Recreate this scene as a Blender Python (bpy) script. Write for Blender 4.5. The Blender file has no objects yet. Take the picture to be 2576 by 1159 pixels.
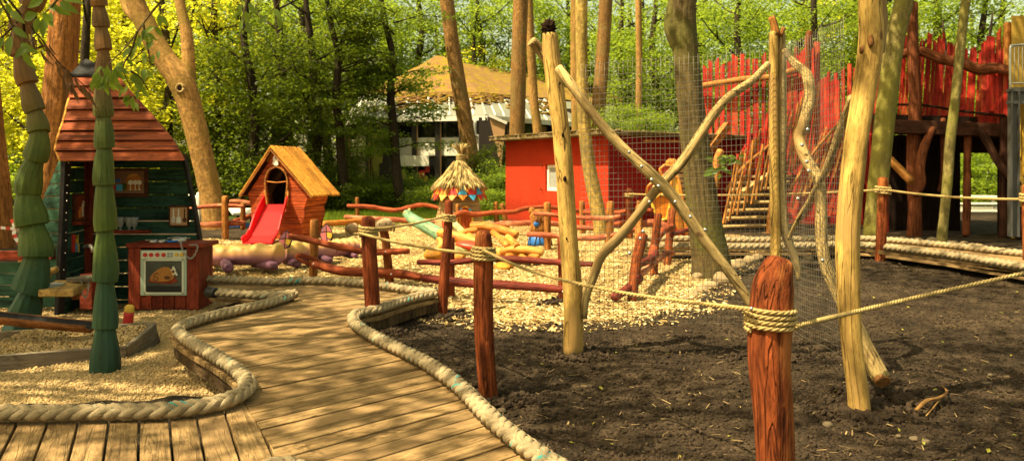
import bpy, math, random
import numpy as np
from mathutils import Vector, Matrix, noise as mn
R = math.radians
random.seed(11)
rng = np.random.default_rng(11)
CZ, FP, HX, HY = 1.45, 2000.0, 1288.0, 430.0     # camera height, focal length and principal point (2576 px wide frame)
def V(x, y, d): return Vector(((x - HX) / FP * d, d, CZ - (y - HY) / FP * d))
def G(x, y, z=0.0): return V(x, y, (CZ - z) * FP / (y - HY))
def PX(px, d): return px * d / FP
scene = bpy.context.scene
col = scene.collection

# ---------------------------------------------------------------- mesh builder
def crom(P, n):
    P = [Vector(p) for p in P]
    if len(P) == 2: return [P[0].lerp(P[1], i / (n - 1)) for i in range(n)]
    Q = [P[0] * 2 - P[1]] + P + [P[-1] * 2 - P[-2]]
    out = []
    m = len(P) - 1
    for i in range(n):
        t = i / (n - 1) * m
        k = min(int(t), m - 1); t -= k
        a, b, c, d = Q[k:k + 4]
        out.append(0.5 * ((2 * b) + (c - a) * t + (2 * a - 5 * b + 4 * c - d) * t * t + (3 * b - a - 3 * c + d) * t ** 3))
    return out
def lerpr(rad, n):
    if not isinstance(rad, (list, tuple)): return [rad] * n
    m = len(rad) - 1
    o = []
    for i in range(n):
        t = i / (n - 1) * m; k = min(int(t), m - 1)
        o.append(rad[k] + (rad[k + 1] - rad[k]) * (t - k))
    return o
class MB:
    def __init__(s): s.v, s.f, s.g, s.mi, s.sm = [], [], [], [], []
    def add(s, vs, fs, gs=None, mi=0, sm=False):
        b = len(s.v)
        s.v += [tuple(v) for v in vs]
        s.g += [tuple(g) for g in (gs if gs is not None else vs)]
        for f in fs:
            s.f.append(tuple(b + i for i in f)); s.mi.append(mi); s.sm.append(sm)
    def tube(s, pts, rad, n=None, seg=10, rough=0.0, cap='round', mi=0, flat=1.0, fr=3.0, capmi=None):
        L0 = sum((Vector(pts[i + 1]) - Vector(pts[i])).length for i in range(len(pts) - 1))
        r0 = rad if not isinstance(rad, (list, tuple)) else max(rad)
        if n is None: n = max(2 if len(pts) == 2 and rough == 0 else 5, min(60, int(L0 / max(r0 * 1.2, 1e-4)) + 2))
        C = crom(pts, n); rr = lerpr(rad, n)
        off = random.uniform(-50, 50)
        t0 = (C[1] - C[0]).normalized()
        up = Vector((0, 0, 1)) if abs(t0.z) < 0.9 else Vector((0, 1, 0))
        nx = t0.cross(up).normalized()
        rings = []; al = 0
        for i in range(n):
            t = (C[min(i + 1, n - 1)] - C[max(i - 1, 0)]).normalized()
            nx = (nx - t * nx.dot(t)).normalized(); ny = t.cross(nx)
            if i: al += (C[i] - C[i - 1]).length
            rings.append((C[i], nx.copy(), ny, rr[i], al, t))
        if cap == 'round':
            c, a, b, r, l, t = rings[-1]
            rings += [(c + t * r * .35, a, b, r * .82, l + r * .35, t), (c + t * r * .52, a, b, r * .45, l + r * .5, t)]
            c, a, b, r, l, t = rings[0]
            rings = [(c - t * r * .45, a, b, r * .45, l - r * .5, t), (c - t * r * .3, a, b, r * .82, l - r * .35, t)] + rings
        vs, gs, fs = [], [], []
        for c, a, b, r, l, t in rings:
            for k in range(seg):
                th = 2 * math.pi * k / seg
                q = r
                if rough:
                    q *= 1 + rough * (mn.noise((math.cos(th) * 1.1 + off, math.sin(th) * 1.1, l * fr / max(r0 * 8, .05))) + .5 * mn.noise((math.cos(th) * 2.5 + off, math.sin(th) * 2.5, l * fr * 3 / max(r0 * 8, .05))))
                vs.append(c + a * (math.cos(th) * q) + b * (math.sin(th) * q * flat))
                gs.append((math.cos(th) * q + off, math.sin(th) * q, l))
        m = len(rings)
        for i in range(m - 1):
            for k in range(seg):
                k2 = (k + 1) % seg
                fs.append((i * seg + k, i * seg + k2, (i + 1) * seg + k2, (i + 1) * seg + k))
        s.add(vs, fs, gs, mi, True)
        b = len(s.v) - len(vs)
        cm = mi if capmi is None else capmi
        s.f += [tuple(b + k for k in range(seg))[::-1], tuple(b + (m - 1) * seg + k for k in range(seg))]
        s.mi += [cm, cm]; s.sm += [False, False]
    def box(s, c, size, M=None, mi=0):
        hx, hy, hz = [q / 2 for q in size]
        vs, gs = [], []
        off = random.uniform(-40, 40)
        ax = max(range(3), key=lambda i: size[i])
        for x in (-hx, hx):
            for y in (-hy, hy):
                for z in (-hz, hz):
                    p = Vector((x, y, z)); g = [x, y, z]
                    g[ax], g[2] = g[2], g[ax]
                    vs.append((M @ p if M else p) + Vector(c)); gs.append((g[0] + off, g[1] + off, g[2]))
        s.add(vs, [(0, 1, 3, 2), (4, 6, 7, 5), (0, 4, 5, 1), (2, 3, 7, 6), (0, 2, 6, 4), (1, 5, 7, 3)], gs, mi)
    def beam(s, p0, p1, w, h, up=(0, 0, 1), mi=0):
        p0, p1 = Vector(p0), Vector(p1); z = p1 - p0; L = z.length; z.normalize()
        x = Vector(up).cross(z)
        if x.length < 1e-4: x = Vector((1, 0, 0)).cross(z)
        x.normalize(); y = z.cross(x)
        s.box((p0 + p1) / 2, (w, h, L), Matrix((x, y, z)).transposed(), mi)
    def prism(s, poly, off, mi=0, mi2=None):
        poly = [Vector(p) for p in poly]; off = Vector(off); n = len(poly)
        o = random.uniform(-40, 40)
        vs = poly + [p + off for p in poly]
        e = max((poly[(i + 1) % n] - poly[i] for i in range(n)), key=lambda q: q.length).normalized()
        u = off.normalized(); w = e.cross(u)
        gs = [(v.dot(w) + o, v.dot(u), v.dot(e)) for v in vs]
        s.add(vs, [tuple(range(n))[::-1], tuple(range(n, 2 * n))] + [(i, (i + 1) % n, n + (i + 1) % n, n + i) for i in range(n)], gs, mi)
        if mi2 is not None: s.mi[-n:] = [mi2] * n
    def blob(s, c, rad, rough=.12, nu=14, nv=9, mi=0, fr=1.6, M=None):
        c = Vector(c); o = random.uniform(-60, 60)
        vs = [Vector((0, 0, -1))]
        for j in range(1, nv):
            ph = -math.pi / 2 + math.pi * j / nv
            for k in range(nu):
                th = 2 * math.pi * k / nu
                vs.append(Vector((math.cos(ph) * math.cos(th), math.cos(ph) * math.sin(th), math.sin(ph))))
        vs.append(Vector((0, 0, 1)))
        out = []
        for v in vs:
            q = 1 + rough * (mn.noise(v * fr + Vector((o, 0, 0))) + .5 * mn.noise(v * fr * 2.3 + Vector((o, 9, 0))))
            p = Vector((v.x * rad[0] * q, v.y * rad[1] * q, v.z * rad[2] * q))
            out.append((M @ p if M else p) + c)
        fs = [(0, 1 + (k + 1) % nu, 1 + k) for k in range(nu)]
        for j in range(nv - 2):
            a, b = 1 + j * nu, 1 + (j + 1) * nu
            fs += [(a + k, a + (k + 1) % nu, b + (k + 1) % nu, b + k) for k in range(nu)]
        a = 1 + (nv - 2) * nu; t = len(vs) - 1
        fs += [(a + k, a + (k + 1) % nu, t) for k in range(nu)]
        s.add(out, fs, None, mi, True)
    def lathe(s, c, prof, seg=20, mi=0, rough=0, rot=0):
        c = Vector(c); vs = []; o = random.uniform(-40, 40); gs = []
        for r, z in prof:
            for k in range(seg):
                th = 2 * math.pi * k / seg + rot
                q = r * (1 + rough * mn.noise((math.cos(th) * 2 + o, math.sin(th) * 2, z * 6)))
                vs.append(c + Vector((q * math.cos(th), q * math.sin(th), z))); gs.append((q * math.cos(th) + o, q * math.sin(th), z))
        m = len(prof)
        fs = [(i * seg + k, i * seg + (k + 1) % seg, (i + 1) * seg + (k + 1) % seg, (i + 1) * seg + k) for i in range(m - 1) for k in range(seg)]
        s.add(vs, fs, gs, mi, seg > 8)
        b = len(s.v) - len(vs)
        s.f += [tuple(b + k for k in range(seg))[::-1], tuple(b + (m - 1) * seg + k for k in range(seg))]
        s.mi += [mi, mi]; s.sm += [False, False]
    def build(s, name, mats, parent=None, bev=0, seg=1):
        me = bpy.data.meshes.new(name)
        me.from_pydata(s.v, [], s.f)
        if not isinstance(mats, (list, tuple)): mats = [mats]
        for m in mats: me.materials.append(m)
        me.polygons.foreach_set('material_index', s.mi)
        me.polygons.foreach_set('use_smooth', s.sm)
        a = me.attributes.new('gc', 'FLOAT_VECTOR', 'POINT')
        a.data.foreach_set('vector', np.array(s.g, np.float32).ravel())
        me.update()
        return link(name, me, parent, bev, seg)
def link(name, me, parent=None, bev=0, seg=1):
    o = bpy.data.objects.new(name, me); col.objects.link(o)
    if parent is not None:
        o.parent = parent
        if parent.parent is None and parent.type == 'EMPTY': o.location = -parent.location
    if bev:
        m = o.modifiers.new('Bevel', 'BEVEL'); m.width = bev; m.segments = seg; m.limit_method = 'ANGLE'; m.angle_limit = R(40)
    return o
def np_mesh(name, verts, faces4, mat, smooth=False, extra=None):
    """verts (N,3), faces (M,k) -> mesh"""
    me = bpy.data.meshes.new(name)
    verts = np.asarray(verts, np.float32); faces4 = np.asarray(faces4, np.int32)
    m, k = faces4.shape
    me.vertices.add(len(verts)); me.vertices.foreach_set('co', verts.ravel())
    me.loops.add(m * k); me.loops.foreach_set('vertex_index', faces4.ravel())
    me.polygons.add(m)
    me.polygons.foreach_set('loop_start', np.arange(0, m * k, k, dtype=np.int32))
    me.polygons.foreach_set('loop_total', np.full(m, k, np.int32))
    me.polygons.foreach_set('use_smooth', np.full(m, smooth, bool))
    for mm in (mat if isinstance(mat, (list, tuple)) else [mat]): me.materials.append(mm)
    me.update(calc_edges=True); me.validate()
    return me
def tag(o, label=None, cat=None, group=None, kind=None):
    if label: o['label'] = label
    if cat: o['category'] = cat
    if group: o['group'] = group
    if kind: o['kind'] = kind
    return o
def thing(name, label, cat, loc, group=None):
    o = bpy.data.objects.new(name, None); col.objects.link(o); o.location = Vector(loc); o.empty_display_size = .2
    return tag(o, label, cat, group)
def struct(o): o['kind'] = 'structure'; return o
def copy_tree(o, parent=None):
    c = o.copy(); col.objects.link(c)
    if parent: c.parent = parent
    for ch in o.children: copy_tree(ch, c)
    return c

# ---------------------------------------------------------------- materials
class NT:
    def __init__(s, name):
        s.m = bpy.data.materials.new(name); s.m.use_nodes = True; s.t = s.m.node_tree; s.n = s.t.nodes; s.n.clear()
        s.out = s.n.new('ShaderNodeOutputMaterial')
    def new(s, typ, **kw):
        n = s.n.new('ShaderNode' + typ)
        for k, v in kw.items():
            if k in n.inputs.keys(): s.set(n.inputs[k], v)
            else: setattr(n, k, v)
        return n
    def set(s, sock, v):
        if hasattr(v, 'is_output') or isinstance(v, bpy.types.NodeSocket): s.t.links.new(v, sock)
        else: sock.default_value = v
    def ramp(s, fac, stops):
        n = s.n.new('ShaderNodeValToRGB'); s.t.links.new(fac, n.inputs[0])
        e = n.color_ramp.elements
        while len(e) < len(stops): e.new(.5)
        for i, (p, c) in enumerate(stops):
            e[i].position = p; e[i].color = (*c, 1) if len(c) == 3 else c
        return n.outputs[0]
    def mapping(s, vec, scale, loc=(0, 0, 0)):
        n = s.new('Mapping'); s.t.links.new(vec, n.inputs[0]); n.inputs['Scale'].default_value = scale; n.inputs['Location'].default_value = loc
        return n.outputs[0]
    def noise(s, vec, scale, detail=4, rough=.55, dist=0):
        n = s.new('TexNoise'); s.t.links.new(vec, n.inputs['Vector'])
        n.inputs['Scale'].default_value = scale; n.inputs['Detail'].default_value = detail; n.inputs['Roughness'].default_value = rough; n.inputs['Distortion'].default_value = dist
        return n.outputs[0]
    def voro(s, vec, scale, feature='F1', out=0):
        n = s.new('TexVoronoi'); n.feature = feature; s.t.links.new(vec, n.inputs['Vector']); n.inputs['Scale'].default_value = scale
        return n.outputs[out]
    def mix(s, f, a, b, mode='MIX'):
        n = s.n.new('ShaderNodeMix'); n.data_type = 'RGBA'; n.blend_type = mode
        for i, v in ((0, f), (6, a), (7, b)):
            if isinstance(v, bpy.types.NodeSocket): s.t.links.new(v, n.inputs[i])
            else: n.inputs[i].default_value = v if i == 0 else ((*v, 1) if len(v) == 3 else v)
        return n.outputs[2]
    def math(s, op, a, b=0.0, clamp=False):
        n = s.new('Math', operation=op, use_clamp=clamp)
        for i, v in ((0, a), (1, b)):
            if isinstance(v, bpy.types.NodeSocket): s.t.links.new(v, n.inputs[i])
            else: n.inputs[i].default_value = v
        return n.outputs[0]
    def gc(s):
        return s.new('Attribute', attribute_name='gc').outputs['Vector']
    def pos(s): return s.new('NewGeometry').outputs['Position']
    def obj(s): return s.new('TexCoord').outputs['Object']
    def island(s): return s.new('NewGeometry').outputs['Random Per Island']
    def bump(s, h, strength=.4, dist=.01):
        n = s.new('Bump'); n.inputs['Strength'].default_value = strength; n.inputs['Distance'].default_value = dist
        s.t.links.new(h, n.inputs['Height']); return n.outputs[0]
    def prin(s, color, rough=.6, normal=None, spec=.4, metal=0, **kw):
        n = s.n.new('ShaderNodeBsdfPrincipled')
        for k, v in (('Base Color', color), ('Roughness', rough), ('Specular IOR Level', spec), ('Metallic', metal)):
            if isinstance(v, bpy.types.NodeSocket): s.t.links.new(v, n.inputs[k])
            else: n.inputs[k].default_value = (*v, 1) if k == 'Base Color' and len(v) == 3 else v
        if normal is not None: s.t.links.new(normal, n.inputs['Normal'])
        for k, v in kw.items(): n.inputs[k.replace('_', ' ')].default_value = v
        s.t.links.new(n.outputs[0], s.out.inputs[0]); return n
def sc(c, k): return tuple(min(1, q * k) for q in c)
def wood(name, c, contrast=.45, rough=.6, spec=.35, bump=.35, var=.25, grain=(26, 26, 1.6), cracks=.0, knots=None, weather=None, wsc=2.2, coat=0):
    t = NT(name); g = t.gc()
    isl = t.island()
    n1 = t.noise(t.mapping(g, grain), 1.0, 6, .62, .6)
    n2 = t.noise(g, 3.1, 4, .6)
    base = t.ramp(n1, [(.36, sc(c, 1 - contrast * 1.25)), (.5, c), (.64, sc(c, 1 + contrast * .5))])
    base = t.mix(t.ramp(n2, [(.38, (0, 0, 0)), (.66, (.75, .75, .75))]), base, t.mix(1, base, (.5, .47, .45), 'MULTIPLY'))
    if var: base = t.mix(1.0, base, t.ramp(isl, [(0, (1 - var,) * 3), (1, (1 + var * .35,) * 3)]), 'MULTIPLY')
    n4 = t.noise(t.mapping(g, (60, 60, 14)), 1.0, 5, .7); n5 = t.noise(t.mapping(g, (13, 13, 4), (3, 8, 2)), 1.0, 6, .7, 1.0)
    base = t.mix(t.ramp(n4, [(.46, (0, 0, 0)), (.62, (.6, .6, .6))]), base, t.mix(1, base, (.5, .45, .42), 'MULTIPLY'))
    base = t.mix(t.ramp(n5, [(.54, (0, 0, 0)), (.64, (.55, .55, .55))]), base, t.mix(1, base, (.42, .38, .36), 'MULTIPLY'))
    base = t.mix(t.ramp(n5, [(.34, (.35, .35, .35)), (.44, (0, 0, 0))]), base, t.mix(1, base, (1.5, 1.45, 1.4), 'MULTIPLY'))
    h = t.math('ADD', n1, t.math('ADD', t.math('MULTIPLY', n4, .5), t.math('MULTIPLY', n5, .6)))
    if cracks:
        v = t.noise(t.mapping(g, (grain[0] * .55, grain[1] * .55, .8)), 1.0, 2, .5, 1.4)
        cr = t.ramp(v, [(.478, (1, 1, 1)), (.5, (.05, .04, .03)), (.522, (1, 1, 1))])
        base = t.mix(cracks, base, t.mix(1.0, base, cr, 'MULTIPLY'))
        h = t.math('ADD', h, t.math('MULTIPLY', cr, .7))
    if knots:
        v = t.voro(t.mapping(g, (7, 7, 4.2)), 1.0)
        kn = t.ramp(v, [(.0, (1, 1, 1)), (.13, (1, 1, 1)), (.2, (0, 0, 0))])
        k2 = t.math('MULTIPLY', kn, t.ramp(t.noise(g, 5, 2), [(.5, (0, 0, 0)), (.56, (1, 1, 1))]))
        base = t.mix(k2, base, knots)
    if weather:
        w = t.ramp(t.noise(t.mapping(g, (wsc * 2, wsc * 2, wsc * .5), (7, 3, 1)), 1.0, 5, .65), [(.52, (0, 0, 0)), (.62, (1, 1, 1))])
        base = t.mix(w, base, weather)
    p = t.prin(base, t.math('ADD', t.math('MULTIPLY', n4, .3), rough), t.bump(h, min(1, bump * 1.7), .014), spec * .4)
    if coat: p.inputs['Coat Weight'].default_value = coat; p.inputs['Coat Roughness'].default_value = .3
    return t.m
def plain(name, c, rough=.5, spec=.4, metal=0, var=.12, ns=9, bump=.08, **kw):
    t = NT(name); p = t.obj()
    n = t.noise(p, ns, 5, .6)
    b = t.ramp(n, [(.25, sc(c, 1 - var)), (.75, sc(c, 1 + var * .6))])
    t.prin(b, rough, t.bump(t.noise(p, ns * 6, 3), bump, .005), spec, metal, **kw)
    return t.m
def leafmat(name, stops, trans=.5, tcol=(.5, .55, .03), gloss=.35, big=.35):
    t = NT(name)
    c = t.ramp(t.island(), stops)
    w = t.noise(t.pos(), .55, 3)
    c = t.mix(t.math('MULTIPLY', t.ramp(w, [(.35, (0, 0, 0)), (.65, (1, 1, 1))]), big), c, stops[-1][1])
    pr = t.n.new('ShaderNodeBsdfPrincipled'); t.t.links.new(c, pr.inputs['Base Color']); pr.inputs['Roughness'].default_value = .42; pr.inputs['Specular IOR Level'].default_value = gloss
    tr = t.n.new('ShaderNodeBsdfTranslucent'); t.t.links.new(t.mix(.6, c, tcol), tr.inputs[0])
    mx = t.n.new('ShaderNodeMixShader'); mx.inputs[0].default_value = trans
    t.t.links.new(pr.outputs[0], mx.inputs[1]); t.t.links.new(tr.outputs[0], mx.inputs[2]); t.t.links.new(mx.outputs[0], t.out.inputs[0])
    return t.m
def barkmat(name, c, furrow=1.0, moss=None, moss_at=.5, sc_=(9, 9, 1.5)):
    t = NT(name); g = t.gc()
    n1 = t.noise(t.mapping(g, sc_), 1.0, 7, .65, 1.2)
    n2 = t.noise(g, 1.3, 4, .6)
    n3 = t.noise(g, 14, 3)
    b = t.ramp(n1, [(.38, sc(c, 1 - .68 * furrow)), (.5, c), (.63, sc(c, 1 + .35 * furrow))])
    b = t.mix(t.ramp(t.noise(t.mapping(g, (2.2, 2.2, .7), (4, 2, 9)), 1, 5, .7), [(.46, (0, 0, 0)), (.6, (.55, .55, .55))]), b, sc(c, .40))
    b = t.mix(t.ramp(n3, [(.45, (0, 0, 0)), (.6, (.6, .6, .6))]), b, sc(c, .5))
    b = t.mix(t.ramp(t.noise(t.mapping(g, (sc_[0] * 3, sc_[1] * 3, sc_[2] * 5)), 1, 5, .7), [(.44, (0, 0, 0)), (.6, (.7, .7, .7))]), b, t.mix(1, b, (.45, .42, .4), 'MULTIPLY'))
    if moss:
        b = t.mix(t.ramp(n2, [(moss_at - .06, (0, 0, 0)), (moss_at + .08, (1, 1, 1))]), b, moss)
    t.prin(b, .85, t.bump(t.math('ADD', n1, t.math('MULTIPLY', n3, .3)), min(1, furrow + .4), .05), .2)
    return t.m

M = {}
M['red_post'] = wood('red_stained_post', (.255, .060, .016), .5, .68, .3, .6, .1, (24, 24, 3.2), cracks=.4, weather=(.38, .13, .034), wsc=2.8)
M['red_post_dark'] = wood('dark_red_stained_post', (.25, .055, .017), .5, .6, .3, .5, .12, (22, 22, 2.4), cracks=.4)
M['red_rail'] = wood('red_stained_rail', (.42, .090, .030), .45, .58, .35, .45, .2, (20, 20, 1.8), cracks=.5)
M['pink_rail'] = wood('faded_red_rail', (.48, .13, .06), .45, .6, .35, .4, .2, (20, 20, 1.8), cracks=.5, weather=(.55, .24, .12))
M['burgundy_rail'] = wood('burgundy_rail', (.21, .036, .022), .45, .5, .4, .45, .15, (20, 20, 1.8), cracks=.5)
M['orange_post'] = wood('orange_stained_post', (.42, .17, .035), .5, .5, .4, .4, .2, (22, 22, 1.8), cracks=.5)
M['peeled'] = wood('peeled_pale_log', (.66, .42, .115), .3, .6, .3, .35, .1, (16, 16, .9), cracks=.75, knots=(.17, .085, .03), weather=(.42, .25, .08))
M['peeled_grey'] = wood('peeled_weathered_branch', (.56, .40, .16), .35, .65, .25, .4, .1, (20, 20, 1.2), cracks=.8, knots=(.13, .07, .03), weather=(.28, .18, .07))
M['bark_rot'] = wood('dark_rotten_top', (.035, .02, .012), .5, .95, .1, 1, .1)
M['cut_end'] = wood('sawn_log_end', (.36, .17, .06), .4, .75, .2, .3, .1, (30, 30, 30))
M['deck'] = wood('weathered_deck_board', (.37, .24, .105), .3, .72, .25, .35, .38, (30, 30, 1.1), cracks=.3, weather=(.28, .175, .08), wsc=1.1)
M['deck_dark'] = wood('dark_deck_edge', (.12, .078, .04), .45, .8, .2, .4, .3)
M['orange_log'] = wood('varnished_orange_log', (.60, .22, .035), .4, .42, .45, .25, .22, (14, 14, 1.2), weather=(.62, .34, .08))
M['yellow_board'] = wood('varnished_yellow_board', (.74, .33, .045), .18, .5, .4, .2, .3, (14, 14, .9))
M['house_red'] = wood('red_stained_plank', (.54, .095, .024), .5, .55, .35, .35, .38, (24, 24, 1.3), weather=(.36, .07, .02))
M['house_orange'] = wood('orange_red_plank', (.64, .14, .028), .5, .55, .35, .35, .35, (24, 24, 1.3), weather=(.48, .11, .025))
M['dark_in'] = wood('inner_shade_boards', (.06, .024, .012), .4, .7, .2, .3, .3)  # boards darkened so the colour carries the shade inside
M['shingle'] = wood('red_brown_roof_board', (.36, .080, .024), .5, .55, .35, .4, .25, (22, 22, 1.2), weather=(.24, .055, .02))
M['green_wall'] = wood('dark_green_board', (.032, .090, .060), .45, .6, .3, .35, .3, (24, 24, 1.2), weather=(.03, .08, .045))
M['palm'] = None
M['black_strip'] = wood('black_strip', (.022, .02, .02), .3, .55, .4, .2, .1)
M['red_trim'] = wood('dark_red_trim', (.27, .045, .018), .4, .5, .4, .3, .2)
M['grey_board'] = wood('grey_weathered_board', (.20, .165, .115), .35, .75, .2, .35, .2, (24, 24, 1.1), weather=(.14, .11, .08))
M['slab'] = wood('yellow_wood_slab', (.56, .35, .11), .3, .5, .35, .25, .1)
M['brown_log'] = wood('brown_half_log', (.30, .115, .035), .5, .55, .35, .4, .1, weather=(.17, .06, .025))
M['beige_board'] = wood('beige_tower_board', (.50, .32, .145), .3, .65, .25, .3, .28)
M['fort_red'] = wood('bright_red_slat', (.50, .030, .018), .4, .5, .4, .3, .42, (24, 24, 1.1), weather=(.40, .07, .022))
M['fort_orange'] = wood('orange_handrail', (.50, .21, .045), .4, .5, .4, .3, .2)
M['fort_dark'] = wood('dark_cladding', (.030, .017, .012), .4, .75, .2, .3, .3)
M['fort_beam'] = wood('shade_brown_fort_beam', (.065, .025, .014), .5, .6, .3, .4, .2)  # brown darkened to put the shade under the fort into the beams
M['fort_brown'] = wood('red_brown_fort_log', (.22, .066, .024), .5, .6, .3, .45, .2, cracks=.4)
M['step'] = wood('pale_log_step', (.50, .34, .14), .35, .65, .25, .35, .25)
def palmmat():
    t = NT('green_painted_carved_log'); g = t.gc()
    z = t.new('SeparateXYZ'); t.t.links.new(t.new('NewGeometry').outputs['Position'], z.inputs[0])
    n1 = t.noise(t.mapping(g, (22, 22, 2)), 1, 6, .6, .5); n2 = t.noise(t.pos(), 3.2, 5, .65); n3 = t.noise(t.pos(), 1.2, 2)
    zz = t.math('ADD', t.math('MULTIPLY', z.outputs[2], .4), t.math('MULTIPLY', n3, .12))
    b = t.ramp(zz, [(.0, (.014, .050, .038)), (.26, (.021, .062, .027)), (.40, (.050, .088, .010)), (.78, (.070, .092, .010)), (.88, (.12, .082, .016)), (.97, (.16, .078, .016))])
    b = t.mix(t.ramp(n2, [(.42, (0, 0, 0)), (.7, (.8, .8, .8))]), b, t.mix(1, b, (1.5, 1.15, .5), 'MULTIPLY'))
    b = t.mix(t.ramp(n1, [(.3, (.55, .55, .55)), (.55, (0, 0, 0))]), b, t.mix(1, b, (.45, .5, .45), 'MULTIPLY'))
    cr = t.ramp(t.noise(t.mapping(g, (11, 11, .6)), 1, 2, .5, 1.2), [(.49, (1, 1, 1)), (.5, (.25, .25, .25)), (.51, (1, 1, 1))])
    b = t.mix(.7, b, t.mix(1, b, cr, 'MULTIPLY'))
    t.prin(b, .6, t.bump(t.math('ADD', n1, cr), .4, .012), .3)
    return t.m
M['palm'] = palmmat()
M['chip_mat'] = None
def ropemat(name, c, teal=True):
    t = NT(name); g = t.gc()
    n = t.noise(t.mapping(g, (120, 120, 30)), 1, 4, .6, .8)
    b = t.ramp(n, [(.3, sc(c, .5)), (.6, c), (.8, sc(c, 1.2))])
    b = t.mix(t.ramp(t.noise(t.pos(), 4, 4), [(.45, (0, 0, 0)), (.75, (.7, .7, .7))]), b, sc(c, .55))
    if teal:
        k = t.math('MULTIPLY', t.ramp(t.noise(t.mapping(g, (30, 30, 5)), 1, 2), [(.63, (0, 0, 0)), (.68, (1, 1, 1))]), t.ramp(t.noise(t.pos(), 6, 2), [(.5, (0, 0, 0)), (.56, (1, 1, 1))]))
        b = t.mix(k, b, (.05, .33, .30))
    t.prin(b, .85, t.bump(n, .8, .006), .2)
    return t.m
M['rope_thick'] = ropemat('old_mooring_rope', (.38, .29, .165))
M['rope_thin'] = ropemat('hemp_rope', (.52, .37, .14), False)
M['wire'] = plain('galvanised_wire', (.17, .15, .11), .5, .4, .4, .1, 5, 0)
M['steel'] = plain('brushed_steel', (.50, .47, .40), .35, .5, .85, .15, 6, .02)
M['steel_grey'] = plain('grey_painted_steel', (.09, .088, .08), .5, .4, .2, .15, 3)
M['bolt'] = plain('zinc_bolt', (.6, .58, .52), .3, .6, .9, .05, 20, 0)
def plastermat(name, c):
    t = NT(name); p = t.obj()
    n = t.noise(p, 1.3, 6, .6); f = t.noise(p, 90, 3)
    z = t.new('SeparateXYZ'); t.t.links.new(p, z.inputs[0])
    b = t.ramp(n, [(.3, sc(c, .82)), (.7, sc(c, 1.08))])
    st = t.noise(t.mapping(p, (7, 7, .4)), 1, 3)
    gw = t.new('SeparateXYZ'); t.t.links.new(t.pos(), gw.inputs[0])
    dirt = t.math('ADD', gw.outputs[2], t.math('MULTIPLY', t.noise(p, 6, 6, .7), -1.0))
    b = t.mix(t.ramp(st, [(.55, (0, 0, 0)), (.75, (.35, .35, .35))]), b, sc(c, .6))
    b = t.mix(t.ramp(dirt, [(.0, (.55, .55, .55)), (.12, (0, 0, 0))]), b, sc(c, .5))
    b = t.mix(t.ramp(t.noise(p, 4.5, 7, .7), [(.56, (0, 0, 0)), (.68, (.4, .4, .4))]), b, t.mix(1, b, (.7, .62, .6), 'MULTIPLY'))
    t.prin(b, .9, t.bump(t.math('ADD', f, t.noise(p, 20, 4)), .8, .02), .15); return t.m
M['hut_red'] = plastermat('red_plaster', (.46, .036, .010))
M['hut_dark'] = plastermat('darkened_red_plaster', (.27, .012, .012))  # plaster red darkened for the hut's unlit side, reused on fort cladding
M['yellow_plaster'] = plastermat('yellow_plaster', (.55, .33, .06))
def concmat(name, c, moss):
    t = NT(name); p = t.obj()
    n = t.noise(p, 3, 6, .65); n2 = t.noise(p, 30, 4)
    b = t.ramp(n2, [(.36, sc(c, .4)), (.64, sc(c, 1.15))])
    b = t.mix(t.ramp(n, [(.44, (0, 0, 0)), (.56, (1, 1, 1))]), b, t.mix(t.ramp(n2, [(.4, (0, 0, 0)), (.6, (1, 1, 1))]), sc(moss, .55), moss))
    t.prin(b, .95, t.bump(n2, .8, .03), .15); return t.m
M['slab_moss'] = concmat('mossy_concrete', (.26, .19, .10), (.13, .09, .025))
M['moss_roof'] = concmat('mossy_roof', (.27, .145, .06), (.30, .20, .02))
M['white'] = plain('white_paint', (.76, .71, .60), .45, .4, 0, .06, 3)
M['cream_panel'] = plain('cream_panel', (.72, .67, .54), .55, .3, 0, .08, 2)
M['dark_frame'] = plain('dark_brown_frame', (.025, .017, .012), .5, .4, 0, .2, 4)
M['tan_panel'] = plain('tan_panel', (.48, .27, .12), .6, .3, 0, .1, 3)
M['olive_panel'] = plain('olive_panel', (.28, .26, .05), .6, .3, 0, .2, 3)
M['glass_dark'] = plain('dark_window_glass', (.012, .012, .010), .06, .6, 0, .2, 2, 0)
M['glass_roof'] = plain('roof_glazing', (.24, .235, .19), .25, .6, 0, .1, 2, .0)
M['zinc_pipe'] = plain('zinc_downpipe', (.32, .31, .28), .45, .4, .4, .15, 4)
M['slide'] = plain('red_slide_plastic', (.62, .008, .012), .38, .3, 0, .06, 2, .02)
M['slide_bed'] = plain('slide_bed', (.56, .02, .022), .3, .25, 0, .12, 2, .02)
M['teal'] = wood('teal_painted_log', (.20, .36, .21), .3, .5, .35, .25, .1, (14, 14, 1), weather=(.34, .42, .20))
M['pale_green'] = wood('pale_green_log', (.46, .46, .20), .3, .5, .35, .25, .1, (14, 14, 1))
M['boulder_orange'] = wood('orange_carved_wood', (.58, .25, .03), .3, .5, .35, .3, .1, (6, 6, 2))
M['hull_red'] = plain('red_hull_paint', (.52, .045, .015), .4, .4, 0, .15, 4)
M['blue'] = plain('blue_paint', (.02, .13, .42), .45, .4, 0, .15, 6)
M['light_blue'] = plain('light_blue_paint', (.06, .36, .62), .45, .4, 0, .1, 6)
M['orange'] = plain('orange_paint', (.66, .22, .02), .45, .4, 0, .12, 6)
M['yellow'] = plain('yellow_paint', (.70, .42, .05), .45, .4, 0, .1, 6)
M['red'] = plain('red_paint', (.52, .03, .02), .45, .4, 0, .12, 6)
M['black'] = plain('black_paint', (.012, .011, .01), .5, .4, 0, .2, 6)
M['pink'] = plain('pink_paint', (.50, .15, .17), .45, .4, 0, .15, 8)
M['mauve'] = plain('mauve_paint', (.34, .13, .16), .45, .4, 0, .15, 8)
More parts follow.
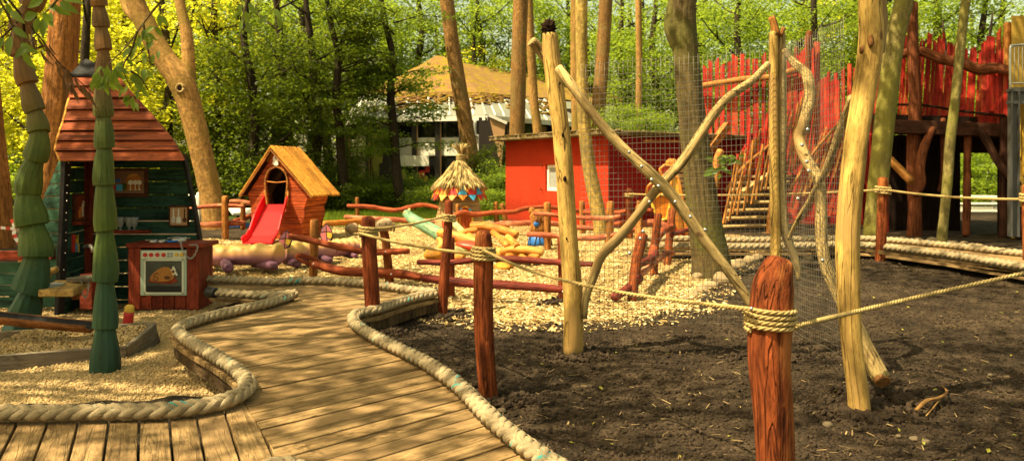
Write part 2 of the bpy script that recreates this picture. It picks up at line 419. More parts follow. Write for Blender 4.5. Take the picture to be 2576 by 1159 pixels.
M['purple_foot'] = wood('purple_painted_log', (.21, .095, .15), .35, .5, .35, .25, .1, (14, 14, 1.3))
def catermat():
    t = NT('yellow_purple_painted_log'); g = t.gc()
    z = t.new('SeparateXYZ'); t.t.links.new(t.pos(), z.inputs[0])
    n = t.noise(t.mapping(g, (4, 4, 1.2)), 1, 4, .6)
    w = t.math('ADD', z.outputs[2], t.math('MULTIPLY', t.math('SUBTRACT', n, .5), .14))
    b = t.ramp(w, [(.12, (.19, .075, .135)), (.21, (.33, .14, .16)), (.27, (.50, .25, .10)), (.36, (.56, .35, .085))])
    t.prin(b, .5, t.bump(t.noise(t.mapping(g, (16, 16, 1)), 1, 5), .25, .01), .35); return t.m
M['cater'] = catermat()
M['straw'] = wood('pale_straw', (.62, .46, .19), .35, .7, .25, .2, .75, (40, 40, 2))
M['pale_wood'] = wood('pale_carved_wood', (.60, .42, .24), .3, .45, .4, .2, .1, (16, 16, 2))
M['oven_frame'] = plain('pale_green_oven_enamel', (.40, .48, .36), .4, .4, 0, .06, 4)
M['oven_panel'] = plain('oven_control_panel', (.66, .66, .50), .4, .4, 0, .05, 4)
M['oven_glass'] = plain('oven_door_picture', (.07, .075, .06), .3, .5, 0, .5, 7)
M['turkey'] = plain('painted_roast_bird', (.42, .17, .03), .4, .4, 0, .35, 14)
M['turkey_dark'] = plain('painted_dark_brown', (.10, .03, .012), .4, .4, 0, .3, 14)
M['bone'] = plain('painted_bone_white', (.66, .60, .46), .4, .4, 0, .1, 9)
M['glass_grey'] = plain('painted_glass_grey', (.30, .31, .28), .35, .5, 0, .35, 25)
M['picture_brown'] = plain('picture_background', (.20, .10, .045), .5, .4, 0, .25, 8)
M['frame_brown'] = wood('brown_picture_frame', (.12, .045, .02), .4, .5, .4, .2, .2)
M['tape_red'] = plain('red_tape', (.62, .05, .02), .5, .4, 0, .05, 4, 0)
M['tape_white'] = plain('white_tape', (.8, .76, .66), .5, .4, 0, .05, 4, 0)
def rockmat(name, c):
    t = NT(name); p = t.pos(); n = t.noise(p, 5, 7, .65); n2 = t.noise(p, 40, 4)
    b = t.ramp(n, [(.3, sc(c, .55)), (.55, c), (.75, sc(c, 1.25))])
    b = t.mix(t.math('MULTIPLY', n2, .4), b, sc(c, .5))
    b = t.mix(1, b, t.ramp(t.island(), [(0, (.75, .72, .7)), (1, (1.15, 1.1, 1.05))]), 'MULTIPLY')
    t.prin(b, .9, t.bump(t.math('ADD', n, t.math('MULTIPLY', n2, .3)), .7, .03), .2); return t.m
M['rock'] = rockmat('field_stone', (.36, .27, .15))
M['rock_soil'] = rockmat('soil_stone', (.13, .10, .06))
M['pebble'] = rockmat('gravel_pebble', (.58, .42, .20))
M['clod'] = rockmat('soil_clod', (.046, .031, .018))
def chipmat():
    t = NT('wood_chip'); b = t.ramp(t.island(), [(0, (.11, .06, .02)), (.28, (.34, .21, .07)), (.62, (.60, .44, .18)), (1, (.78, .64, .35))])
    t.prin(b, .75, None, .25); return t.m
M['chip'] = chipmat()
def groundmat():
    t = NT('playground_ground'); p = t.pos()
    def at(n): return t.new('Attribute', attribute_name=n).outputs['Fac']
    n0 = t.noise(p, 5, 5, .6)
    def mask(a): return t.ramp(t.math('ADD', at(a), t.math('MULTIPLY', t.math('SUBTRACT', n0, .5), .8)), [(.44, (0, 0, 0)), (.56, (1, 1, 1))])
    s1 = t.noise(p, 28, 8, .7); s2 = t.noise(p, 2.2, 5, .6); s3 = t.voro(p, 55)
    soil = t.ramp(s1, [(.36, (.010, .007, .004)), (.5, (.028, .019, .011)), (.66, (.062, .042, .024))])
    soil = t.mix(t.ramp(s2, [(.42, (0, 0, 0)), (.62, (.75, .75, .75))]), soil, t.ramp(s1, [(.35, (.04, .028, .016)), (.65, (.13, .088, .05))]))
    soil = t.mix(t.ramp(t.noise(p, .7, 3, .6), [(.42, (.0, .0, .0)), (.62, (.6, .6, .6))]), soil, t.mix(1, soil, (.45, .45, .45), 'MULTIPLY'))
    v = t.voro(p, 42, 'F1', 1)
    cs = t.new('SeparateColor'); t.t.links.new(v, cs.inputs[0])
    chips = t.ramp(cs.outputs[0], [(0, (.12, .07, .025)), (.4, (.36, .23, .08)), (1, (.62, .46, .2))])
    chips = t.mix(t.ramp(t.noise(p, 1.1, 4), [(.42, (0, 0, 0)), (.62, (.8, .8, .8))]), chips, (.17, .10, .04))
    v2 = t.voro(p, 75, 'F1', 1); cs2 = t.new('SeparateColor'); t.t.links.new(v2, cs2.inputs[0])
    grav = t.ramp(cs2.outputs[1], [(0, (.24, .16, .07)), (.5, (.46, .32, .15)), (1, (.62, .47, .26))])
    grass = t.ramp(t.noise(p, 9, 6, .7), [(.3, (.018, .03, .006)), (.7, (.06, .09, .012))])
    b = t.mix(mask('zg'), soil, grav); b = t.mix(mask('zc'), b, chips); b = t.mix(mask('zs'), b, grass)
    h = t.math('ADD', t.math('MULTIPLY', s1, .6), t.math('MULTIPLY', s3, .6))
    t.prin(b, .95, t.bump(h, .8, .03), .12); return t.m
M['ground'] = groundmat()
M['bark_orange'] = barkmat('orange_brown_bark', (.46, .185, .045), .85, sc_=(13, 13, 1.1))
M['bark_smooth'] = barkmat('smooth_warm_bark', (.47, .255, .070), .4, (.24, .15, .03), .56, (5, 5, 1.2))
M['bark_lit'] = barkmat('pale_blotched_bark', (.50, .34, .09), .4, (.16, .12, .04), .58, (5, 5, 1.4))
M['bark_brown'] = barkmat('brown_bark', (.34, .175, .05), .55, (.2, .13, .04), .6, (8, 8, 1.6))
M['bark_dark'] = barkmat('dark_ribbed_bark', (.15, .105, .038), .8, (.095, .085, .018), .5, (9, 9, .5))
M['bark_moss'] = barkmat('green_algae_bark', (.30, .24, .075), .5, (.20, .175, .035), .5, (8, 8, 1.2))
M['bark_forest'] = barkmat('dark_forest_bark', (.055, .036, .02), .7)
Y = leafmat('sunlit_tone_leaf', [(0, (.14, .17, .008)), (.5, (.28, .32, .014)), (1, (.43, .43, .022))], .68, (.92, .86, .05))  # brighter yellow copy of the foliage, sunlight put into the leaf colour
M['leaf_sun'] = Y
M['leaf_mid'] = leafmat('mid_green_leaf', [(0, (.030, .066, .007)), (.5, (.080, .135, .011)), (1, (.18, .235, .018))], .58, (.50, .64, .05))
M['leaf_dark'] = leafmat('shade_tone_leaf', [(0, (.013, .027, .004)), (.6, (.034, .060, .006)), (1, (.10, .135, .011))], .5, (.38, .48, .03), .35)  # darker copy of the foliage, shade of the wood put into the colour
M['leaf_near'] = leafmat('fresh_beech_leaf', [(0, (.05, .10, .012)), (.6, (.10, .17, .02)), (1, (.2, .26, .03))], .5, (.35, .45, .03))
M['leaf_dry'] = leafmat('withered_leaf', [(0, (.05, .025, .012)), (1, (.14, .075, .03))], .2, (.2, .1, .03))

# ================================================================ ground
def poly_sd(px, py, poly):
    """signed distance (inside positive) of points to polygon, numpy"""
    P = np.asarray(poly, float); ins = np.zeros(px.shape, bool); d = np.full(px.shape, 1e9)
    for i in range(len(P)):
        a, b = P[i], P[(i + 1) % len(P)]
        e = b - a; t = np.clip(((px - a[0]) * e[0] + (py - a[1]) * e[1]) / max(e @ e, 1e-12), 0, 1)
        d = np.minimum(d, np.hypot(px - a[0] - t * e[0], py - a[1] - t * e[1]))
        c = (a[1] > py) != (b[1] > py)
        with np.errstate(divide='ignore', invalid='ignore'):
            xx = (b[0] - a[0]) * (py - a[1]) / (b[1] - a[1]) + a[0]
        ins ^= c & (px < xx)
    return np.where(ins, d, -d)
def gxy(L, z=0.0): return [(G(x, y, z).x, G(x, y, z).y) for x, y in L]
GZ = -0.10
gravel_poly = [(-9, 3.95)] + gxy([(590, 1025), (640, 990), (600, 950), (470, 870), (460, 830), (525, 795), (742, 745)], GZ) + gxy([(520, 735), (515, 712)], 0) + [(-6.2, 10.2), (-13, 11)]
chip_poly = gxy([(400, 700), (520, 700), (960, 716), (1095, 742), (1110, 795), (1180, 800), (1250, 812), (1330, 818), (1420, 806), (1500, 812), (1640, 800), (1740, 775), (1770, 735), (1800, 690), (1880, 650), (1950, 632), (2170, 612), (2170, 600), (1900, 596), (1600, 560), (1400, 555), (1200, 556), (1000, 562), (840, 566), (760, 590), (640, 606), (520, 600), (300, 610)])
grass_poly = [(-60, 24), (-8, 24), (-5.5, 19.6), (-1.5, 22.5), (0.2, 24.5), (3, 26), (14, 30), (60, 30), (60, 140), (-60, 140)]
def axis(dense0, dense1, step, lo, hi, g=1.18):
    a = list(np.arange(dense0, dense1, step))
    s = step; x = dense1
    while x < hi: a.append(x); s *= g; x += s
    a.append(hi); s = step; x = dense0 - step; b = []
    while x > lo: b.append(x); s *= g; x -= s
    b.append(lo); return np.array(b[::-1] + a)
xs = axis(-6, 6, .075, -130, 130); ys = axis(2.4, 13, .075, -40, 170, 1.09)
XX, YY = np.meshgrid(xs, ys)
sg = poly_sd(XX, YY, gravel_poly); scp = poly_sd(XX, YY, chip_poly); sgr = poly_sd(XX, YY, grass_poly)
def hgt(x, y):
    h = .035 * mn.fractal(Vector((x * .8, y * .8, 3)), 1.0, 2.0, 4)
    return h
ZZ = np.zeros_like(XX)
for j in range(XX.shape[0]):
    for i in range(XX.shape[1]):
        x, y = XX[j, i], YY[j, i]
        if abs(x) < 14 and 1 < y < 30:
            soil = min(1, max(0, -scp[j, i] / .3)) * min(1, max(0, -sg[j, i] / .15))
            ch = min(1, max(0, scp[j, i] / .5)); ZZ[j, i] = hgt(x, y) + ch * .035 * mn.fractal(Vector((x * 2.3, y * 2.3, 8)), .9, 2.1, 3) + (.022 * mn.fractal(Vector((x * 4, y * 4, 0)), .8, 2.1, 4) if soil > 0 and y < 14 else 0) * soil
ZZ += GZ * np.clip(sg / .12 + .4, 0, 1)
def ground_z(x, y):
    i = int(np.clip(np.searchsorted(xs, x), 1, len(xs) - 1)); j = int(np.clip(np.searchsorted(ys, y), 1, len(ys) - 1))
    return float(ZZ[j, i] + ZZ[j - 1, i] + ZZ[j, i - 1] + ZZ[j - 1, i - 1]) / 4
ny, nx = XX.shape
idx = np.arange(ny * nx).reshape(ny, nx)
gf = np.stack([idx[:-1, :-1], idx[:-1, 1:], idx[1:, 1:], idx[1:, :-1]], -1).reshape(-1, 4)
gme = np_mesh('ground', np.stack([XX, YY, ZZ], -1).reshape(-1, 3), gf, M['ground'], True)
for nm, sd, w in (('zg', sg, .12), ('zc', scp, .45), ('zs', sgr, 2.0)):
    a = gme.attributes.new(nm, 'FLOAT', 'POINT'); a.data.foreach_set('value', np.clip(sd / w * .5 + .5, 0, 1).astype(np.float32).ravel())
struct(link('ground', gme))

def sample_in(polysd, n, dmin, dmax, power=1.0, pad=.0, half=.70):
    """random ground points, denser towards the camera"""
    out = []
    while len(out) < n:
        k = n * 2
        u = rng.random(k); d = dmin * (dmax / dmin) ** u
        x = (rng.random(k) * 2 - 1) * d * half
        ok = polysd(x, d) > pad
        out += list(zip(x[ok], d[ok]))
    return np.array(out[:n])
def zat(P):
    i = np.clip(np.searchsorted(xs, P[:, 0]), 1, len(xs) - 1); j = np.clip(np.searchsorted(ys, P[:, 1]), 1, len(ys) - 1)
    return (ZZ[j, i] + ZZ[j - 1, i] + ZZ[j, i - 1] + ZZ[j - 1, i - 1]) / 4
def rotmats(n, tilt=1.0):
    a = rng.random(n) * 2 * np.pi; b = (rng.random(n) - .5) * 2 * tilt; c = (rng.random(n) - .5) * 2 * tilt
    ca, sa, cb, sb, cc, s_ = np.cos(a), np.sin(a), np.cos(b), np.sin(b), np.cos(c), np.sin(c)
    Rz = np.zeros((n, 3, 3)); Rz[:, 0, 0] = ca; Rz[:, 0, 1] = -sa; Rz[:, 1, 0] = sa; Rz[:, 1, 1] = ca; Rz[:, 2, 2] = 1
    Rx = np.zeros((n, 3, 3)); Rx[:, 0, 0] = 1; Rx[:, 1, 1] = cb; Rx[:, 1, 2] = -sb; Rx[:, 2, 1] = sb; Rx[:, 2, 2] = cb
    Ry = np.zeros((n, 3, 3)); Ry[:, 1, 1] = 1; Ry[:, 0, 0] = cc; Ry[:, 0, 2] = s_; Ry[:, 2, 0] = -s_; Ry[:, 2, 2] = cc
    return Rz @ Rx @ Ry
def scatter(name, P, base_v, base_f, size, aniso, lift, mat, tilt):
    n = len(P); bv = np.asarray(base_v, float); bf = np.asarray(base_f)
    S = size[:, None] * (1 + (rng.random((n, 3)) - .5) * aniso)
    v = bv[None] * S[:, None, :] * (1 + (rng.random((n, len(bv), 1)) - .5) * .35)
    v = np.einsum('nij,nkj->nki', rotmats(n, tilt), v)
    v[:, :, 0] += P[:, 0, None]; v[:, :, 1] += P[:, 1, None]; v[:, :, 2] += (zat(P) + size * lift)[:, None]
    f = (bf[None] + (np.arange(n) * len(bv))[:, None, None]).reshape(-1, bf.shape[1])
    o = link(name, np_mesh(name, v.reshape(-1, 3), f, mat)); return o
OCT = [(1, 0, 0), (-1, 0, 0), (0, 1, 0), (0, -1, 0), (0, 0, .8), (0, 0, -.8)]
OCF = [(0, 2, 4), (2, 1, 4), (1, 3, 4), (3, 0, 4), (2, 0, 5), (1, 2, 5), (3, 1, 5), (0, 3, 5)]
t_ = (1 + 5 ** .5) / 2
ICO = np.array([(-1, t_, 0), (1, t_, 0), (-1, -t_, 0), (1, -t_, 0), (0, -1, t_), (0, 1, t_), (0, -1, -t_), (0, 1, -t_), (t_, 0, -1), (t_, 0, 1), (-t_, 0, -1), (-t_, 0, 1)]) / 1.9
ICF = [(0, 11, 5), (0, 5, 1), (0, 1, 7), (0, 7, 10), (0, 10, 11), (1, 5, 9), (5, 11, 4), (11, 10, 2), (10, 7, 6), (7, 1, 8), (3, 9, 4), (3, 4, 2), (3, 2, 6), (3, 6, 8), (3, 8, 9), (4, 9, 5), (2, 4, 11), (6, 2, 10), (8, 6, 7), (9, 8, 1)]
QD = [(-1, -.42, 0), (1, -.35, 0), (1, .35, .05), (-1, .42, -.05)]
sd_g = lambda x, y: poly_sd(x, y, gravel_poly)
sd_c = lambda x, y: poly_sd(x, y, chip_poly)
P = sample_in(sd_g, 26000, 3.9, 11.5)
o = scatter('gravel', P, ICO, ICF, .0055 + .006 * rng.random(len(P)) ** 2, .7, .35, M['pebble'], 3)
tag(o, None, None, None, 'stuff')
P = sample_in(sd_c, 80000, 6.9, 24, half=.66)
o = scatter('wood_chips', P, QD, [(0, 1, 2, 3)], .008 + .017 * rng.random(len(P)) ** 2, .9, .5, M['chip'], .5)
tag(o, None, None, None, 'stuff')
rope_side = gxy([(1480, 1215), (1230, 1045), (960, 855), (890, 790), (1100, 742)], 0)
soil_poly = [(.25, 2.6)] + rope_side + gxy([(1110, 795), (1250, 812), (1500, 812), (1740, 775), (1800, 690), (1950, 632)]) + [(9, 13), (9, 2.6)]
sd_s = lambda x, y: poly_sd(x, y, soil_poly)
P = sample_in(sd_s, 60000, 3.3, 13.5)
heap = [(G(1231, 1010).x, 5.09), (V(1957, 0, 3.3).x, 3.3), (G(942, 850).x, 7.16), (V(1442, 0, 6.3).x, 6.3), (V(1950, 0, 6.2).x, 6.2), (V(2162, 0, 4.8).x, 4.8), (V(2216, 0, 5.08).x, 5.05), (V(2214, 0, 12.6).x, 12.6), (V(1113, 0, 8.05).x, 8.05), (V(1416, 0, 8.7).x, 8.7)]
HP = np.array([(hx + math.cos(a) * r, hy + math.sin(a) * r) for hx, hy in heap for a, r in [(random.uniform(0, 6.28), .07 + abs(random.gauss(0, .11))) for _ in range(420)]])
o = scatter('heaped_soil', HP, ICO, ICF, .008 + .02 * rng.random(len(HP)) ** 2, .8, .7, M['clod'], 3); tag(o, None, None, None, 'stuff')
o = scatter('soil_clods', P, ICO, ICF, .003 + .013 * rng.random(len(P)) ** 4, .8, .2, M['clod'], 3)
tag(o, None, None, None, 'stuff')
# chips spilt on the soil edge
P = sample_in(lambda x, y: np.where((sd_c(x, y) > -.35) & (sd_c(x, y) < .1), 1, -1), 2500, 6.5, 13)
o = scatter('spilt_wood_chips', P, QD, [(0, 1, 2, 3)], .010 + .018 * rng.random(len(P)) ** 2, .8, .6, M['chip'], .6)
tag(o, None, None, None, 'stuff')
M['fallen'] = leafmat('fallen_leaf', [(0, (.35, .28, .03)), (.6, (.42, .36, .05)), (1, (.2, .25, .03))], .2)
P = sample_in(lambda x, y: np.where((x > -.2), sd_s(x, y), -1), 70, 3.4, 12)
o = scatter('fallen_leaves', P, [(-1, 0, 0), (0, -.5, .15), (1, 0, .1), (0, .5, .15)], [(0, 1, 2, 3)], .012 + .012 * rng.random(len(P)), .6, .8, M['fallen'], .5)
tag(o, None, None, None, 'stuff')

M['litter'] = leafmat('dry_litter', [(0, (.10, .06, .025)), (.5, (.22, .14, .06)), (1, (.38, .27, .12))], .1)
P = sample_in(lambda x, y: np.where((x > -.6), sd_s(x, y), -1), 1500, 3.4, 13)
o = scatter('soil_litter', P, [(-1, -.16, 0), (1, -.1, .1), (1, .1, .1), (-1, .16, 0)], [(0, 1, 2, 3)], .008 + .022 * rng.random(len(P)) ** 2, .9, .5, M['litter'], .35)
tag(o, None, None, None, 'stuff')

# ================================================================ boardwalk
DZ = .16
RZ = DZ + .05
LR = [(-130, 1038), (60, 1038), (250, 1036), (430, 1031), (545, 1014), (606, 990), (622, 966), (600, 934), (545, 897), (484, 862), (452, 838), (456, 820), (520, 798), (600, 779), (680, 761), (738, 742)]
RR = [(1470, 1215), (1400, 1172), (1320, 1118), (1230, 1045), (1150, 965), (1060, 905), (960, 856), (903, 822), (888, 802), (900, 788), (940, 780), (985, 766), (1040, 749), (1094, 738)]
BR = [(1096, 734), (1040, 730), (960, 718), (860, 708), (760, 705), (690, 708), (600, 704), (520, 702)]
def rp(L, z): return [G(x, y, z) for x, y in L]
def offs(L, k):
    """offset 2D path to its left by k"""
    L = [Vector((p[0], p[1], 0)) for p in L]; o = []
    for i, p in enumerate(L):
        t = (L[min(i + 1, len(L) - 1)] - L[max(i - 1, 0)]).normalized()
        o.append((p.x - t.y * k, p.y + t.x * k))
    return o
Lw = offs([(p.x, p.y) for p in crom(rp(LR, RZ), 60)], .05)
Rw = offs([(p.x, p.y) for p in crom(rp(RR, RZ), 50)], -.06)
Bw = [(p.x, p.y) for p in crom(rp(BR, RZ), 30)]
iA = 26
def clip(poly, n, c, sign):
    out = []
    m = len(poly)
    for i in range(m):
        a, b = poly[i], poly[(i + 1) % m]
        da, db = sign * (a[0] * n[0] + a[1] * n[1] - c), sign * (b[0] * n[0] + b[1] * n[1] - c)
        if da >= 0: out.append(a)
        if (da >= 0) != (db >= 0):
            t = da / (da - db); out.append((a[0] + (b[0] - a[0]) * t, a[1] + (b[1] - a[1]) * t))
    return out
def planks(mb, zone, ang, w, z, gap=.007, th=.035):
    n = (-math.sin(ang), math.cos(ang)); pr = [p[0] * n[0] + p[1] * n[1] for p in zone]
    c = min(pr)
    while c < max(pr):
        ww = w * random.choice((1, 1, 1, .92, 1.08))
        q = clip(clip(zone, n, c + gap / 2, 1), n, c + ww - gap / 2, -1)
        c += ww
        q2 = []
        for p in q:
            if not q2 or math.hypot(p[0] - q2[-1][0], p[1] - q2[-1][1]) > .004: q2.append(p)
        if len(q2) < 3: continue
        dz = random.uniform(-.003, .003); tl = random.uniform(-.0015, .0015)
        m = len(q2); o = random.uniform(-40, 40)
        e = (math.cos(ang), math.sin(ang))
        vs = [(p[0], p[1], z + dz - k * th) for k in (0, 1) for p in q2]
        gs = [(p[0] * n[0] + p[1] * n[1] + o, k * .05, p[0] * e[0] + p[1] * e[1] + o) for k in (0, 1) for p in q2]
        fs = [tuple(range(m)), tuple(range(m, 2 * m))[::-1]] + [(i, m + i, m + (i + 1) % m, (i + 1) % m) for i in range(m)]
        mb.add(vs, fs, gs)
# index on Lw where the corner near (612,990) lies
cor = G(616, 985, DZ); kA = min(range(len(Lw)), key=lambda i: (Lw[i][0] - cor.x) ** 2 + (Lw[i][1] - cor.y) ** 2)
A = Lw[kA]; Bp = (-.998, 3.48); dd = (Bp[0] - A[0], Bp[1] - A[1]); tt = (1.5 - A[1]) / dd[1]; Cx = (A[0] + dd[0] * tt, 1.5)
z1 = [(-6, Lw[0][1])] + Lw[:kA + 1] + [Cx, (-6, 1.5)]
z2 = Lw[kA:] + [(p.x, p.y) for p in rp([(735, 740), (640, 742), (528, 737)], RZ)] + Bw[::-1] + Rw[::-1] + [(.75, 2.4), (.9, 1.5), Cx]
mb = MB()
planks(mb, z1, math.atan2(1, -.46), .142, DZ, .013)
planks(mb, z2, R(44), .142, DZ, .014)
struct(mb.build('boardwalk', M['deck'], None, .003))
# dark edge boards and bearers under the deck
mb = MB()
def fascia(L, z0, z1, th=.03, inset=0):
    for a, b in zip(L[:-1], L[1:]):
        if math.hypot(a[0] - b[0], a[1] - b[1]) > .005:
            mb.beam((a[0], a[1], (z0 + z1) / 2), (b[0], b[1], (z0 + z1) / 2), z1 - z0, th, (1, 0, 0) if abs(a[0] - b[0]) < abs(a[1] - b[1]) * .2 else (0, 0, 1))
for L, k in ((Lw[kA - 2:], -.02), (Rw[14:], .02)):
    LL = offs(L, k)
    vs = []
    for i, p in enumerate(LL):
        vs += [(p[0], p[1], DZ - .037), (p[0], p[1], DZ - .13)]
    for i in range(len(LL) - 1):
        mb.prism([vs[2 * i], vs[2 * i + 2], vs[2 * i + 3], vs[2 * i + 1]], Vector((0.012, 0.012, 0)))
struct(mb.build('boardwalk_bearer', M['deck_dark']))
o = MB(); q = G(470, 905, -.1); o.box((q.x + .04, q.y + .2, .02), (.12, .12, .24)); q = G(1090, 790, 0); o.box((q.x - .1, q.y + .15, .05), (.1, .1, .2))
struct(o.build('boardwalk_support', M['deck_dark'], None, .006))
# far boardwalk on the right
FZ = .2
fr_ = crom([G(x, y, FZ) for x, y in [(1600, 622), (1930, 624), (2165, 624), (2350, 644), (2480, 664), (2700, 700)]], 30)
bk_ = crom([G(x, y, FZ) for x, y in [(1600, 603), (1930, 606), (2165, 604), (2350, 620), (2480, 634), (2700, 660)]], 30)
zone = [(p.x, p.y) for p in fr_] + [(p.x, p.y) for p in bk_][::-1]
mb = MB(); planks(mb, zone, R(105), .15, FZ, .008, .05)
vs = [(p.x, p.y - .0) for p in fr_]
for a, b in zip(vs[:-1], vs[1:]): mb.beam((a[0], a[1] + .03, FZ - .1), (b[0], b[1] + .03, FZ - .1), .09, .04, (0, 0, 1))
struct(mb.build('boardwalk', M['deck'], None, .003))

# ================================================================ ropes
def braid(path, rad, label, group=None, pitch=None, name='mooring_rope'):
    C0 = crom(path, 90); L = sum((b - a).length for a, b in zip(C0, C0[1:]))
    pitch = pitch or rad * 6.4
    n = int(L / pitch * 14) + 2
    # uniform arc-length resample
    acc = [0]
    for a, b in zip(C0, C0[1:]): acc.append(acc[-1] + (b - a).length)
    C = []
    k = 0
    for i in range(n):
        s = L * i / (n - 1)
        while k < len(acc) - 2 and acc[k + 1] < s: k += 1
        t = (s - acc[k]) / max(acc[k + 1] - acc[k], 1e-9); C.append(C0[k].lerp(C0[k + 1], t))
    mb = MB(); ns = 6
    wob = random.uniform(0, 50)
    for sgn in (1, -1):
        for s in range(4):
            ph = s * math.pi / 2
            vs, gs = [], []
            off = random.uniform(-30, 30)
            for i in range(n):
                t = (C[min(i + 1, n - 1)] - C[max(i - 1, 0)]).normalized()
                sd = t.cross(Vector((0, 0, 1))).normalized(); up = sd.cross(t)
                l = L * i / (n - 1)
                th = sgn * (2 * math.pi * l / pitch) + ph
                q = rad * (.60 + .16 * math.cos(4 * math.pi * l / pitch * 2 / 2 + (0 if sgn > 0 else math.pi) + s * math.pi))
                q *= 1 + .14 * mn.noise((l * 5 + wob, s, sgn)) + .10 * mn.noise((l * 1.7 + wob, 0, 0))
                c = C[i] + sd * (math.cos(th) * q * 1.12) + up * (math.sin(th) * q * .95)
                rd = (sd * math.cos(th) + up * math.sin(th))
                tang = (t * pitch + (up * math.cos(th) - sd * math.sin(th)) * (sgn * 2 * math.pi * q)).normalized()
                bn = tang.cross(rd).normalized()
                sr = rad * .40
                for k2 in range(ns):
                    a = 2 * math.pi * k2 / ns
                    vs.append(c + rd * (math.cos(a) * sr * .75) + bn * (math.sin(a) * sr * 1.25))
                    gs.append((math.cos(a) * sr + off, math.sin(a) * sr, l))
            fs = [(i * ns + k2, i * ns + (k2 + 1) % ns, (i + 1) * ns + (k2 + 1) % ns, (i + 1) * ns + k2) for i in range(n - 1) for k2 in range(ns)]
            fs += [tuple(range(ns)), tuple(range((n - 1) * ns, n * ns))]
            mb.add(vs, fs, gs, 0, True)
    fb = MB()
    for k in range(int(L * 60)):
        i = random.randrange(1, n - 1); t = (C[i + 1] - C[i - 1]).normalized(); sd = t.cross(Vector((0, 0, 1))).normalized(); up = sd.cross(t); a = random.uniform(-.3, math.pi + .3)
        r_ = sd * math.cos(a) + up * math.sin(a); p0 = C[i] + r_ * rad * .85
        mb.tube([p0, p0 + r_ * rad * random.uniform(.1, .45) + t * random.uniform(-.03, .03)], .0012, 2, 3, 0, 'flat')
    # core fills the gaps
    mb.tube(C[::4], rad * .55, len(C) // 3, 8, cap='flat')
    o = mb.build(name, M['rope_thick']); tag(o, label, 'rope', group); return o
GR = 'thick braided mooring ropes edging the boardwalks'
braid(rp(LR, RZ), .048, 'thick pale braided rope bordering the gravel side of the plank walkway', GR)
braid(rp(RR, RZ), .048, 'thick pale braided rope curving along the dark soil side of the plank walkway', GR)
braid(rp(BR, RZ), .048, 'thick braided rope along the far edge of the walkway before the wood chips', GR)
o2 = braid(rp([(744, 738), (690, 743), (620, 741), (562, 737), (540, 735)], RZ + .02), .048, 'short thick rope beside the green kitchen hut ending in a black cap', GR)
m2 = MB(); m2.tube(rp([(545, 737), (524, 734)], RZ + .02), [.05, .055], cap='flat', seg=14); m2.build('end_cap', M['black'], o2)
braid([G(x, y, FZ + .05) for x, y in [(1600, 618), (1800, 620), (2000, 618), (2165, 616), (2350, 636), (2480, 656), (2700, 690)]], .062, 'thick rope on the near edge of the far right boardwalk', GR)
braid([G(x, y, FZ + .05) for x, y in [(1600, 598), (1800, 602), (1930, 603), (2165, 600), (2350, 614), (2480, 628), (2700, 652)]], .062, 'thick rope on the far edge of the right boardwalk beside the stones', GR)
braid(rp([(640, 1212), (690, 1176), (740, 1178), (800, 1215)], RZ - .0), .048, 'short bit of thick rope peeping up at the bottom edge of the walkway', GR)

def twist(mb, path, rad, n=None):
    L = sum((Vector(b) - Vector(a)).length for a, b in zip(path, path[1:]))
    pitch = rad * 7
    n = min(1500, int(L / pitch * 8) + 4); C = crom(path, n)
    ns = 5
    for s in range(3):
        vs, gs = [], []; off = random.uniform(-9, 9)
        for i in range(n):
            t = (C[min(i + 1, n - 1)] - C[max(i - 1, 0)]).normalized()
            up = Vector((0, 0, 1)) if abs(t.z) < .95 else Vector((0, 1, 0))
            sd = t.cross(up).normalized(); u = sd.cross(t)
            th = 2 * math.pi * (i / 8 + s / 3)
            c = C[i] + (sd * math.cos(th) + u * math.sin(th)) * rad * .5
            for k in range(ns):
                a = 2 * math.pi * k / ns
                vs.append(c + (sd * math.cos(a) + u * math.sin(a)) * rad * .56); gs.append((math.cos(a) * rad + off, math.sin(a) * rad, i * L / n))
        fs = [(i * ns + k, i * ns + (k + 1) % ns, (i + 1) * ns + (k + 1) % ns, (i + 1) * ns + k) for i in range(n - 1) for k in range(ns)]
        fs += [tuple(range(ns)), tuple(range((n - 1) * ns, n * ns))]
        mb.add(vs, fs, gs, 0, True)
def coil(c, r, z, turns, pr, a0=0.0, squash=1.0):
    """rope wound round a post: list of points"""
    n = int(turns * 18)
    return [Vector((c[0] + math.cos(a0 + 2 * math.pi * turns * i / n) * r, c[1] + math.sin(a0 + 2 * math.pi * turns * i / n) * r * squash, z - pr * 2.05 * turns * i / n)) for i in range(n + 1)]
RG = 'hemp ropes strung between the red posts'
def post(pts, rad, label, mat='red_post', rough=.07, seg=18, name='rope_post', n=16):
    b = pts[-1]
    t = thing(name, label, 'post', (b.x, b.y, ground_z(b.x, b.y)), 'red posts carrying the hemp ropes')
    mb = MB(); mb.tube(pts[::-1], rad[::-1] if isinstance(rad, list) else rad, n, seg, rough, 'round', fr=1.2); mb.build('shaft', M[mat], t)
    return t
def post_with_wrap(pts, rad, label, wrapz, turns, pr, a0=0.0, bolts=(), **kw):
    t = post(pts, rad, label, **kw)
    # centre at the wrap height
    C = crom(pts, 40); c = min(C, key=lambda p: abs(p.z - wrapz)); rr = max(rad) if isinstance(rad, list) else rad
    mb = MB(); twist(mb, coil((c.x, c.y), rr * 1.02 + pr * .8, wrapz + pr * turns, turns, pr, a0), pr)
    tag(mb.build('rope_winding', M['rope_thin'], t), 'hemp rope wound round the post')
    if bolts:
        mb = MB()
        for bx, by, bz in bolts: mb.blob((bx, by, bz), (.008, .006, .008), 0, 8, 6)
        mb.build('bolt', M['bolt'], t)
    return c
dC = 3.3
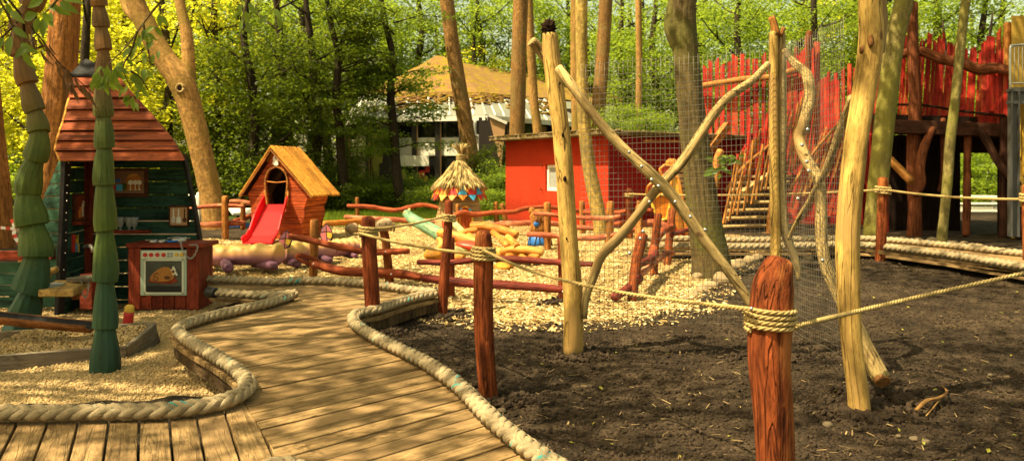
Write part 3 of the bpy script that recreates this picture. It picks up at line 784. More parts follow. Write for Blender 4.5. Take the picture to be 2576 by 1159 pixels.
cC = post_with_wrap([V(1958, 664, dC), V(1944, 720, dC), V(1938, 800, dC), V(1935, 900, dC), V(1945, 1030, dC), V(1957, 1300, dC), V(1960, 1340, dC)],
    [PX(36, dC), PX(50, dC), PX(53, dC), PX(53, dC), PX(50, dC), PX(45, dC), PX(44, dC)], 'large scarred red post in the foreground with four turns of rope',
    V(0, 800, dC).z, 4.0, .0108, R(-160), seg=28, n=30, bolts=[(V(1890, 776, dC - .09).x, dC - .09, V(0, 776, dC - .09).z)])
dB = 5.09
cB = post_with_wrap([V(1216, 590, dB), V(1216, 640, dB), V(1216, 760, dB), V(1220, 880, dB), V(1230, 1000, dB), V(1231, 1040, dB)], [PX(20, dB), PX(25, dB), PX(25, dB), PX(24, dB), PX(24, dB), PX(24, dB)],
    'red post standing in soil by the curved rope with crossed rope winding', V(0, 636, dB).z, 3.5, .0112, R(200), seg=22, n=24)
dA = 7.16
cA = post_with_wrap([V(925, 553, dA), V(928, 600, dA), V(933, 700, dA), V(938, 790, dA), V(942, 845, dA)], [PX(17, dA), PX(19, dA), PX(19, dA), PX(19, dA), PX(19, dA)],
    'tall dark red post rising beside the walkway bend', V(0, 582, dA).z, 3.0, .014, R(180), mat='red_post_dark', n=22)
dD = 8.05
cD = post_with_wrap([V(1129, 508, dD), V(1128, 560, dD), V(1122, 640, dD), V(1116, 720, dD), V(1113, 800, dD)], [PX(10, dD), PX(11, dD), PX(12, dD), PX(13, dD), PX(12, dD)],
    'slim dark red post where the rope line ends near the stone', V(0, 548, dD).z, 2.5, .013, R(190), mat='red_post_dark', n=22)
dE = 12.6
cE = post_with_wrap([V(2221, 452, dE), V(2221, 500, dE), V(2219, 560, dE), V(2213, 665, dE)], [PX(13, dE), PX(14, dE), PX(13, dE), PX(12, dE)],
    'red rope post in front of the right boardwalk and dark fort', V(0, 477, dE).z, 3.0, .02, 0, mat='red_post', n=22)
dF = 17.0
cF = post_with_wrap([V(1582, 478, dF), V(1582, 520, dF), V(1584, 605, dF)], [PX(9, dF), PX(9, dF), PX(9, dF)], 'thin red rope post behind the mesh near the dark red wall', V(0, 490, dF).z, 2.0, .02, 0, n=14)
dG = 11.2
cGp = post_with_wrap([V(2585, 470, dG), V(2586, 560, dG), V(2588, 690, dG)], [PX(13, dG)] * 3, 'red rope post cut off by the right edge of the picture', V(0, 497, dG).z, 3.0, .02, 0, n=14)
def rope(path, pr, label):
    mb = MB(); twist(mb, path, pr); o = mb.build('hemp_rope', M['rope_thin']); tag(o, label, 'rope', RG)
def sag(a, b, s, n=6): return [Vector(a).lerp(Vector(b), i / n) + Vector((0, 0, -4 * s * (i / n) * (1 - i / n))) for i in range(n + 1)]
rope([V(1213, 628, dB - .09), V(1300, 668, dB - .25), V(1400, 700, 4.75), V(1560, 735, 4.3), V(1720, 758, 3.85), V(1888, 778, dC - .09)], .0108, 'hemp rope from the large foreground post to the next red post')
rope([V(2000, 820, dC - .08), V(2150, 784, 3.6), V(2360, 735, 4.05), V(2640, 672, 4.5)], .0112, 'hemp rope rising from the foreground post to the right picture edge')
rope(sag(V(905, 587, dA - .08), V(1200, 640, dB + .02), .02), .0125, 'hemp rope between the walkway bend post and the soil post')
rope(sag(V(1128, 541, dD - .08), V(935, 576, dA - .08), .02), .012, 'hemp rope between the two dark red posts of the fence corner')
rope(sag(V(2230, 478, dE - .1), V(2590, 501, dG), .04), .018, 'hemp rope in front of the dark fort on the right')
rope(sag(V(1582, 488, dF - .1), V(2212, 478, dE - .1), .05), .018, 'hemp rope passing behind the wire mesh in front of the stairs')

# ================================================================ log rail fences
def rail_fence(label, posts, rails, pm='orange_post', rm='red_rail'):
    p0 = posts[0]; b = V(*p0[0][-1][:2], p0[1])
    t = thing('log_rail_fence', label, 'fence', (b.x, b.y, 0), 'low log rail fences round the wood chip area')
    for p in posts:
        pts, d, r = p[:3]; m = p[3] if len(p) > 3 else pm
        mb = MB(); q = [V(x, y, d) for x, y in pts]; q[-1] = q[-1] + Vector((0, 0, -.08))
        mb.tube(q, PX(r, d), 12, 12, .08, 'round', fr=1.0); mb.build('post', M[m], t)
    for pts, d0, d1, r, *m in rails:
        mb = MB(); n = len(pts)
        q = [V(x, y, d0 + (d1 - d0) * i / (n - 1)) for i, (x, y) in enumerate(pts)]
        dm = (d0 + d1) / 2; r = r if isinstance(r, list) else [r * .92, r, r * 1.05, r, r * .85]
        mb.tube(q, [PX(k, dm) for k in r], 26, 10, .16, 'round', fr=1.6)
        o = mb.build('rail', M[m[0] if m else rm], t)
    return t
f1 = rail_fence('log fence between the purple yellow log creature and the walkway, lower rail with looped end',
    [([(791, 556), (790, 620), (787, 704)], 10.7, 11), ([(964, 572), (972, 620), (982, 720)], 10.2, 11, 'red_post')],
    [([(730, 594), (790, 606), (860, 622), (940, 634), (1027, 631)], 10.58, 10.0, 8.5),
     ([(790, 664), (825, 674), (870, 682), (940, 685), (1010, 689), (1058, 697)], 10.56, 10.0, 11.5)])
mb = MB(); mb.tube([V(x, y, 10.58) for x, y in [(792, 668), (765, 658), (748, 648), (752, 641), (775, 646), (800, 656), (815, 670)]], PX(5.5, 10.5), 22, 8, .1); mb.build('rail_loop', M['red_rail'], f1)
mb = MB()
for x, y, d in ((798, 607, 10.5), (788, 664, 10.5), (970, 633, 9.98), (984, 690, 9.98)):
    mb = MB(); mb.blob(V(x, y, d - .02), (.012, .012, .012), 0, 8, 6); mb.build('bolt', M['bolt'], f1)
f2 = rail_fence('dark burgundy log fence where the soil meets the sunlit wood chips',
    [([(1134, 600), (1134, 745)], 9.2, 10, 'red_post_dark'), ([(1412, 600), (1414, 680), (1416, 768)], 8.75, 10, 'red_post_dark')],
    [([(1052, 659), (1140, 660), (1210, 651), (1280, 651), (1370, 657), (1440, 662), (1490, 664)], 9.1, 8.55, 8, 'burgundy_rail'),
     ([(1066, 699), (1130, 707), (1200, 713), (1300, 718), (1424, 728)], 9.1, 8.6, 11, 'burgundy_rail')])
mb = MB()
for x, y, d in ((1131, 712, 9.0), (1416, 733, 8.55), (1413, 662, 8.5)):
    mb = MB(); mb.blob(V(x, y, d - .03), (.011, .011, .011), 0, 8, 6); mb.build('bolt', M['bolt'], f2)
rail_fence('pinkish red log fence between the green kitchen hut and the playhouse',
    [([(566, 496), (567, 600)], 17.0, 8.5), ([(611, 512), (611, 566)], 17.6, 6.5)],
    [([(470, 527), (510, 520), (560, 517), (612, 519)], 17.2, 17.4, 5.5, 'pink_rail'), ([(490, 566), (540, 565), (580, 562), (614, 561)], 16.8, 17.3, 7.5, 'pink_rail'), ([(580, 507), (605, 508), (634, 513)], 18.5, 18.6, 6, 'pink_rail'), ([(590, 556), (625, 545), (640, 534)], 18.2, 19, 6, 'red_rail')])
rail_fence('wavy red log fence in front of the bushes left of the thatched tower',
    [([(898, 498), (900, 565)], 21.5, 5)],
    [([(875, 518), (930, 520), (990, 529), (1030, 521), (1065, 515), (1112, 525)], 21.3, 20.8, 5.5), ([(868, 546), (915, 549), (1000, 553), (1060, 556), (1112, 556)], 21.3, 20.8, 6.5, 'pink_rail')])
rail_fence('long wavy red log fence running in front of the red hut',
    [([(1151, 515), (1152, 580)], 18.6, 5), ([(1247, 510), (1250, 572)], 19.6, 6), ([(1263, 514), (1276, 565)], 20.3, 6), ([(1464, 508), (1466, 590)], 18.6, 7), ([(1608, 507), (1607, 600)], 16.8, 7)],
    [([(1140, 545), (1165, 534), (1190, 540), (1235, 535), (1290, 533), (1325, 524), (1380, 521), (1430, 527), (1480, 535)], 18.4, 19.2, [6, 7, 6, 5.5, 6]),
     ([(1470, 533), (1510, 536), (1560, 534), (1600, 527), (1640, 528)], 18.4, 16.6, 6), 
     ([(1210, 590), (1225, 572), (1262, 563), (1300, 562), (1345, 560), (1400, 563), (1450, 572), (1510, 574)], 18.2, 17.6, 7, 'pink_rail'), ([(1480, 566), (1530, 566), (1580, 560), (1625, 560)], 18.0, 16.5, 6)])
rail_fence('faded pink log fence beside the small carved figure with the blue skirt',
    [([(1377, 512), (1378, 627)], 14.8, 9), ([(1536, 510), (1534, 560), (1530, 640)], 14.2, 10)],
    [([(1328, 589), (1390, 592), (1450, 598), (1510, 597), (1560, 588), (1606, 574)], 14.6, 14.0, 7.5, 'pink_rail'), ([(1344, 537), (1400, 541), (1470, 548), (1530, 548), (1560, 543)], 14.6, 14.0, 5.5, 'pink_rail')])

# ================================================================ wire mesh fence with peeled logs
d1, d2, d3 = 6.3, 6.2, 4.8
b1 = V(1442, 890, d1)
mf = thing('wire_mesh_fence', 'wire mesh fence on three peeled log posts with crossed branches', 'fence', (b1.x, b1.y, 0))
mb = MB(); mb.tube([V(x, y, d1) for x, y in [(1383, 84), (1386, 130), (1398, 230), (1412, 330), (1420, 430), (1426, 530), (1434, 640), (1442, 760), (1441, 900)]], [PX(k, d1) for k in (18, 21, 22, 22, 22, 23, 24, 25, 26)], 40, 24, .09, 'flat', fr=1.0)
p = mb.build('post', M['peeled'], mf); p['label'] = 'peeled log post with dark rotten top'
mb = MB(); mb.blob(V(1381, 74, d1), (PX(17, d1), PX(17, d1), PX(23, d1)), .55, 40, 28, fr=4.5); mb.build('rotten_top', M['bark_rot'], p)
mb = MB(); mb.tube([V(1336, 104, d1 + .05), V(1356, 124, d1 + .08), V(1392, 180, d1 + .1)], PX(13, d1), 8, 12, .12, 'flat'); mb.build('branch_stub', M['peeled_grey'], p)
mb = MB()
for x, y, r in ((1416, 340, 5), (1421, 450, 6), (1408, 210, 4), (1410, 130, 3), (1425, 600, 3)): mb.blob(V(x, y, d1 - PX(24, d1)), (PX(r * .7, d1), .006, PX(r * 1.1, d1)), .3, 10, 8)
mb.build('knot', M['bark_rot'], p)
mb = MB(); mb.tube([V(x, y, d2) for x, y in [(1946, 84), (1946, 200), (1947, 400), (1950, 560), (1952, 700), (1950, 900)]], [PX(k, d2) for k in (11, 11.5, 12, 12, 13, 14)], 36, 18, .06, 'round', fr=1.0)
p2 = mb.build('post', M['peeled'], mf); p2['label'] = 'split peeled log post standing behind the large red post'
mb = MB(); mb.tube([V(x, y, d2 + .03) for x, y in [(1966, 84), (1966, 200), (1966, 400), (1966, 480), (1975, 580), (2003, 660), (2010, 700)]], [PX(k, d2) for k in (10, 11.5, 12, 12, 12, 10, 8)], 36, 14, .09, 'round', fr=1.0); mb.build('split_half', M['peeled_grey'], p2)
mb = MB(); mb.tube([V(1952, 90, d2), V(1948, 64, d2), V(1940, 42, d2)], [PX(12, d2), PX(10, d2), PX(8, d2)], 7, 10, .2, 'flat'); mb.tube([V(1962, 90, d2), V(1972, 70, d2)], PX(6, d2), 4, 8, .2, 'flat'); mb.build('branch_stub', M['orange_post'], p2)
mb = MB(); mb.tube([V(x, y, d3) for x, y in [(2192, -120), (2188, 0), (2190, 110), (2172, 240), (2152, 380), (2134, 560), (2134, 700), (2142, 850), (2158, 980), (2164, 1045)]], [PX(k, d3) for k in (27, 28, 30, 28, 28, 30, 29, 26, 26, 28)], 44, 24, .07, 'flat', fr=.9)
p3 = mb.build('post', M['peeled'], mf); p3['label'] = 'tall pale peeled log post with cut knot holes on the soil'
mb = MB()
for x, y, r in ((2190, 104, 13), (2168, 126, 9)): mb.blob(V(x, y, d3 - PX(29, d3)), (PX(r * .6, d3), .02, PX(r * 1.3, d3)), .3, 10, 8)
mb.build('knot', M['cut_end'], p3)
mb = MB(); mb.tube([V(2205, 130, d3 + .06), V(2214, 60, d3 + .1), V(2210, -60, d3 + .12)], PX(18, d3), 12, 12, .12); mb.build('side_stem', M['peeled_grey'], p3)
def branch(P, rad, label, n=44):
    mb = MB(); dm = P[0][2]; mb.tube([V(*q) for q in P], [PX(k, dm) for k in rad] if isinstance(rad, list) else PX(rad, dm), n, 12, .16, 'flat', fr=1.3)
    o = mb.build('cross_branch', M['peeled_grey'], mf); o['label'] = label; return o
branch([(1405, 170, 6.18), (1438, 216, 6.12), (1500, 298, 6.1), (1570, 376, 6.1), (1640, 440, 6.05), (1690, 490, 6.05), (1745, 565, 6.05), (1800, 640, 6.05), (1850, 705, 6.05), (1895, 775, 6.05)], [11, 12, 12.5, 13.5, 14.5, 14, 14, 13, 12, 11], 'weathered branch sloping down to the right')
branch([(1933, 160, 6.2), (1890, 205, 6.18), (1830, 247, 6.17), (1780, 310, 6.17), (1725, 395, 6.17), (1680, 445, 6.2), (1640, 490, 6.17), (1600, 545, 6.17), (1555, 600, 6.17), (1515, 640, 6.17), (1495, 690, 6.2), (1474, 745, 6.22), (1470, 800, 6.25)], [8, 10, 11, 12, 12.5, 12.5, 12.5, 12, 12.5, 12.5, 11, 10, 8], 'grey bent branch sloping down to the left')
branch([(1975, 128, 6.15), (2000, 160, 6.0), (2030, 190, 5.85), (2036, 250, 5.75), (2022, 310, 5.7), (2010, 350, 5.7), (2028, 400, 5.6), (2060, 455, 5.5), (2066, 520, 5.45), (2066, 590, 5.4), (2076, 660, 5.35), (2110, 740, 5.3), (2150, 820, 5.2), (2185, 890, 5.15), (2214, 950, 5.1)], [8, 10, 12.5, 13.5, 13, 12.5, 13, 13, 12, 13, 14, 15, 16, 17, 20], 'crooked branch ending in a sawn foot right of the tall post', 60)
o = MB(); e = V(2218, 958, 5.08); o.tube([V(2212, 946, 5.1), V(2221, 962, 5.06)], PX(19.5, 5.1), 3, 14, .05, 'flat'); o.build('sawn_end', M['cut_end'], mf)
branch([(2145, 245, 4.95), (2110, 340, 5.2), (2080, 420, 5.35), (2040, 500, 5.55), (2005, 560, 5.8), (1985, 600, 6.0)], [11, 11, 10, 9, 8, 6], 'thin branch rising from the split post to the tall post')
mb = MB()
for x, y, d in ((1711, 382, 6.02), (1745, 418, 6.02), (1771, 453, 6.0), (1785, 468, 5.95), (1828, 510, 5.95), (1865, 548, 5.95), (1900, 584, 5.95), (1936, 660, 5.95), (1640, 610, 6.05), (1770, 600, 6.0)): pass
for x, y, d in ((1583, 383, 6.0), (1614, 419, 6.0), (1640, 452, 5.96), (1657, 468, 5.96), (1699, 508, 5.96), (1737, 545, 5.96), (1774, 578, 5.96), (1634, 508, 6.08), (1618, 582, 6.08), (1611, 600, 6.08), (1584, 637, 6.08), (2032, 326, 5.6), (2018, 365, 5.6), (2030, 407, 5.5), (2035, 430, 5.5), (2008, 500, 5.55), (2070, 655, 5.24)):
    mb = MB(); c = V(x, y, d - .045); mb.blob(c, (.014, .010, .014), 0, 10, 7); mb.build('bolt', M['bolt'], mf)
def mesh_panel(a, b, z0a, z0b, z1a, z1b, du, dz, label, bulge=.03):
    mb = MB(); a, b = Vector(a), Vector(b); L = (Vector((b.x, b.y)) - Vector((a.x, a.y))).length; nu = int(L / du)
    nrm = Vector((b.y - a.y, -(b.x - a.x), 0)).normalized()
    o = random.uniform(0, 40)
    def pt(u, w):
        z0 = z0a + (z0b - z0a) * u; z1 = z1a + (z1b - z1a) * u
        z = z0 + (z1 - z0) * w
        p = a.lerp(b, u); p.z = z
        k = bulge * (mn.noise((u * 2.2 + o, w * 2.4, 0)) + .25 * mn.noise((u * 7, w * 7 + o, 1)))
        p += nrm * k * math.sin(math.pi * min(1, max(0, u))) ** .5
        p.z += .012 * mn.noise((u * 3, w * 3 + o, 5)); return p
    r = .0015
    for i in range(nu + 1):
        u = i / nu; top = 1 + random.uniform(-.005, .02)
        mb.tube([pt(u, top * k / 14) for k in range(15)], r, 15, 4, 0, 'flat')
    nz = int((z1a - z0a) / dz)
    for k in range(nz + 1):
        w = k / nz
        mb.tube([pt(i / 16, w) for i in range(17)], r, 17, 4, 0, 'flat')
    x = mb.build('mesh_panel', M['wire'], mf); x['label'] = label
z = lambda y, d: V(0, y, d).z
mesh_panel(V(1462, 0, 6.22), V(1935, 0, 6.12), z(803, 6.22), z(815, 6.12), z(165, 6.22), z(128, 6.12), .036, .045, 'wire panel in front of the crossed branches')
mesh_panel(V(1968, 0, 6.1), V(2122, 0, 4.95), z(818, 6.1), z(893, 4.95), z(120, 6.1), z(50, 4.95), .036, .045, 'wire panel seen edge on beside the tall post', .04)

# ================================================================ green kitchen hut
h0 = G(330, 780, GZ)
hut = thing('play_kitchen_hut', 'dark green plank play kitchen hut with red shingled roof and oven', 'playhouse', (h0.x, h0.y, GZ))
dW = 9.35
def wallx(y):   # right outline of the back wall, px at depth dW
    pts = [(395, 463), (450, 474), (520, 488), (600, 502), (680, 512), (790, 518)]
    for (ya, xa), (yb, xb) in zip(pts[:-1], pts[1:]):
        if y <= yb: return xa + (xb - xa) * (y - ya) / (yb - ya)
    return 518
mb = MB(); y = 392
while y < 775:
    hgt_ = 33
    y2 = min(y + hgt_ - (3.0 if y < 690 else 2.0), 778)
    a, b = wallx(y), wallx(y2); x0 = 226
    f = [V(x0, y, dW), V(a, y + random.uniform(-1, 1), dW), V(b, y2 + random.uniform(-.6, .6), dW), V(x0, y2, dW)]
    mb.prism(f, (0, .035, 0)); y += hgt_
w_ = mb.build('back_wall', M['green_wall'], hut, .003)
mb = MB(); e = [V(wallx(q) + 1, q, dW - .02) for q in range(395, 790, 20)]
for a, b in zip(e[:-1], e[1:]): mb.beam(a, b, .03, .085, (0, 1, 0))
mb.build('edge_strip', M['black_strip'], hut)
# left return wall: from the front black post back to the red corner post
pa, pb = V(160, 0, 8.55), V(226, 0, 9.4)
mb = MB(); zt, zb = z(398, 8.8), GZ
k = 0; zz_ = zb
while zz_ < zt:
    z2 = min(zz_ + .145, zt)
    mb.prism([(pa.x, pa.y, zz_), (pb.x, pb.y, zz_), (pb.x, pb.y, z2 - .008), (pa.x, pa.y, z2 - .008)], (-.03, .01, 0)); zz_ = z2
mb.build('side_wall', M['green_wall'], hut, .003)
mb = MB(); mb.beam(V(224, 400, 9.25), V(222, 760, 9.25), PX(19, 9.25), .08, (1, 0, 0)); mb.build('corner_post', M['red_trim'], hut, .006)
mb = MB(); a, b = V(167, 398, 8.4), V(149, 790, 8.4); mb.beam(a, b, .05, PX(27, 8.4), (0, 1, 0))
bp = mb.build('front_post', M['black_strip'], hut, .006)
mb = MB()
for q in range(415, 700, 24):
    for s in (-6, 7):
        if random.random() < .75: mb.blob(V(166 - (q - 400) * .045 + s + random.uniform(-3, 3), q + random.uniform(-6, 6), 8.36), (.007, .006, .007), 0, 6, 5)
mb.build('nail', M['bolt'], bp)
# outer left wing wall, flaring down to the left
mb = MB(); y = 402
while y < 770:
    y2 = y + 31; f = lambda q: 150 - (q - 400) * .42 if q < 520 else 100 - (q - 520) * .34
    mb.prism([V(f(y), y, 8.8), V(152, y, 8.7), V(152, y2 - 2, 8.7), V(f(y2), y2 - 2, 8.8)], (0, .03, 0)); y = y2
mb.build('wing_wall', M['green_wall'], hut, .003)
mb = MB(); mb.beam(V(-30, 643, 8.6), V(135, 640, 8.6), .10, PX(20, 8.6), (0, 1, 0)); mb.build('counter_rail', M['red_trim'], hut, .006)
mb = MB(); y = 660
while y < 775: mb.prism([V(-40, y, 8.75), V(110, y, 8.75), V(110, y + 27, 8.75), V(-40, y + 27, 8.75)], (0, .03, 0)); y += 29
o = mb.build('low_wall', M['green_wall'], hut, .003)
# roof: overlapping boards leaning back
def roofL(y): 
    pts = [(188, 180), (230, 175), (300, 158), (345, 142), (378, 136), (402, 150)]
    for (ya, xa), (yb, xb) in zip(pts[:-1], pts[1:]):
        if y <= yb: return xa + (xb - xa) * (y - ya) / (yb - ya)
    return 150
def roofR(y):
    pts = [(188, 292), (205, 302), (240, 335), (300, 390), (350, 432), (402, 462)]
    for (ya, xa), (yb, xb) in zip(pts[:-1], pts[1:]):
        if y <= yb: return xa + (xb - xa) * (y - ya) / (yb - ya)
    return 462
ye = [186, 214, 244, 273, 301, 326, 351, 376, 403]
mb = MB()
for ya, yb in zip(ye[:-1], ye[1:]):
    da, db = 8.15 + (402 - ya) / 215 * .75, 8.15 + (402 - yb) / 215 * .75 - .05
    q = [V(roofL(ya), ya, da), V(roofR(ya), ya, da), V(roofR(yb) + 1, yb + 1, db), V(roofL(yb) - 1, yb + 2, db)]
    mb.prism(q, (0, .035, .012))
mb.build('roof', M['shingle'], hut, .005)
mb = MB()
for ya, yb in zip(ye[2:-1], ye[3:]):
    da, db = 8.15 + (402 - ya) / 215 * .75, 8.15 + (402 - yb) / 215 * .75 - .05
    q = [V(roofL(ya) - 1, ya, da - .01), V(roofL(yb) - 3, yb + 2, db - .01)]
    mb.prism([q[0], q[1], q[1] + Vector((-.03, .9, 0)), q[0] + Vector((-.03, .9 - (da - db), 0))], (.022, 0, 0))
mb.build('roof_edge', M['yellow_board'], hut, .003)
mb = MB(); ap = V(216, 147, 9.05); base = [V(176, 186, 8.85), V(296, 188, 8.85), V(296, 188, 9.5), V(176, 186, 9.5)]
b2 = [p + Vector((0, 0, -.03)) for p in base]
mb.add(base + [ap] + b2, [(0, 1, 4), (1, 2, 4), (2, 3, 4), (3, 0, 4), (5, 6, 1, 0), (6, 7, 2, 1), (7, 8, 3, 2), (8, 5, 0, 3), (8, 7, 6, 5)])
mb.build('roof_cap', M['black_strip'], hut, .004)
mb = MB(); q0 = [V(140, 396, 8.3), V(458, 396, 8.3), V(470, 396, 9.45), V(200, 396, 9.45)]; mb.prism(q0, (0, 0, .03))
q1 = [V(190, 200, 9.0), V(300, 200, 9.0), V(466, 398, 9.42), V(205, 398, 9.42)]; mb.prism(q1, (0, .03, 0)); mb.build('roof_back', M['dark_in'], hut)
# oven unit
dO = 8.85
mb = MB()
def slabbox(mb, x0, y0, x1, y1, d, th, mi=0): mb.box((V(x0, y0, d) + V(x1, y1, d)) / 2 + Vector((0, th / 2, 0)), (abs(PX(x1 - x0, d)), th, abs(PX(y1 - y0, d))), None, mi)
slabbox(mb, 322, 622, 353, 778, dO, .42); slabbox(mb, 468, 622, 500, 778, dO, .42)
for i in range(4): slabbox(mb, 354 + i * 28.5, 742, 381 + i * 28.5, 778, dO + .012, .4)
slabbox(mb, 316, 612, 512, 623, dO - .03, .46)
ov = mb.build('oven_cabinet', M['red_trim'], hut, .005)
mb = MB(); slabbox(mb, 353, 629, 469, 743, dO - .012, .03); fr = mb.build('oven_front', M['oven_frame'], ov, .004)
mb = MB(); slabbox(mb, 356, 631, 467, 651, dO - .022, .012); mb.build('control_panel', M['oven_panel'], ov, .003)
def disc(mb, x, y, d, r, th=.014, mi=0, seg=14, sx=1, sy=1):
    c = V(x, y, d); mb.prism([c + Vector((math.cos(a) * PX(r, d) * sx, 0, math.sin(a) * PX(r, d) * sy)) for a in [2 * math.pi * k / seg for k in range(seg)]], (0, th, 0), mi)
for k, x in enumerate((364, 379, 395, 410.5)):
    mb = MB(); disc(mb, x, 641, dO - .036, 5.2); tag(mb.build('oven_knob', M['red'], ov, .002), 'red knob')
for x in (443, 456.5):
    mb = MB(); disc(mb, x, 640.5, dO - .036, 5.2, seg=6); tag(mb.build('oven_knob', M['yellow'], ov, .002), 'yellow hexagonal knob')
mb = MB()
for dx, dy in ((-4, -3.3), (4, -3.3), (-4, 3.3), (4, 3.3)): disc(mb, 427 + dx, 641 + dy, dO - .030, 3.1, .012)
mb.build('button_cluster', M['glass_grey'], ov)
mb = MB()
for x0, y0, x1, y1 in ((362, 652, 464, 656), (362, 735, 464, 739), (362, 652, 366, 739), (457, 652, 462, 739)): slabbox(mb, x0, y0, x1, y1, dO - .021, .012)
mb.build('door_frame', M['oven_panel'], ov, .002)
mb = MB(); slabbox(mb, 366, 656, 457, 735, dO - .014, .01); gl = mb.build('oven_door', M['oven_glass'], ov)
mb = MB(); slabbox(mb, 368, 719, 456, 735, dO - .018, .005); mb.build('tray_shelf', M['black'], gl)
def poly_px(mb, L, d, th=.006, mi=0): mb.prism([V(x, y, d) for x, y in L], (0, th, 0), mi)
mb = MB(); poly_px(mb, [(374, 709), (430, 714), (446, 708), (446, 704), (436, 697), (376, 700)], dO - .021); mb.build('platter', M['red_trim'], gl)
mb = MB(); poly_px(mb, [(379, 706), (377, 699), (382, 690), (390, 683), (400, 675), (411, 671), (424, 672), (433, 678), (436, 686), (439, 695), (432, 704), (420, 707), (400, 708)], dO - .026); mb.build('roast_bird', M['turkey'], gl)
mb = MB(); disc(mb, 420, 694, dO - .030, 10, .006, sy=.9); mb.build('drumstick', M['turkey'], gl)
mb = MB(); disc(mb, 420, 698, dO - .033, 7.5, .005, sy=.6); mb.build('drumstick_shade', M['turkey_dark'], gl)
mb = MB(); mb.tube([V(x, y, dO - .028) for x, y in [(399, 688), (392, 687), (387, 692), (390, 697), (397, 698), (396, 704), (389, 705), (384, 701)]], .0042, 24, 5); mb.build('swirl', M['turkey_dark'], gl)
mb = MB()
for (xa, ya, xb, yb) in ((430, 680, 436, 676), (434, 690, 441, 688)):
    mb.tube([V(xa, ya, dO - .028), V(xb, yb, dO - .028)], .009, 3, 6)
    for dx, dy in ((0, -3), (3, 2)): disc(mb, xb + dx, yb + dy, dO - .032, 3, .008)
mb.build('bone', M['bone'], gl)
# pots on the oven
def pot(x, y0, y1, r, d, mat, label, extra=None):
    c = V(x, y1, d); R_ = PX(r, d); hh = PX(y1 - y0, d)
    t = thing('cooking_pot', label, 'pot', c)
    mb = MB(); mb.lathe(c, [(R_ * .9, 0), (R_, .01), (R_, hh), (R_ * .93, hh), (R_ * .9, .02)], 22); mb.build('pot_body', M[mat], t)
    mb = MB(); mb.tube([c + Vector((R_, 0, hh * .8)), c + Vector((R_ + .04, -.01, hh * .82))], .008, 3, 6); mb.tube([c + Vector((-R_, 0, hh * .8)), c + Vector((-R_ - .04, -.01, hh * .82))], .008, 3, 6); mb.build('pot_handle', M['steel'], t)
pot(450, 596, 611, 19, dO + .15, 'steel', 'tall steel cooking pot on the right of the red oven cabinet')
pot(387, 602, 612, 11, dO + .12, 'steel', 'low steel pan at the left of the oven top')
pot(408, 602, 612, 10, dO + .12, 'steel', 'low steel pan second from the left on the oven top')
mb = MB(); c = V(433, 609, dO + .05)
mb.tube([c + Vector((math.cos(a) * .05, math.sin(a) * .06, .012)) for a in [2 * math.pi * k / 20 for k in range(21)]], .012, 24, 8); tag(mb.build('blue_ring', M['blue']), 'small blue ring lying between pan and pot', 'ring')
def chain(P, label, r=.012, w=.0035):
    C = crom(P, 60); L = sum((b - a).length for a, b in zip(C, C[1:])); n = max(6, int(L / (r * 1.5))); C = crom(P, n); mb = MB()
    for i in range(n - 1):
        t = (C[i + 1] - C[i]).normalized(); s = t.cross(Vector((0, 1, .2))).normalized()
        if i % 2: s = t.cross(s)
        c = (C[i] + C[i + 1]) / 2
        mb.tube([c + t * math.cos(a) * r * 1.15 + s * math.sin(a) * r * .7 for a in [2 * math.pi * k / 8 for k in range(9)]], w, 9, 4, 0, 'flat')
    tag(mb.build('chain', M['steel']), label, 'chain', 'metal chains on the play kitchen')
chain([V(452, 600, dO - .05), V(458, 625, dO - .06), V(468, 643, dO - .05), V(480, 650, dO - .05), V(490, 640, dO - .05), V(497, 618, dO - .03), V(476, 616, dO - .05)], 'metal chain hanging over the right corner of the red oven cabinet')
# shelves and pictures on the walls
mb = MB(); slabbox(mb, 262, 423, 371, 496, dW - .03, .03); fpic = mb.build('picture_frame', M['frame_brown'], hut, .004); fpic['label'] = 'wide painted cupboard picture with mugs and glasses'
mb = MB(); slabbox(mb, 266, 430, 362, 486, dW - .036, .01); mb.build('picture', M['picture_brown'], fpic)
mb = MB(); poly_px(mb, [(345, 482), (345, 460), (350, 452), (360, 447), (376, 447), (385, 452), (388, 460), (388, 478)][0:0] or [(344, 478), (344, 452), (350, 441), (362, 437), (372, 437), (372, 478)][0:0] or [(316, 478), (316, 452), (322, 441), (332, 437), (345, 438), (354, 446), (357, 455), (357, 478)], dW - .041); mb.build('bread_board', M['orange_log'], fpic)
mb = MB()
for x in (328, 340, 350):
    disc(mb, x, 459, dW - .047, 6, .006, sy=1.0); slabbox(mb, x - .7, 464, x + .7, 475, dW - .046, .005); disc(mb, x, 477, dW - .046, 4, .005, sy=.3)
mb.build('painted_wine_glass', M['white'], fpic)
mb = MB(); slabbox(mb, 292, 464, 308, 480, dW - .045, .006); mb.build('painted_mug', M['light_blue'], fpic)
mb = MB(); slabbox(mb, 306, 461, 318, 477, dW - .043, .006); mb.build('painted_mug', M['leaf_mid'], fpic)
mb = MB(); slabbox(mb, 274, 462, 290, 478, dW - .043, .006); mb.build('painted_mug', M['red'], fpic)
mb = MB(); slabbox(mb, 290, 450, 302, 458, dW - .043, .006); mb.build('painted_bowl', M['blue'], fpic)
mb = MB(); slabbox(mb, 270, 579, 371, 588, dW - .11, .11); mb.build('wall_shelf', M['red_trim'], hut, .004)
for k, x in enumerate((303, 325, 338)):
    mb = MB(); c = V(x, 579, dW - .05 + .02 * k)
    mb.lathe(c, [(.035, 0), (.03, .006), (.009, .012), (.009, .03), (.03, .05), (.05, .145), (.052, .155), (.045, .15), (.02, .06)], 16)
    tag(mb.build('sundae_glass', M['glass_grey']), ('grey sundae glass nearest the palm log on the red wall shelf', 'middle grey sundae glass on the red wall shelf', 'grey sundae glass at the right end of the three on the shelf')[k], 'glass', 'sundae glasses on the wall shelf')
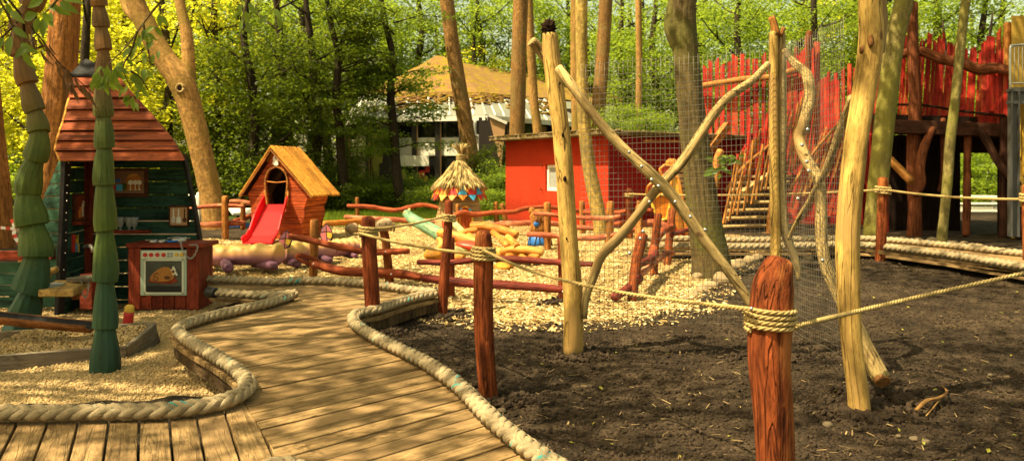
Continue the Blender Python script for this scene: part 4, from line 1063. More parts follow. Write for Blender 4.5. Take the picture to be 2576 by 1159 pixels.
mb = MB(); slabbox(mb, 424, 517, 474, 570, dW - .03, .03); fu = mb.build('picture_frame', M['frame_brown'], hut, .004); fu['label'] = 'framed picture of three kitchen utensils'
mb = MB(); slabbox(mb, 428, 522, 470, 566, dW - .036, .01); mb.build('picture', M['tan_panel'], fu)
mb = MB()
for x in (436, 449): slabbox(mb, x - 1.4, 525, x + 1.4, 546, dW - .044, .006)
poly_px(mb, [(444, 546), (454, 546), (456, 561), (443, 561)], dW - .044)
for dx in (-3.4, 0, 3.4): slabbox(mb, 436 + dx - .9, 548, 436 + dx + .9, 560, dW - .044, .006)
slabbox(mb, 432, 546, 440.5, 549, dW - .044, .006)
mb.build('painted_utensil', M['white'], fu)
mb = MB(); slabbox(mb, 462.6, 525, 465, 548, dW - .044, .006); disc(mb, 463.8, 553, dW - .044, 5, .006, sy=1.2); mb.build('painted_spoon', M['frame_brown'], fu)
# pictures on the side wall (panels lie along the wall plane pa-pb)
sdir = (pb - pa); sdir.z = 0; sdir.normalize(); snrm = Vector((sdir.y, -sdir.x, 0))
def sidepanel(mb, x0, x1, y0, y1, off, th=.02):
    def at(x, y):
        # intersect view column x with the wall line
        s = (x - HX) / FP; t = (s * pa.y - pa.x) / (sdir.x - s * sdir.y); p = pa + sdir * t; p.z = CZ - (y - HY) / FP * p.y; return p + snrm * off
    q0, q1 = at(x0, y0), at(x1, y0); q2, q3 = at(x1, y1), at(x0, y1)
    mb.prism([q0, q1, q2, q3], snrm * th)
mb = MB(); sidepanel(mb, 181, 209, 487, 557, .0, .03); sf = mb.build('picture_frame', M['frame_brown'], hut); sf['label'] = 'narrow framed picture with a white and orange painting'
mb = MB(); sidepanel(mb, 184.5, 205.5, 493, 551, .028, .008); mb.build('picture', M['red_trim'], sf)
mb = MB(); sidepanel(mb, 197, 201, 512, 545, .034, .006); sidepanel(mb, 199.5, 202.5, 505, 520, .034, .006); mb.build('painted_bottle', M['bone'], sf)
mb = MB(); sidepanel(mb, 189, 195, 528, 548, .034, .006); sidepanel(mb, 192, 197, 520, 534, .033, .006); mb.build('painted_fruit', M['orange'], sf)
mb = MB(); sidepanel(mb, 180, 213, 557, 566, .0, .1); mb.build('wall_shelf', M['red_trim'], hut)
for k, (m, a, b, c_, d_) in enumerate((('red', 180, 187, 590, 612), ('yellow', 187.5, 194, 590, 612), ('leaf_mid', 187.5, 191, 590, 600), ('red', 180, 185, 613, 634), ('light_blue', 185.5, 190, 613, 634), ('yellow', 190.5, 194, 613, 634))):
    mb = MB(); sidepanel(mb, a, b, c_, d_, .0, .015 + .002 * k); mb.build('colour_tile', M[m], hut)
mb = MB(); mb.tube([V(213, 621, 8.9), V(222, 617, 8.8), V(232, 622, 8.6), V(234, 632, 8.6)], .022, 10, 8); mb.build('water_tap', M['steel'], hut)
mb = MB(); slabbox(mb, 200, 690, 232, 778, 8.6, .4); mb.build('sink_cabinet', M['red_trim'], hut, .006)
# red stub post
t = thing('stub_post', 'short red wooden stub with yellow painted top beside the grey trough', 'post', G(325, 815, GZ))
c = G(325, 815, GZ); mb = MB(); mb.tube([c + Vector((-.02, 0, -.05)), c + Vector((.0, 0, .13))], [.05, .047], 6, 12, .06, 'flat'); mb.build('shaft', M['red'], t)
mb = MB(); mb.tube([c + Vector((.0, 0, .128)), c + Vector((.004, 0, .175))], [.048, .045], 4, 12, .06, 'round'); mb.build('painted_top', M['yellow'], t)
# wooden sink counter slab
dS = 7.75
t = thing('wooden_counter', 'thick yellow wooden counter slab with dark hollow mounted on black post', 'counter', V(170, 740, dS))
mb = MB(); zt = z(728, dS); P0 = V(95, 728, 7.5); P1 = V(184, 728, 7.5); P2 = V(228, 700, 8.15); P3 = V(140, 690, 8.15)
for p in (P2, P3): p.z = P0.z
mb.prism([P0, P1, P2, P3], (0, 0, -PX(18, dS))); mb.build('slab', M['slab'], t, .012, 2)
mb = MB(); cc = (P0 + P1 + P2 + P3) / 4; mb.blob(cc + Vector((-.1, -.06, .004)), (.10, .17, .012), .3); mb.build('hollow', M['glass_grey'], t)
mb = MB(); mb.prism([cc + Vector((-.05, .1, .012)), cc + Vector((.2, .06, .012)), cc + Vector((.26, .32, .012)), cc + Vector((.02, .36, .012))], (0, 0, .04)); mb.build('back_board', M['grey_board'], t, .006)
mb = MB(); mb.beam(V(188, 745, 7.9), V(212, 700, 8.2), .06, .08); mb.build('bracket', M['brown_log'], t)
mb = MB(); mb.tube([V(112, 735, 8.0), V(122, 690, 8.0), V(142, 676, 8.0)], PX(8, 8), 10, 8, .15); mb.build('side_support', M['slab'], t)
chain([V(220, 694, 7.95), V(222, 725, 7.9), V(215, 748, 7.9), (V(207, 735, 7.9)), V(206, 705, 7.9)], 'metal chain hanging from the yellow wooden counter')
# ================================================================ water trough
t = thing('sand_trough', 'low grey wooden trough filled with gravel in front of the kitchen hut', 'trough', G(235, 900, GZ))
zt0, zb0 = .10, -.09
A0, A1, A2, A3, A4 = V(-160, 0, 6.0), V(318, 0, 6.55), V(390, 0, 7.1), V(376, 0, 7.45), V(-150, 0, 7.1)
def tz(y, d): return V(0, y, d).z
rim = [(A0, tz(905, 6.0)), (A1, tz(870, 6.55)), (A2, tz(812, 7.1)), (A3, tz(812, 7.45)), (A4, tz(843, 7.1))]
zr = sum(q for _, q in rim) / 5
mb = MB()
for (a, za), (b, zb_) in zip(rim[:-1], rim[1:]):
    p, q = Vector((a.x, a.y, (za - .09))), Vector((b.x, b.y, (zb_ - .09)))
    mb.beam(p, q, .19, .045, (1, 0, 0) if abs(p.x - q.x) < .2 else (0, 1, 0))
mb.build('side_board', M['grey_board'], t, .006)
mb = MB(); mb.prism([(a.x, a.y, za - .09) for a, za in rim], (0, 0, -.03)); mb.build('bottom', M['slab'], t)
sdt = lambda x, y: poly_sd(x, y, [(a.x, a.y) for a, _ in rim])
P = []
while len(P) < 2600:
    x, y = random.uniform(-4.4, -3.0), random.uniform(6.0, 7.45)
    if sdt(np.array([x]), np.array([y]))[0] > .04: P.append((x, y))
P = np.array(P); n = len(P); s_ = .007 + .006 * rng.random(n)
v = np.einsum('nij,nkj->nki', rotmats(n, 3), ICO[None] * (s_[:, None, None]))
zs_ = np.interp(P[:, 1], [6.0, 7.4], [rim[0][1] - .075, rim[2][1] - .075]) 
v[:, :, 0] += P[:, 0, None]; v[:, :, 1] += P[:, 1, None]; v[:, :, 2] += zs_[:, None]
o = link('trough_gravel', np_mesh('trough_gravel', v.reshape(-1, 3), (np.array(ICF)[None] + (np.arange(n) * 12)[:, None, None]).reshape(-1, 3), M['pebble'])); tag(o, None, None, None, 'stuff')
# half-log water channel
t = thing('half_log_channel', 'hollowed brown half log channel resting on the grey trough', 'log', V(110, 830, 6.9))
mb = MB(); C = crom([V(-120, 790, 6.75), V(0, 799, 6.8), (V(120, 811, 6.8)), V(228, 822, 6.85)], 30); vs, gs = [], []; ns = 9
for i, c in enumerate(C):
    r = PX(28, 6.8) * (1 - .1 * (i / 29)) * (1 + .05 * mn.noise((i * .3, 2, 5)))
    for k in range(ns):
        a = math.pi + math.pi * k / (ns - 1); vs.append(c + Vector((0, math.cos(a) * r * 1.2, math.sin(a) * r * .95 + .03))); gs.append((math.cos(a) * r, math.sin(a) * r, i * .08))
    for k in range(ns):
        a = 2 * math.pi - math.pi * k / (ns - 1); vs.append(c + Vector((0, math.cos(a) * r * .95, math.sin(a) * r * .55 + .028))); gs.append((math.cos(a) * r, math.sin(a) * r, i * .08))
m = 2 * ns
f1_ = [(i * m + k, i * m + k + 1, (i + 1) * m + k + 1, (i + 1) * m + k) for i in range(29) for k in range(ns - 1)] + [(i * m + 0, (i + 1) * m, (i + 1) * m + m - 1, i * m + m - 1) for i in range(29)] + [(i * m + ns - 1, i * m + ns, (i + 1) * m + ns, (i + 1) * m + ns - 1) for i in range(29)]
mb.add(vs, f1_ + [tuple(range(m)), tuple(range(29 * m, 30 * m))], gs, 0, True)
b0 = len(mb.f); 
mb.add(vs, [(i * m + ns + k, i * m + ns + k + 1, (i + 1) * m + ns + k + 1, (i + 1) * m + ns + k) for i in range(29) for k in range(ns - 1)], gs, 1, True)
mb.build('channel_log', [M['brown_log'], M['black_strip']], t)
# ================================================================ carved palm logs
def palm(path, bounds, widths, label, d, seg=13):
    b = V(*path[-1], d); t = thing('carved_palm_trunk', label, 'carved trunk', (b.x, b.y, GZ), 'green carved palm trunks by the kitchen hut')
    C = [V(x, y, d) for x, y in path]; fine = crom(C, 200)
    acc = [0]
    for i in range(1, 200): acc.append(acc[-1] + (fine[i] - fine[i - 1]).length)
    for (s0, s1), w in zip(zip(bounds[:-1], bounds[1:]), widths):
        i0, i1 = int(s0 * 199), int(s1 * 199); sub = [fine[int(i0 + (i1 - i0) * k / 6)] for k in range(7)]
        ax = (sub[-1] - sub[0]).normalized(); sub[-1] = sub[-1] + ax * .006 + Vector((random.uniform(-.008, .008), random.uniform(-.008, .008), 0)); sub[0] = sub[0] - ax * .03
        r = PX(w / 2, d) * random.uniform(.86, .95)
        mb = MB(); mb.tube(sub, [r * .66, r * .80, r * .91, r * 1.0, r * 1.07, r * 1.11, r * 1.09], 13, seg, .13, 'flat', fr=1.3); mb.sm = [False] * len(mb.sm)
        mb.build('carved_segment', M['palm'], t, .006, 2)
    return t
palm([(262, -60), (248, 0), (255, 70), (260, 140), (258, 240), (262, 330), (262, 430), (263, 560), (265, 700), (265, 830), (266, 935)], [0, .055, .125, .20, .285, .372, .458, .545, .63, .715, .805, .895, 1.0],
     [38, 40, 42, 40, 42, 47, 50, 52, 57, 60, 64, 68], 'straight green carved palm trunk standing in the gravel before the oven', 6.15)
palm([(112, -40), (82, 10), (52, 60), (46, 110), (60, 180), (82, 260), (97, 320), (94, 380), (76, 440), (70, 510), (84, 580), (92, 640), (80, 720), (60, 790), (44, 845)], [0, .09, .175, .25, .315, .38, .445, .525, .62, .70, .79, .87, .94, 1.0],
     [54, 52, 50, 48, 50, 54, 60, 66, 78, 84, 80, 80, 78], 'curved green carved palm trunk leaning at the left edge of the picture', 7.6)

# ================================================================ playhouse with slide
O = Vector((-5.10, 17.0, 0)); U = Vector((.966, -.26, 0)); W = Vector((.26, .966, 0)); Us = Vector((1, .02, 0)); Ws = Vector((-.02, 1, 0)); Z = Vector((0, 0, 1))
def L3(u, w, zz): return O + U * u + W * w + Z * zz
def S3(u, w, zz): return O + U * .09 + Us * (u - .09) + Ws * w + Z * zz
ph = thing('playhouse', 'small orange red plank playhouse with yellow gable roof and red slide', 'playhouse', O)
def hw(zz): # half width of the front, carved outline
    return .58 + .17 * (zz / .95) + .018 * math.sin(zz * 16)
op = lambda zz: 0 if zz < .70 else (.21 + .055 * min(1, (zz - .70) / .45) if zz < 1.22 else (.265 * math.sqrt(max(0, 1 - ((zz - 1.22) / .32) ** 2)) if zz < 1.54 else 0))
OC = .09
mb = MB(); zz_ = 0.0
def front_strip(z0, z1, wpos, mb):
    def outer(q, s): return (hw(q) * (1.07 if s > 0 else .80)) if q < .93 else max(.02, (1.93 - q) * (.98 if s > 0 else .74) - .10)
    n = 3
    for k in range(n):
        a, b = z0 + (z1 - z0) * k / n, z0 + (z1 - z0) * (k + 1) / n
        oa, ob = outer(a, 1), outer(b, 1); la, lb = outer(a, -1), outer(b, -1); ia, ib = op(a), op(b)
        if ia < .01 and ib < .01: mb.prism([L3(-la, wpos, a), L3(oa, wpos, a), L3(ob, wpos, b), L3(-lb, wpos, b)], W * .05)
        else:
            mb.prism([L3(-la, wpos, a), L3(OC - ia, wpos, a), L3(OC - ib, wpos, b), L3(-lb, wpos, b)], W * .05)
            mb.prism([L3(OC + ia, wpos, a), L3(oa, wpos, a), L3(ob, wpos, b), L3(OC + ib, wpos, b)], W * .05)
while zz_ < 1.84:
    z2 = min(zz_ + .115, 1.86); front_strip(zz_, z2 - .008, random.uniform(-.004, .004), mb); zz_ = z2
mb.build('front_wall', M['house_red'], ph)
for s in (1, -1):
  mb = MB(); zz_ = 0
  while zz_ < .95:
    z2 = min(zz_ + .115, .96)
    if 1:
        o_ = random.uniform(-.004, .004)
        kk = 1.07 if s > 0 else .80; a, b = hw(zz_) * kk, hw(z2 - .008) * kk
        mb.prism([L3(s * (a + o_), .02, zz_), L3(s * (a + o_), .90, zz_), L3(s * (b + o_), .90, z2 - .008), L3(s * (b + o_), .02, z2 - .008)], U * (-s * .04))
    zz_ = z2
  mb.build('side_wall', M['house_orange'], ph, .003)
mb = MB(); mb.prism([L3(-.48, .86, 0), L3(.62, .86, 0), L3(.79, .86, .93), L3(0, .86, 1.86), L3(-.58, .86, .93)], W * .04); mb.prism([L3(-.50, .05, .66), L3(.65, .05, .66), L3(.65, .86, .66), L3(-.50, .86, .66)], Z * .03); mb.build('back_wall', M['dark_in'], ph)  # back wall and floor coloured dark to stand for the unlit interior
for s in (1, -1):
    mb = MB(); n = 7
    for k in range(n):
        w0 = -.12 + 1.26 * k / n; w1 = w0 + 1.26 / n - .055; hs = 1.0 if s > 0 else .77
        dz = random.uniform(-.004, .004)
        mb.prism([L3(0, w0, 1.95 + dz), L3(s * hs, w0, .90 + dz), L3(s * hs, w1, .90 + dz), L3(0, w1, 1.95 + dz)], Z * .045);
    mb.prism([L3(s * .03, -.10, 1.93), L3(s * (hs - .03), -.10, .93), L3(s * (hs - .03), 1.12, .93), L3(s * .03, 1.12, 1.93)], Z * -.015, 1)  # dark underlay added to paint the shade in the gaps between boards
    r = mb.build('roof', [M['yellow_board'], M['dark_in']], ph, .004); r['label'] = 'yellow boarded roof slope, ' + ('right side' if s > 0 else 'left side')
mb = MB(); mb.beam(L3(0, -.10, 1.935), L3(0, 1.1, 1.935), .05, .05)
for s in (1, -1): mb.beam(L3(s * .0, -.10, 1.90), L3(s * (.97 if s > 0 else .75), -.10, .89), .03, .05, (0, 1, 0))
mb.build('barge_board', M['orange_post'], ph)
# arch surround
mb = MB()
zsq = [.70 + .84 * k / 20 for k in range(21)]
out = [(OC + op(q) * s, q) for s in (1,) for q in zsq]
P_ = [L3(OC - op(q), -.03, q) for q in zsq[:-1]] + [L3(OC, -.03, 1.545)] + [L3(OC + op(q), -.03, q) for q in zsq[:-1][::-1]]
for a, b in zip(P_[:-1], P_[1:]): mb.beam(a, b, .03, .05, W)
mb.build('door_surround', M['orange_post'], ph)
mb = MB(); mb.prism([L3(OC - .27, -.02, .70), L3(OC - .20, -.02, .70), L3(OC - .25, -.02, 1.15), L3(OC - .29, -.02, 1.0)], W * -.03); mb.prism([L3(OC + .27, -.02, .70), L3(OC + .20, -.02, .70), L3(OC + .25, -.02, 1.15), L3(OC + .29, -.02, 1.0)], W * -.03); mb.build('door_bracket', M['orange_log'], ph)
mb = MB(); mb.tube([L3(OC - .26, -.03, 1.23), L3(OC, -.03, 1.205), L3(OC + .26, -.03, 1.23)], .012, 8, 6); mb.build('door_bar', M['orange_log'], ph)
mb = MB(); dv = [(-.05, .02), (-.06, .12), (-.02, .17), (0, .09), (.02, .08), (.08, .16), (.095, .10), (.06, .02), (.07, -.03), (.03, -.06), (-.02, -.05), (-.08, -.01)]
mb.prism([L3(.07 + x, -.02, 1.62 + q) for x, q in dv], W * -.02); mb.build('dove_emblem', M['white'], ph)
# slide
sls = {1: MB(), -1: MB()}; bed = MB()
prof = [(-.10, .74), (-.35, .60), (-.70, .36), (-1.02, .15), (-1.22, .065), (-1.42, .05)]
sw = [.20, .21, .23, .24, .25, .26]
prof = [(w, q) for w, q in prof]
for (w0, q0), (w1, q1), a, b in zip(prof[:-1], prof[1:], sw[:-1], sw[1:]):
    bed.prism([S3(OC - a, w0, q0), S3(OC + a, w0, q0), S3(OC + b, w1, q1), S3(OC - b, w1, q1)], Z * -.025)
    for s in (1, -1):
        h0_, h1_ = (.20 if w0 > -1.0 else .13), (.20 if w1 > -1.0 else .10)
        sls[s].prism([S3(OC + s * a, w0, q0 - .03), S3(OC + s * (a + .035), w0, q0 + h0_), S3(OC + s * (b + .035), w1, q1 + h1_), S3(OC + s * b, w1, q1 - .03)], Us * (s * .03))
sp = bed.build('slide', M['slide_bed'], ph)
for s in (1, -1): sls[s].build('slide_side', M['slide'], sp, .004)

# ================================================================ log caterpillar
t = thing('log_caterpillar', 'jointed log creature painted yellow above and purple below, lying on wood chips', 'play sculpture', G(620, 680))
def hump(P, r, name='body_log'):
    C = crom(P, 40); mb = MB(); ns = 16; vs, gs = [], []; o = random.uniform(-9, 9); t0 = (C[-1] - C[0]).normalized(); s = t0.cross(Z).normalized()
    rings = [(C[0] - t0 * r * .12, .75)] + [(c, 1) for c in C] + [(C[-1] + t0 * r * .12, .75)]
    for i, (c, q) in enumerate(rings):
        for k in range(ns):
            a = 2 * math.pi * k / ns; top = max(0, math.sin(a)) ** 2
            rr = r * q * (1 + .16 * top * math.sin(i * .62 + o) + .03 * mn.noise((i * .4, k, o)))
            vs.append(c + s * (math.cos(a) * rr) + Z * (math.sin(a) * rr)); gs.append((math.cos(a) * r + o, math.sin(a) * r, i * .03))
    m = len(rings)
    mb.add(vs, [(i * ns + k, i * ns + (k + 1) % ns, (i + 1) * ns + (k + 1) % ns, (i + 1) * ns + k) for i in range(m - 1) for k in range(ns)] + [tuple(range(ns)), tuple(range((m - 1) * ns, m * ns))], gs, 0, True)
    mb.sm[-1] = mb.sm[-2] = False
    return mb.build(name, M['cater'], t)
hump([V(490, 642, 11.7), V(600, 641, 11.5), V(702, 640, 11.3)], PX(26, 11.5))
hump([V(712, 636, 11.7), V(770, 634, 12.1), V(828, 628, 12.5)], PX(25, 12))
hump([V(834, 625, 12.9), V(892, 621, 13.3)], PX(21, 13))
for x0, y0, d0, x1, y1, d1_, r in ((566, 660, 11.5, 574, 673, 10.9, 13), (640, 662, 11.5, 690, 668, 11.1, 11), (720, 656, 11.9, 748, 662, 11.5, 11), (800, 645, 12.4, 830, 655, 11.9, 8), (868, 640, 13.2, 895, 643, 13, 7), (545, 655, 11.9, 530, 660, 12.2, 10)):
    mb = MB(); mb.tube([V(x0, y0, d0), V(x1, y1, d1_)], PX(r, d0), 6, 12, .05); mb.build('foot', M['purple_foot'], t)
def fin(x, y, d, lean):
    sh = [(0, 1), (-.32, .72), (-.46, .35), (-.36, 0), (.0, -.12), (.36, 0), (.44, .35), (.28, .74)]
    H_ = PX(44, d); q = [V(x, y, d) + Vector((a * H_ * .85 + lean * b * H_, 0, b * H_)) for a, b in sh]
    mb = MB(); mb.prism(q, (0, .03, 0)); f = mb.build('fin', M['black'], t)
    def cell(L, m): 
        c = MB(); c.prism([V(x, y, d - .008) + Vector((a * H_ * .85 + lean * b * H_, 0, b * H_)) for a, b in L], (0, .01, 0)); c.build('stained_cell', M[m], f)
    cell([(-.02, .92), (-.27, .70), (-.36, .50), (-.02, .54)], 'mauve'); cell([(.03, .92), (.25, .72), (.36, .48), (.04, .54)], 'pink')
    cell([(-.39, .44), (-.40, .30), (-.30, .04), (-.02, .0), (-.02, .48)], 'pink'); cell([(.04, .48), (.37, .42), (.37, .3), (.26, .1), (.04, .2)], 'yellow'); cell([(.04, .16), (.26, .06), (.04, -.06)], 'mauve')
fin(715, 622, 11.55, .12); fin(822, 605, 12.6, -.05)
# carved hobby heads
def dome(x, y, d, r, label, onpost=False):
    c = V(x, y, d); t = thing('carved_animal_head', label, 'carved head', c + Vector((0, 0, -PX(r, d) * .6)), 'pale carved animal heads with straw manes')
    mb = MB(); mb.blob(c, (PX(r, d) * 1.05, PX(r, d), PX(r, d) * .8), .1, 18, 12, M=Matrix.Rotation(R(-12), 3, 'Y')); mb.build('head', M['pale_wood'], t)
    mb = MB()
    for k in range(90):
        a = random.uniform(0, 2 * math.pi); s = random.uniform(-1, 1); q = PX(r, d)
        b = c + Vector((s * q, random.uniform(.1, .8) * q, random.uniform(.1, .6) * q))
        mb.tube([b, b + Vector((s * q * .2, random.uniform(-.2, .1) * q, -q * .3)), b + Vector((s * q * .15, random.uniform(-.3, .2) * q, -q * random.uniform(.7, 1.0)))], q * .05, 5, 4, 0, 'flat')
    mb.build('mane', M['straw'], t)
    mb = MB()
    for s in (-1, 1):
        mb = MB(); mb.blob(c + Vector((s * PX(r, d) * .35, -PX(r, d) * .88, .02)), (PX(r, d) * .1,) * 3, 0, 8, 6); mb.build('eye', M['black'], t)
dome(886, 574, 18.2, 16, 'pale carved animal head lying on the wood chips behind the fence')
dome(966, 566, 10.2, 22, 'pale carved animal head fixed on top of the leaning fence post')
mb = MB(); mb.tube([V(815, 563, 19.5), V(870, 559, 20), V(918, 556, 20.5)], .075, 16, 10, .1); tag(mb.build('border_log', M['orange_log']), 'orange log lying along the chip border right of the playhouse', 'log')

# ================================================================ thatched tower
dT = 19.5; c = V(1155, 572, dT); c.z = 0.0
tw = thing('thatched_play_tower', 'small wooden play tower with straw thatch roof and painted zigzag band', 'play tower', c)
hz = lambda y: CZ - (y - HY) / FP * dT
rot = R(20)
mb = MB(); zz_ = 0.0; ztop = hz(488)
mb_in = []
while zz_ < ztop:
    z2 = min(zz_ + .10, ztop)
    for s in range(4):
        pass
    a, b = .72 - .20 * (zz_ / ztop), .72 - .20 * (z2 / ztop)
    j = random.uniform(-.006, .006)
    vs = []
    for r_, q in ((a + j, zz_), (b + j, z2 - .008)):
        for k in range(4):
            an = rot + math.pi / 4 + k * math.pi / 2 - math.pi / 2
            vs.append(c + Vector((math.cos(an) * r_, math.sin(an) * r_, q)))
    mb.add(vs, [(0, 1, 2, 3), (4, 5, 6, 7), (0, 1, 5, 4), (1, 2, 6, 5), (2, 3, 7, 6), (3, 0, 4, 7)], [(v.z * 3 + zz_ * 7, zz_ * 9, (v - c).x * .7 + (v - c).y) for v in vs])
    zz_ = z2
mb.build('wall', M['beige_board'], tw)
# front face (camera-left) normal direction
def face(an_mid, r0):  # returns function mapping (s, z) onto the face plane
    n = Vector((math.cos(an_mid), math.sin(an_mid), 0)); e = Vector((-n.y, n.x, 0))
    def f(s, q, off=.0):
        ap = (r0 + .06 - .20 * (q / ztop)) * math.cos(math.pi / 4)
        return c + n * (ap + off) + e * s + Z * q
    return f, n
fa, na = face(rot - math.pi / 2, .66); fb, nb = face(rot, .66)
def arch(f, n, s0, w, h, name, mats):
    pts = [(-w, 0), (-w, h * .55)] + [(-w * math.cos(a), h * .55 + h * .45 * math.sin(a)) for a in [math.pi * k / 10 for k in range(1, 10)]] + [(w, h * .55), (w, 0)]
    mb = MB(); mb.prism([f(s0 + a, q + .02, .004) for a, q in pts], n * .02); d = mb.build(name, M['house_red'], tw)
    for k, (p, q) in enumerate(zip(pts[:-1], pts[1:])):
        m2 = MB(); m2.beam(f(s0 + p[0] * 1.12, p[1] * 1.03 + .02, .03), f(s0 + q[0] * 1.12, q[1] * 1.03 + .02, .03), .05, .07 if w > .15 else .04, n); m2.build('arch_stone', M[mats[k % len(mats)]], d)
arch(fa, na, .02, .15, .56, 'door', ['orange', 'yellow', 'orange', 'light_blue', 'orange'])
arch(fb, nb, .0, .12, .42, 'side_window', ['red', 'orange', 'light_blue'])
# zigzag band: cells with dark outlines
zb0_, zb1_ = hz(503), hz(455); ncell = 16; cols = ['orange', 'red', 'orange', 'yellow', 'red', 'orange', 'light_blue', 'orange', 'red']
bb = MB(); n = 32
def rp_(a, r, q): return c + Vector((math.cos(a) * r, math.sin(a) * r, q))
for k in range(n):
    a0, a1 = 2 * math.pi * k / n, 2 * math.pi * (k + 1) / n
    bb.prism([rp_(a0, .60, zb0_ + .12), rp_(a1, .60, zb0_ + .12), rp_(a1, .49, zb1_ - .06), rp_(a0, .49, zb1_ - .06)], (0, 0, .02))
band = bb.build('painted_band', M['black'], tw)
for k in range(ncell):
    a0 = 2 * math.pi * k / ncell; da = 2 * math.pi / ncell; am = a0 + da / 2; g = .010
    rad_ = lambda q: .50 + .16 * (1 - (q - zb0_) / (zb1_ - .06 - zb0_))
    lo, mid_, hi = zb0_ + random.uniform(-.03, .03), zb0_ + .13, zb1_ - .06
    nrm_ = lambda a: Vector((math.cos(a), math.sin(a), .5)) * .02
    for nm, L_, aa in (('low', [(a0 + g, mid_), (am, lo), (a0 + da - g, mid_)], am), ('up1', [(a0 + g * 2, mid_ + .012), (a0 + da - g * 2, mid_ + .012), (am, hi)], am), ('up2', [(am + g, hi), (a0 + da, mid_ + .03), (am + da - g, hi)], a0 + da)):
        m2 = MB(); m2.prism([rp_(a, rad_(q) + .015, q) for a, q in L_], nrm_(aa)); m2.build('painted_cell', M[random.choice(cols)], band)
th = MB(); zt_, zm = hz(410), hz(472)
for k in range(1150):
    a = random.uniform(0, 2 * math.pi); u = random.random() ** .75; s0 = max(0, u - .22)
    rr = lambda q: .10 + .55 * q ** 1.1
    zz2 = lambda q: zt_ - (zt_ - zm + .02) * q ** .85
    j = random.uniform(.0, .05); aa = a + random.uniform(-.12, .12)
    p0 = c + Vector((math.cos(a) * (rr(s0) + j * .5), math.sin(a) * (rr(s0) + j * .5), zz2(s0) + j)); p1 = c + Vector((math.cos(aa) * (rr(u) + .04 + j), math.sin(aa) * (rr(u) + .04 + j), zz2(u) - .03 + random.uniform(-.05, .05)))
    th.tube([p0, p0.lerp(p1, .5) + Z * .02, p1], [.012, .018, .009], 4, 4, 0, 'flat')
th.lathe(c, [(.60, zm + .02), (.43, zm + .14), (.24, zt_ - .14), (.10, zt_)], 20, 0)
thatch = th.build('thatch', M['straw'], tw)
m2 = MB(); m2.tube([c + Vector((.03, 0, zt_ - .03)), c + Vector((.05, 0, hz(388)))], [.10, .085], 12, 16, .03, 'flat')
for k in range(6): 
    q = zt_ + (hz(388) - zt_) * k / 6; m2.tube([c + Vector((.04 + math.cos(a) * .103, math.sin(a) * .103, q + .01)) for a in [2 * math.pi * i / 14 for i in range(15)]], .018, 15, 5, 0, 'flat')
m2.build('binding', M['straw'], tw)
m2 = MB()
for k in range(46):
    a = random.uniform(0, 2 * math.pi); s = random.uniform(.05, .24); b = c + Vector((.05, 0, hz(392))); hgt2 = random.uniform(.2, .33)
    m2.tube([b + Vector((math.cos(a) * .05, math.sin(a) * .05, 0)), b + Vector((math.cos(a) * (.05 + s * .35), math.sin(a) * (.05 + s * .3), hgt2 * .65)), b + Vector((math.cos(a) * (.06 + s), math.sin(a) * (.06 + s), hgt2))], [.014, .016, .004], 6, 4, 0, 'flat')
m2.build('straw_tuft', M['orange_post'] if False else M['straw'], tw)

# ================================================================ climbing sculpture of orange logs
c0 = G(1200, 665)
cs_ = thing('log_climbing_sculpture', 'play sculpture of varnished orange logs with teal neck log and red hull', 'play sculpture', c0)
def logp(name, P, r, mat, label=None, cap='round'):
    mb = MB(); mb.tube([V(*p) for p in P], PX(r, P[0][2]) if not isinstance(r, list) else [PX(k, P[0][2]) for k in r], 18, 12, .1, cap, fr=1.0); o = mb.build(name, M[mat], cs_)
    if label: o['label'] = label
    return o
nk = logp('neck_log', [(1022, 536, 14.2), (1040, 552, 14), (1075, 572, 13.7), (1118, 596, 13.4)], [10, 14, 16, 17], 'teal', 'long slanting teal log')
mb = MB(); q = V(1023, 534, 14.2); mb.tube([q + Vector((math.cos(a) * .05, math.sin(a) * .08, math.sin(a * 2) * .02 + math.cos(a) * .04)) for a in [2 * math.pi * k / 12 for k in range(13)]], .025, 14, 6); mb.build('rope_ring', M['rope_thin'], nk)
logp('neck_log', [(1136, 553, 13.8), (1150, 570, 13.6), (1166, 588, 13.4)], [7, 9, 11], 'pale_green', 'short pale green log behind the dark red post')
logp('log', [(1188, 568, 13.2), (1225, 570, 13.1), (1262, 579, 13), (1298, 591, 12.9)], 11, 'orange_log')
logp('log', [(1156, 591, 13.0), (1175, 582, 13), (1198, 578, 13)], 8, 'orange_log')
logp('log', [(1107, 586, 13.2), (1150, 597, 12.9), (1210, 615, 12.7), (1266, 638, 12.5)], [11, 14, 14, 13], 'orange_log', 'thick orange log running along the red hull')
logp('log', [(1262, 634, 12.4), (1290, 627, 12.35), (1325, 628, 12.3), (1362, 634, 12.3)], 10, 'orange_log')
logp('log', [(1277, 597, 12.7), (1302, 622, 12.3)], 9.5, 'orange_log', None, 'flat')
logp('log', [(1240, 585, 13.0), (1262, 603, 12.6), (1275, 618, 12.4)], 8, 'orange_log')
logp('log', [(1275, 645, 12.3), (1310, 640, 12.4), (1352, 648, 12.2)], 9, 'orange_log')
logp('log', [(1300, 632, 12.5), (1320, 650, 12.2), (1345, 658, 12.2)], 7, 'orange_log')
logp('log', [(1178, 592, 12.9), (1200, 600, 12.8), (1225, 606, 12.7)], 8, 'orange_log')
logp('log', [(1105, 603, 12.9), (1112, 615, 12.8), (1108, 622, 12.8)], 9, 'orange_log')
logp('log', [(1146, 628, 12.6), (1175, 630, 12.6), (1190, 632, 12.6)], 9, 'pale_green')
mb = MB(); mb.blob(V(1205, 622, 12.75), (PX(62, 12.7), .28, PX(17, 12.7)), .08, 22, 12, M=Matrix.Rotation(R(9), 3, 'Y')); mb.build('hull', M['hull_red'], cs_)
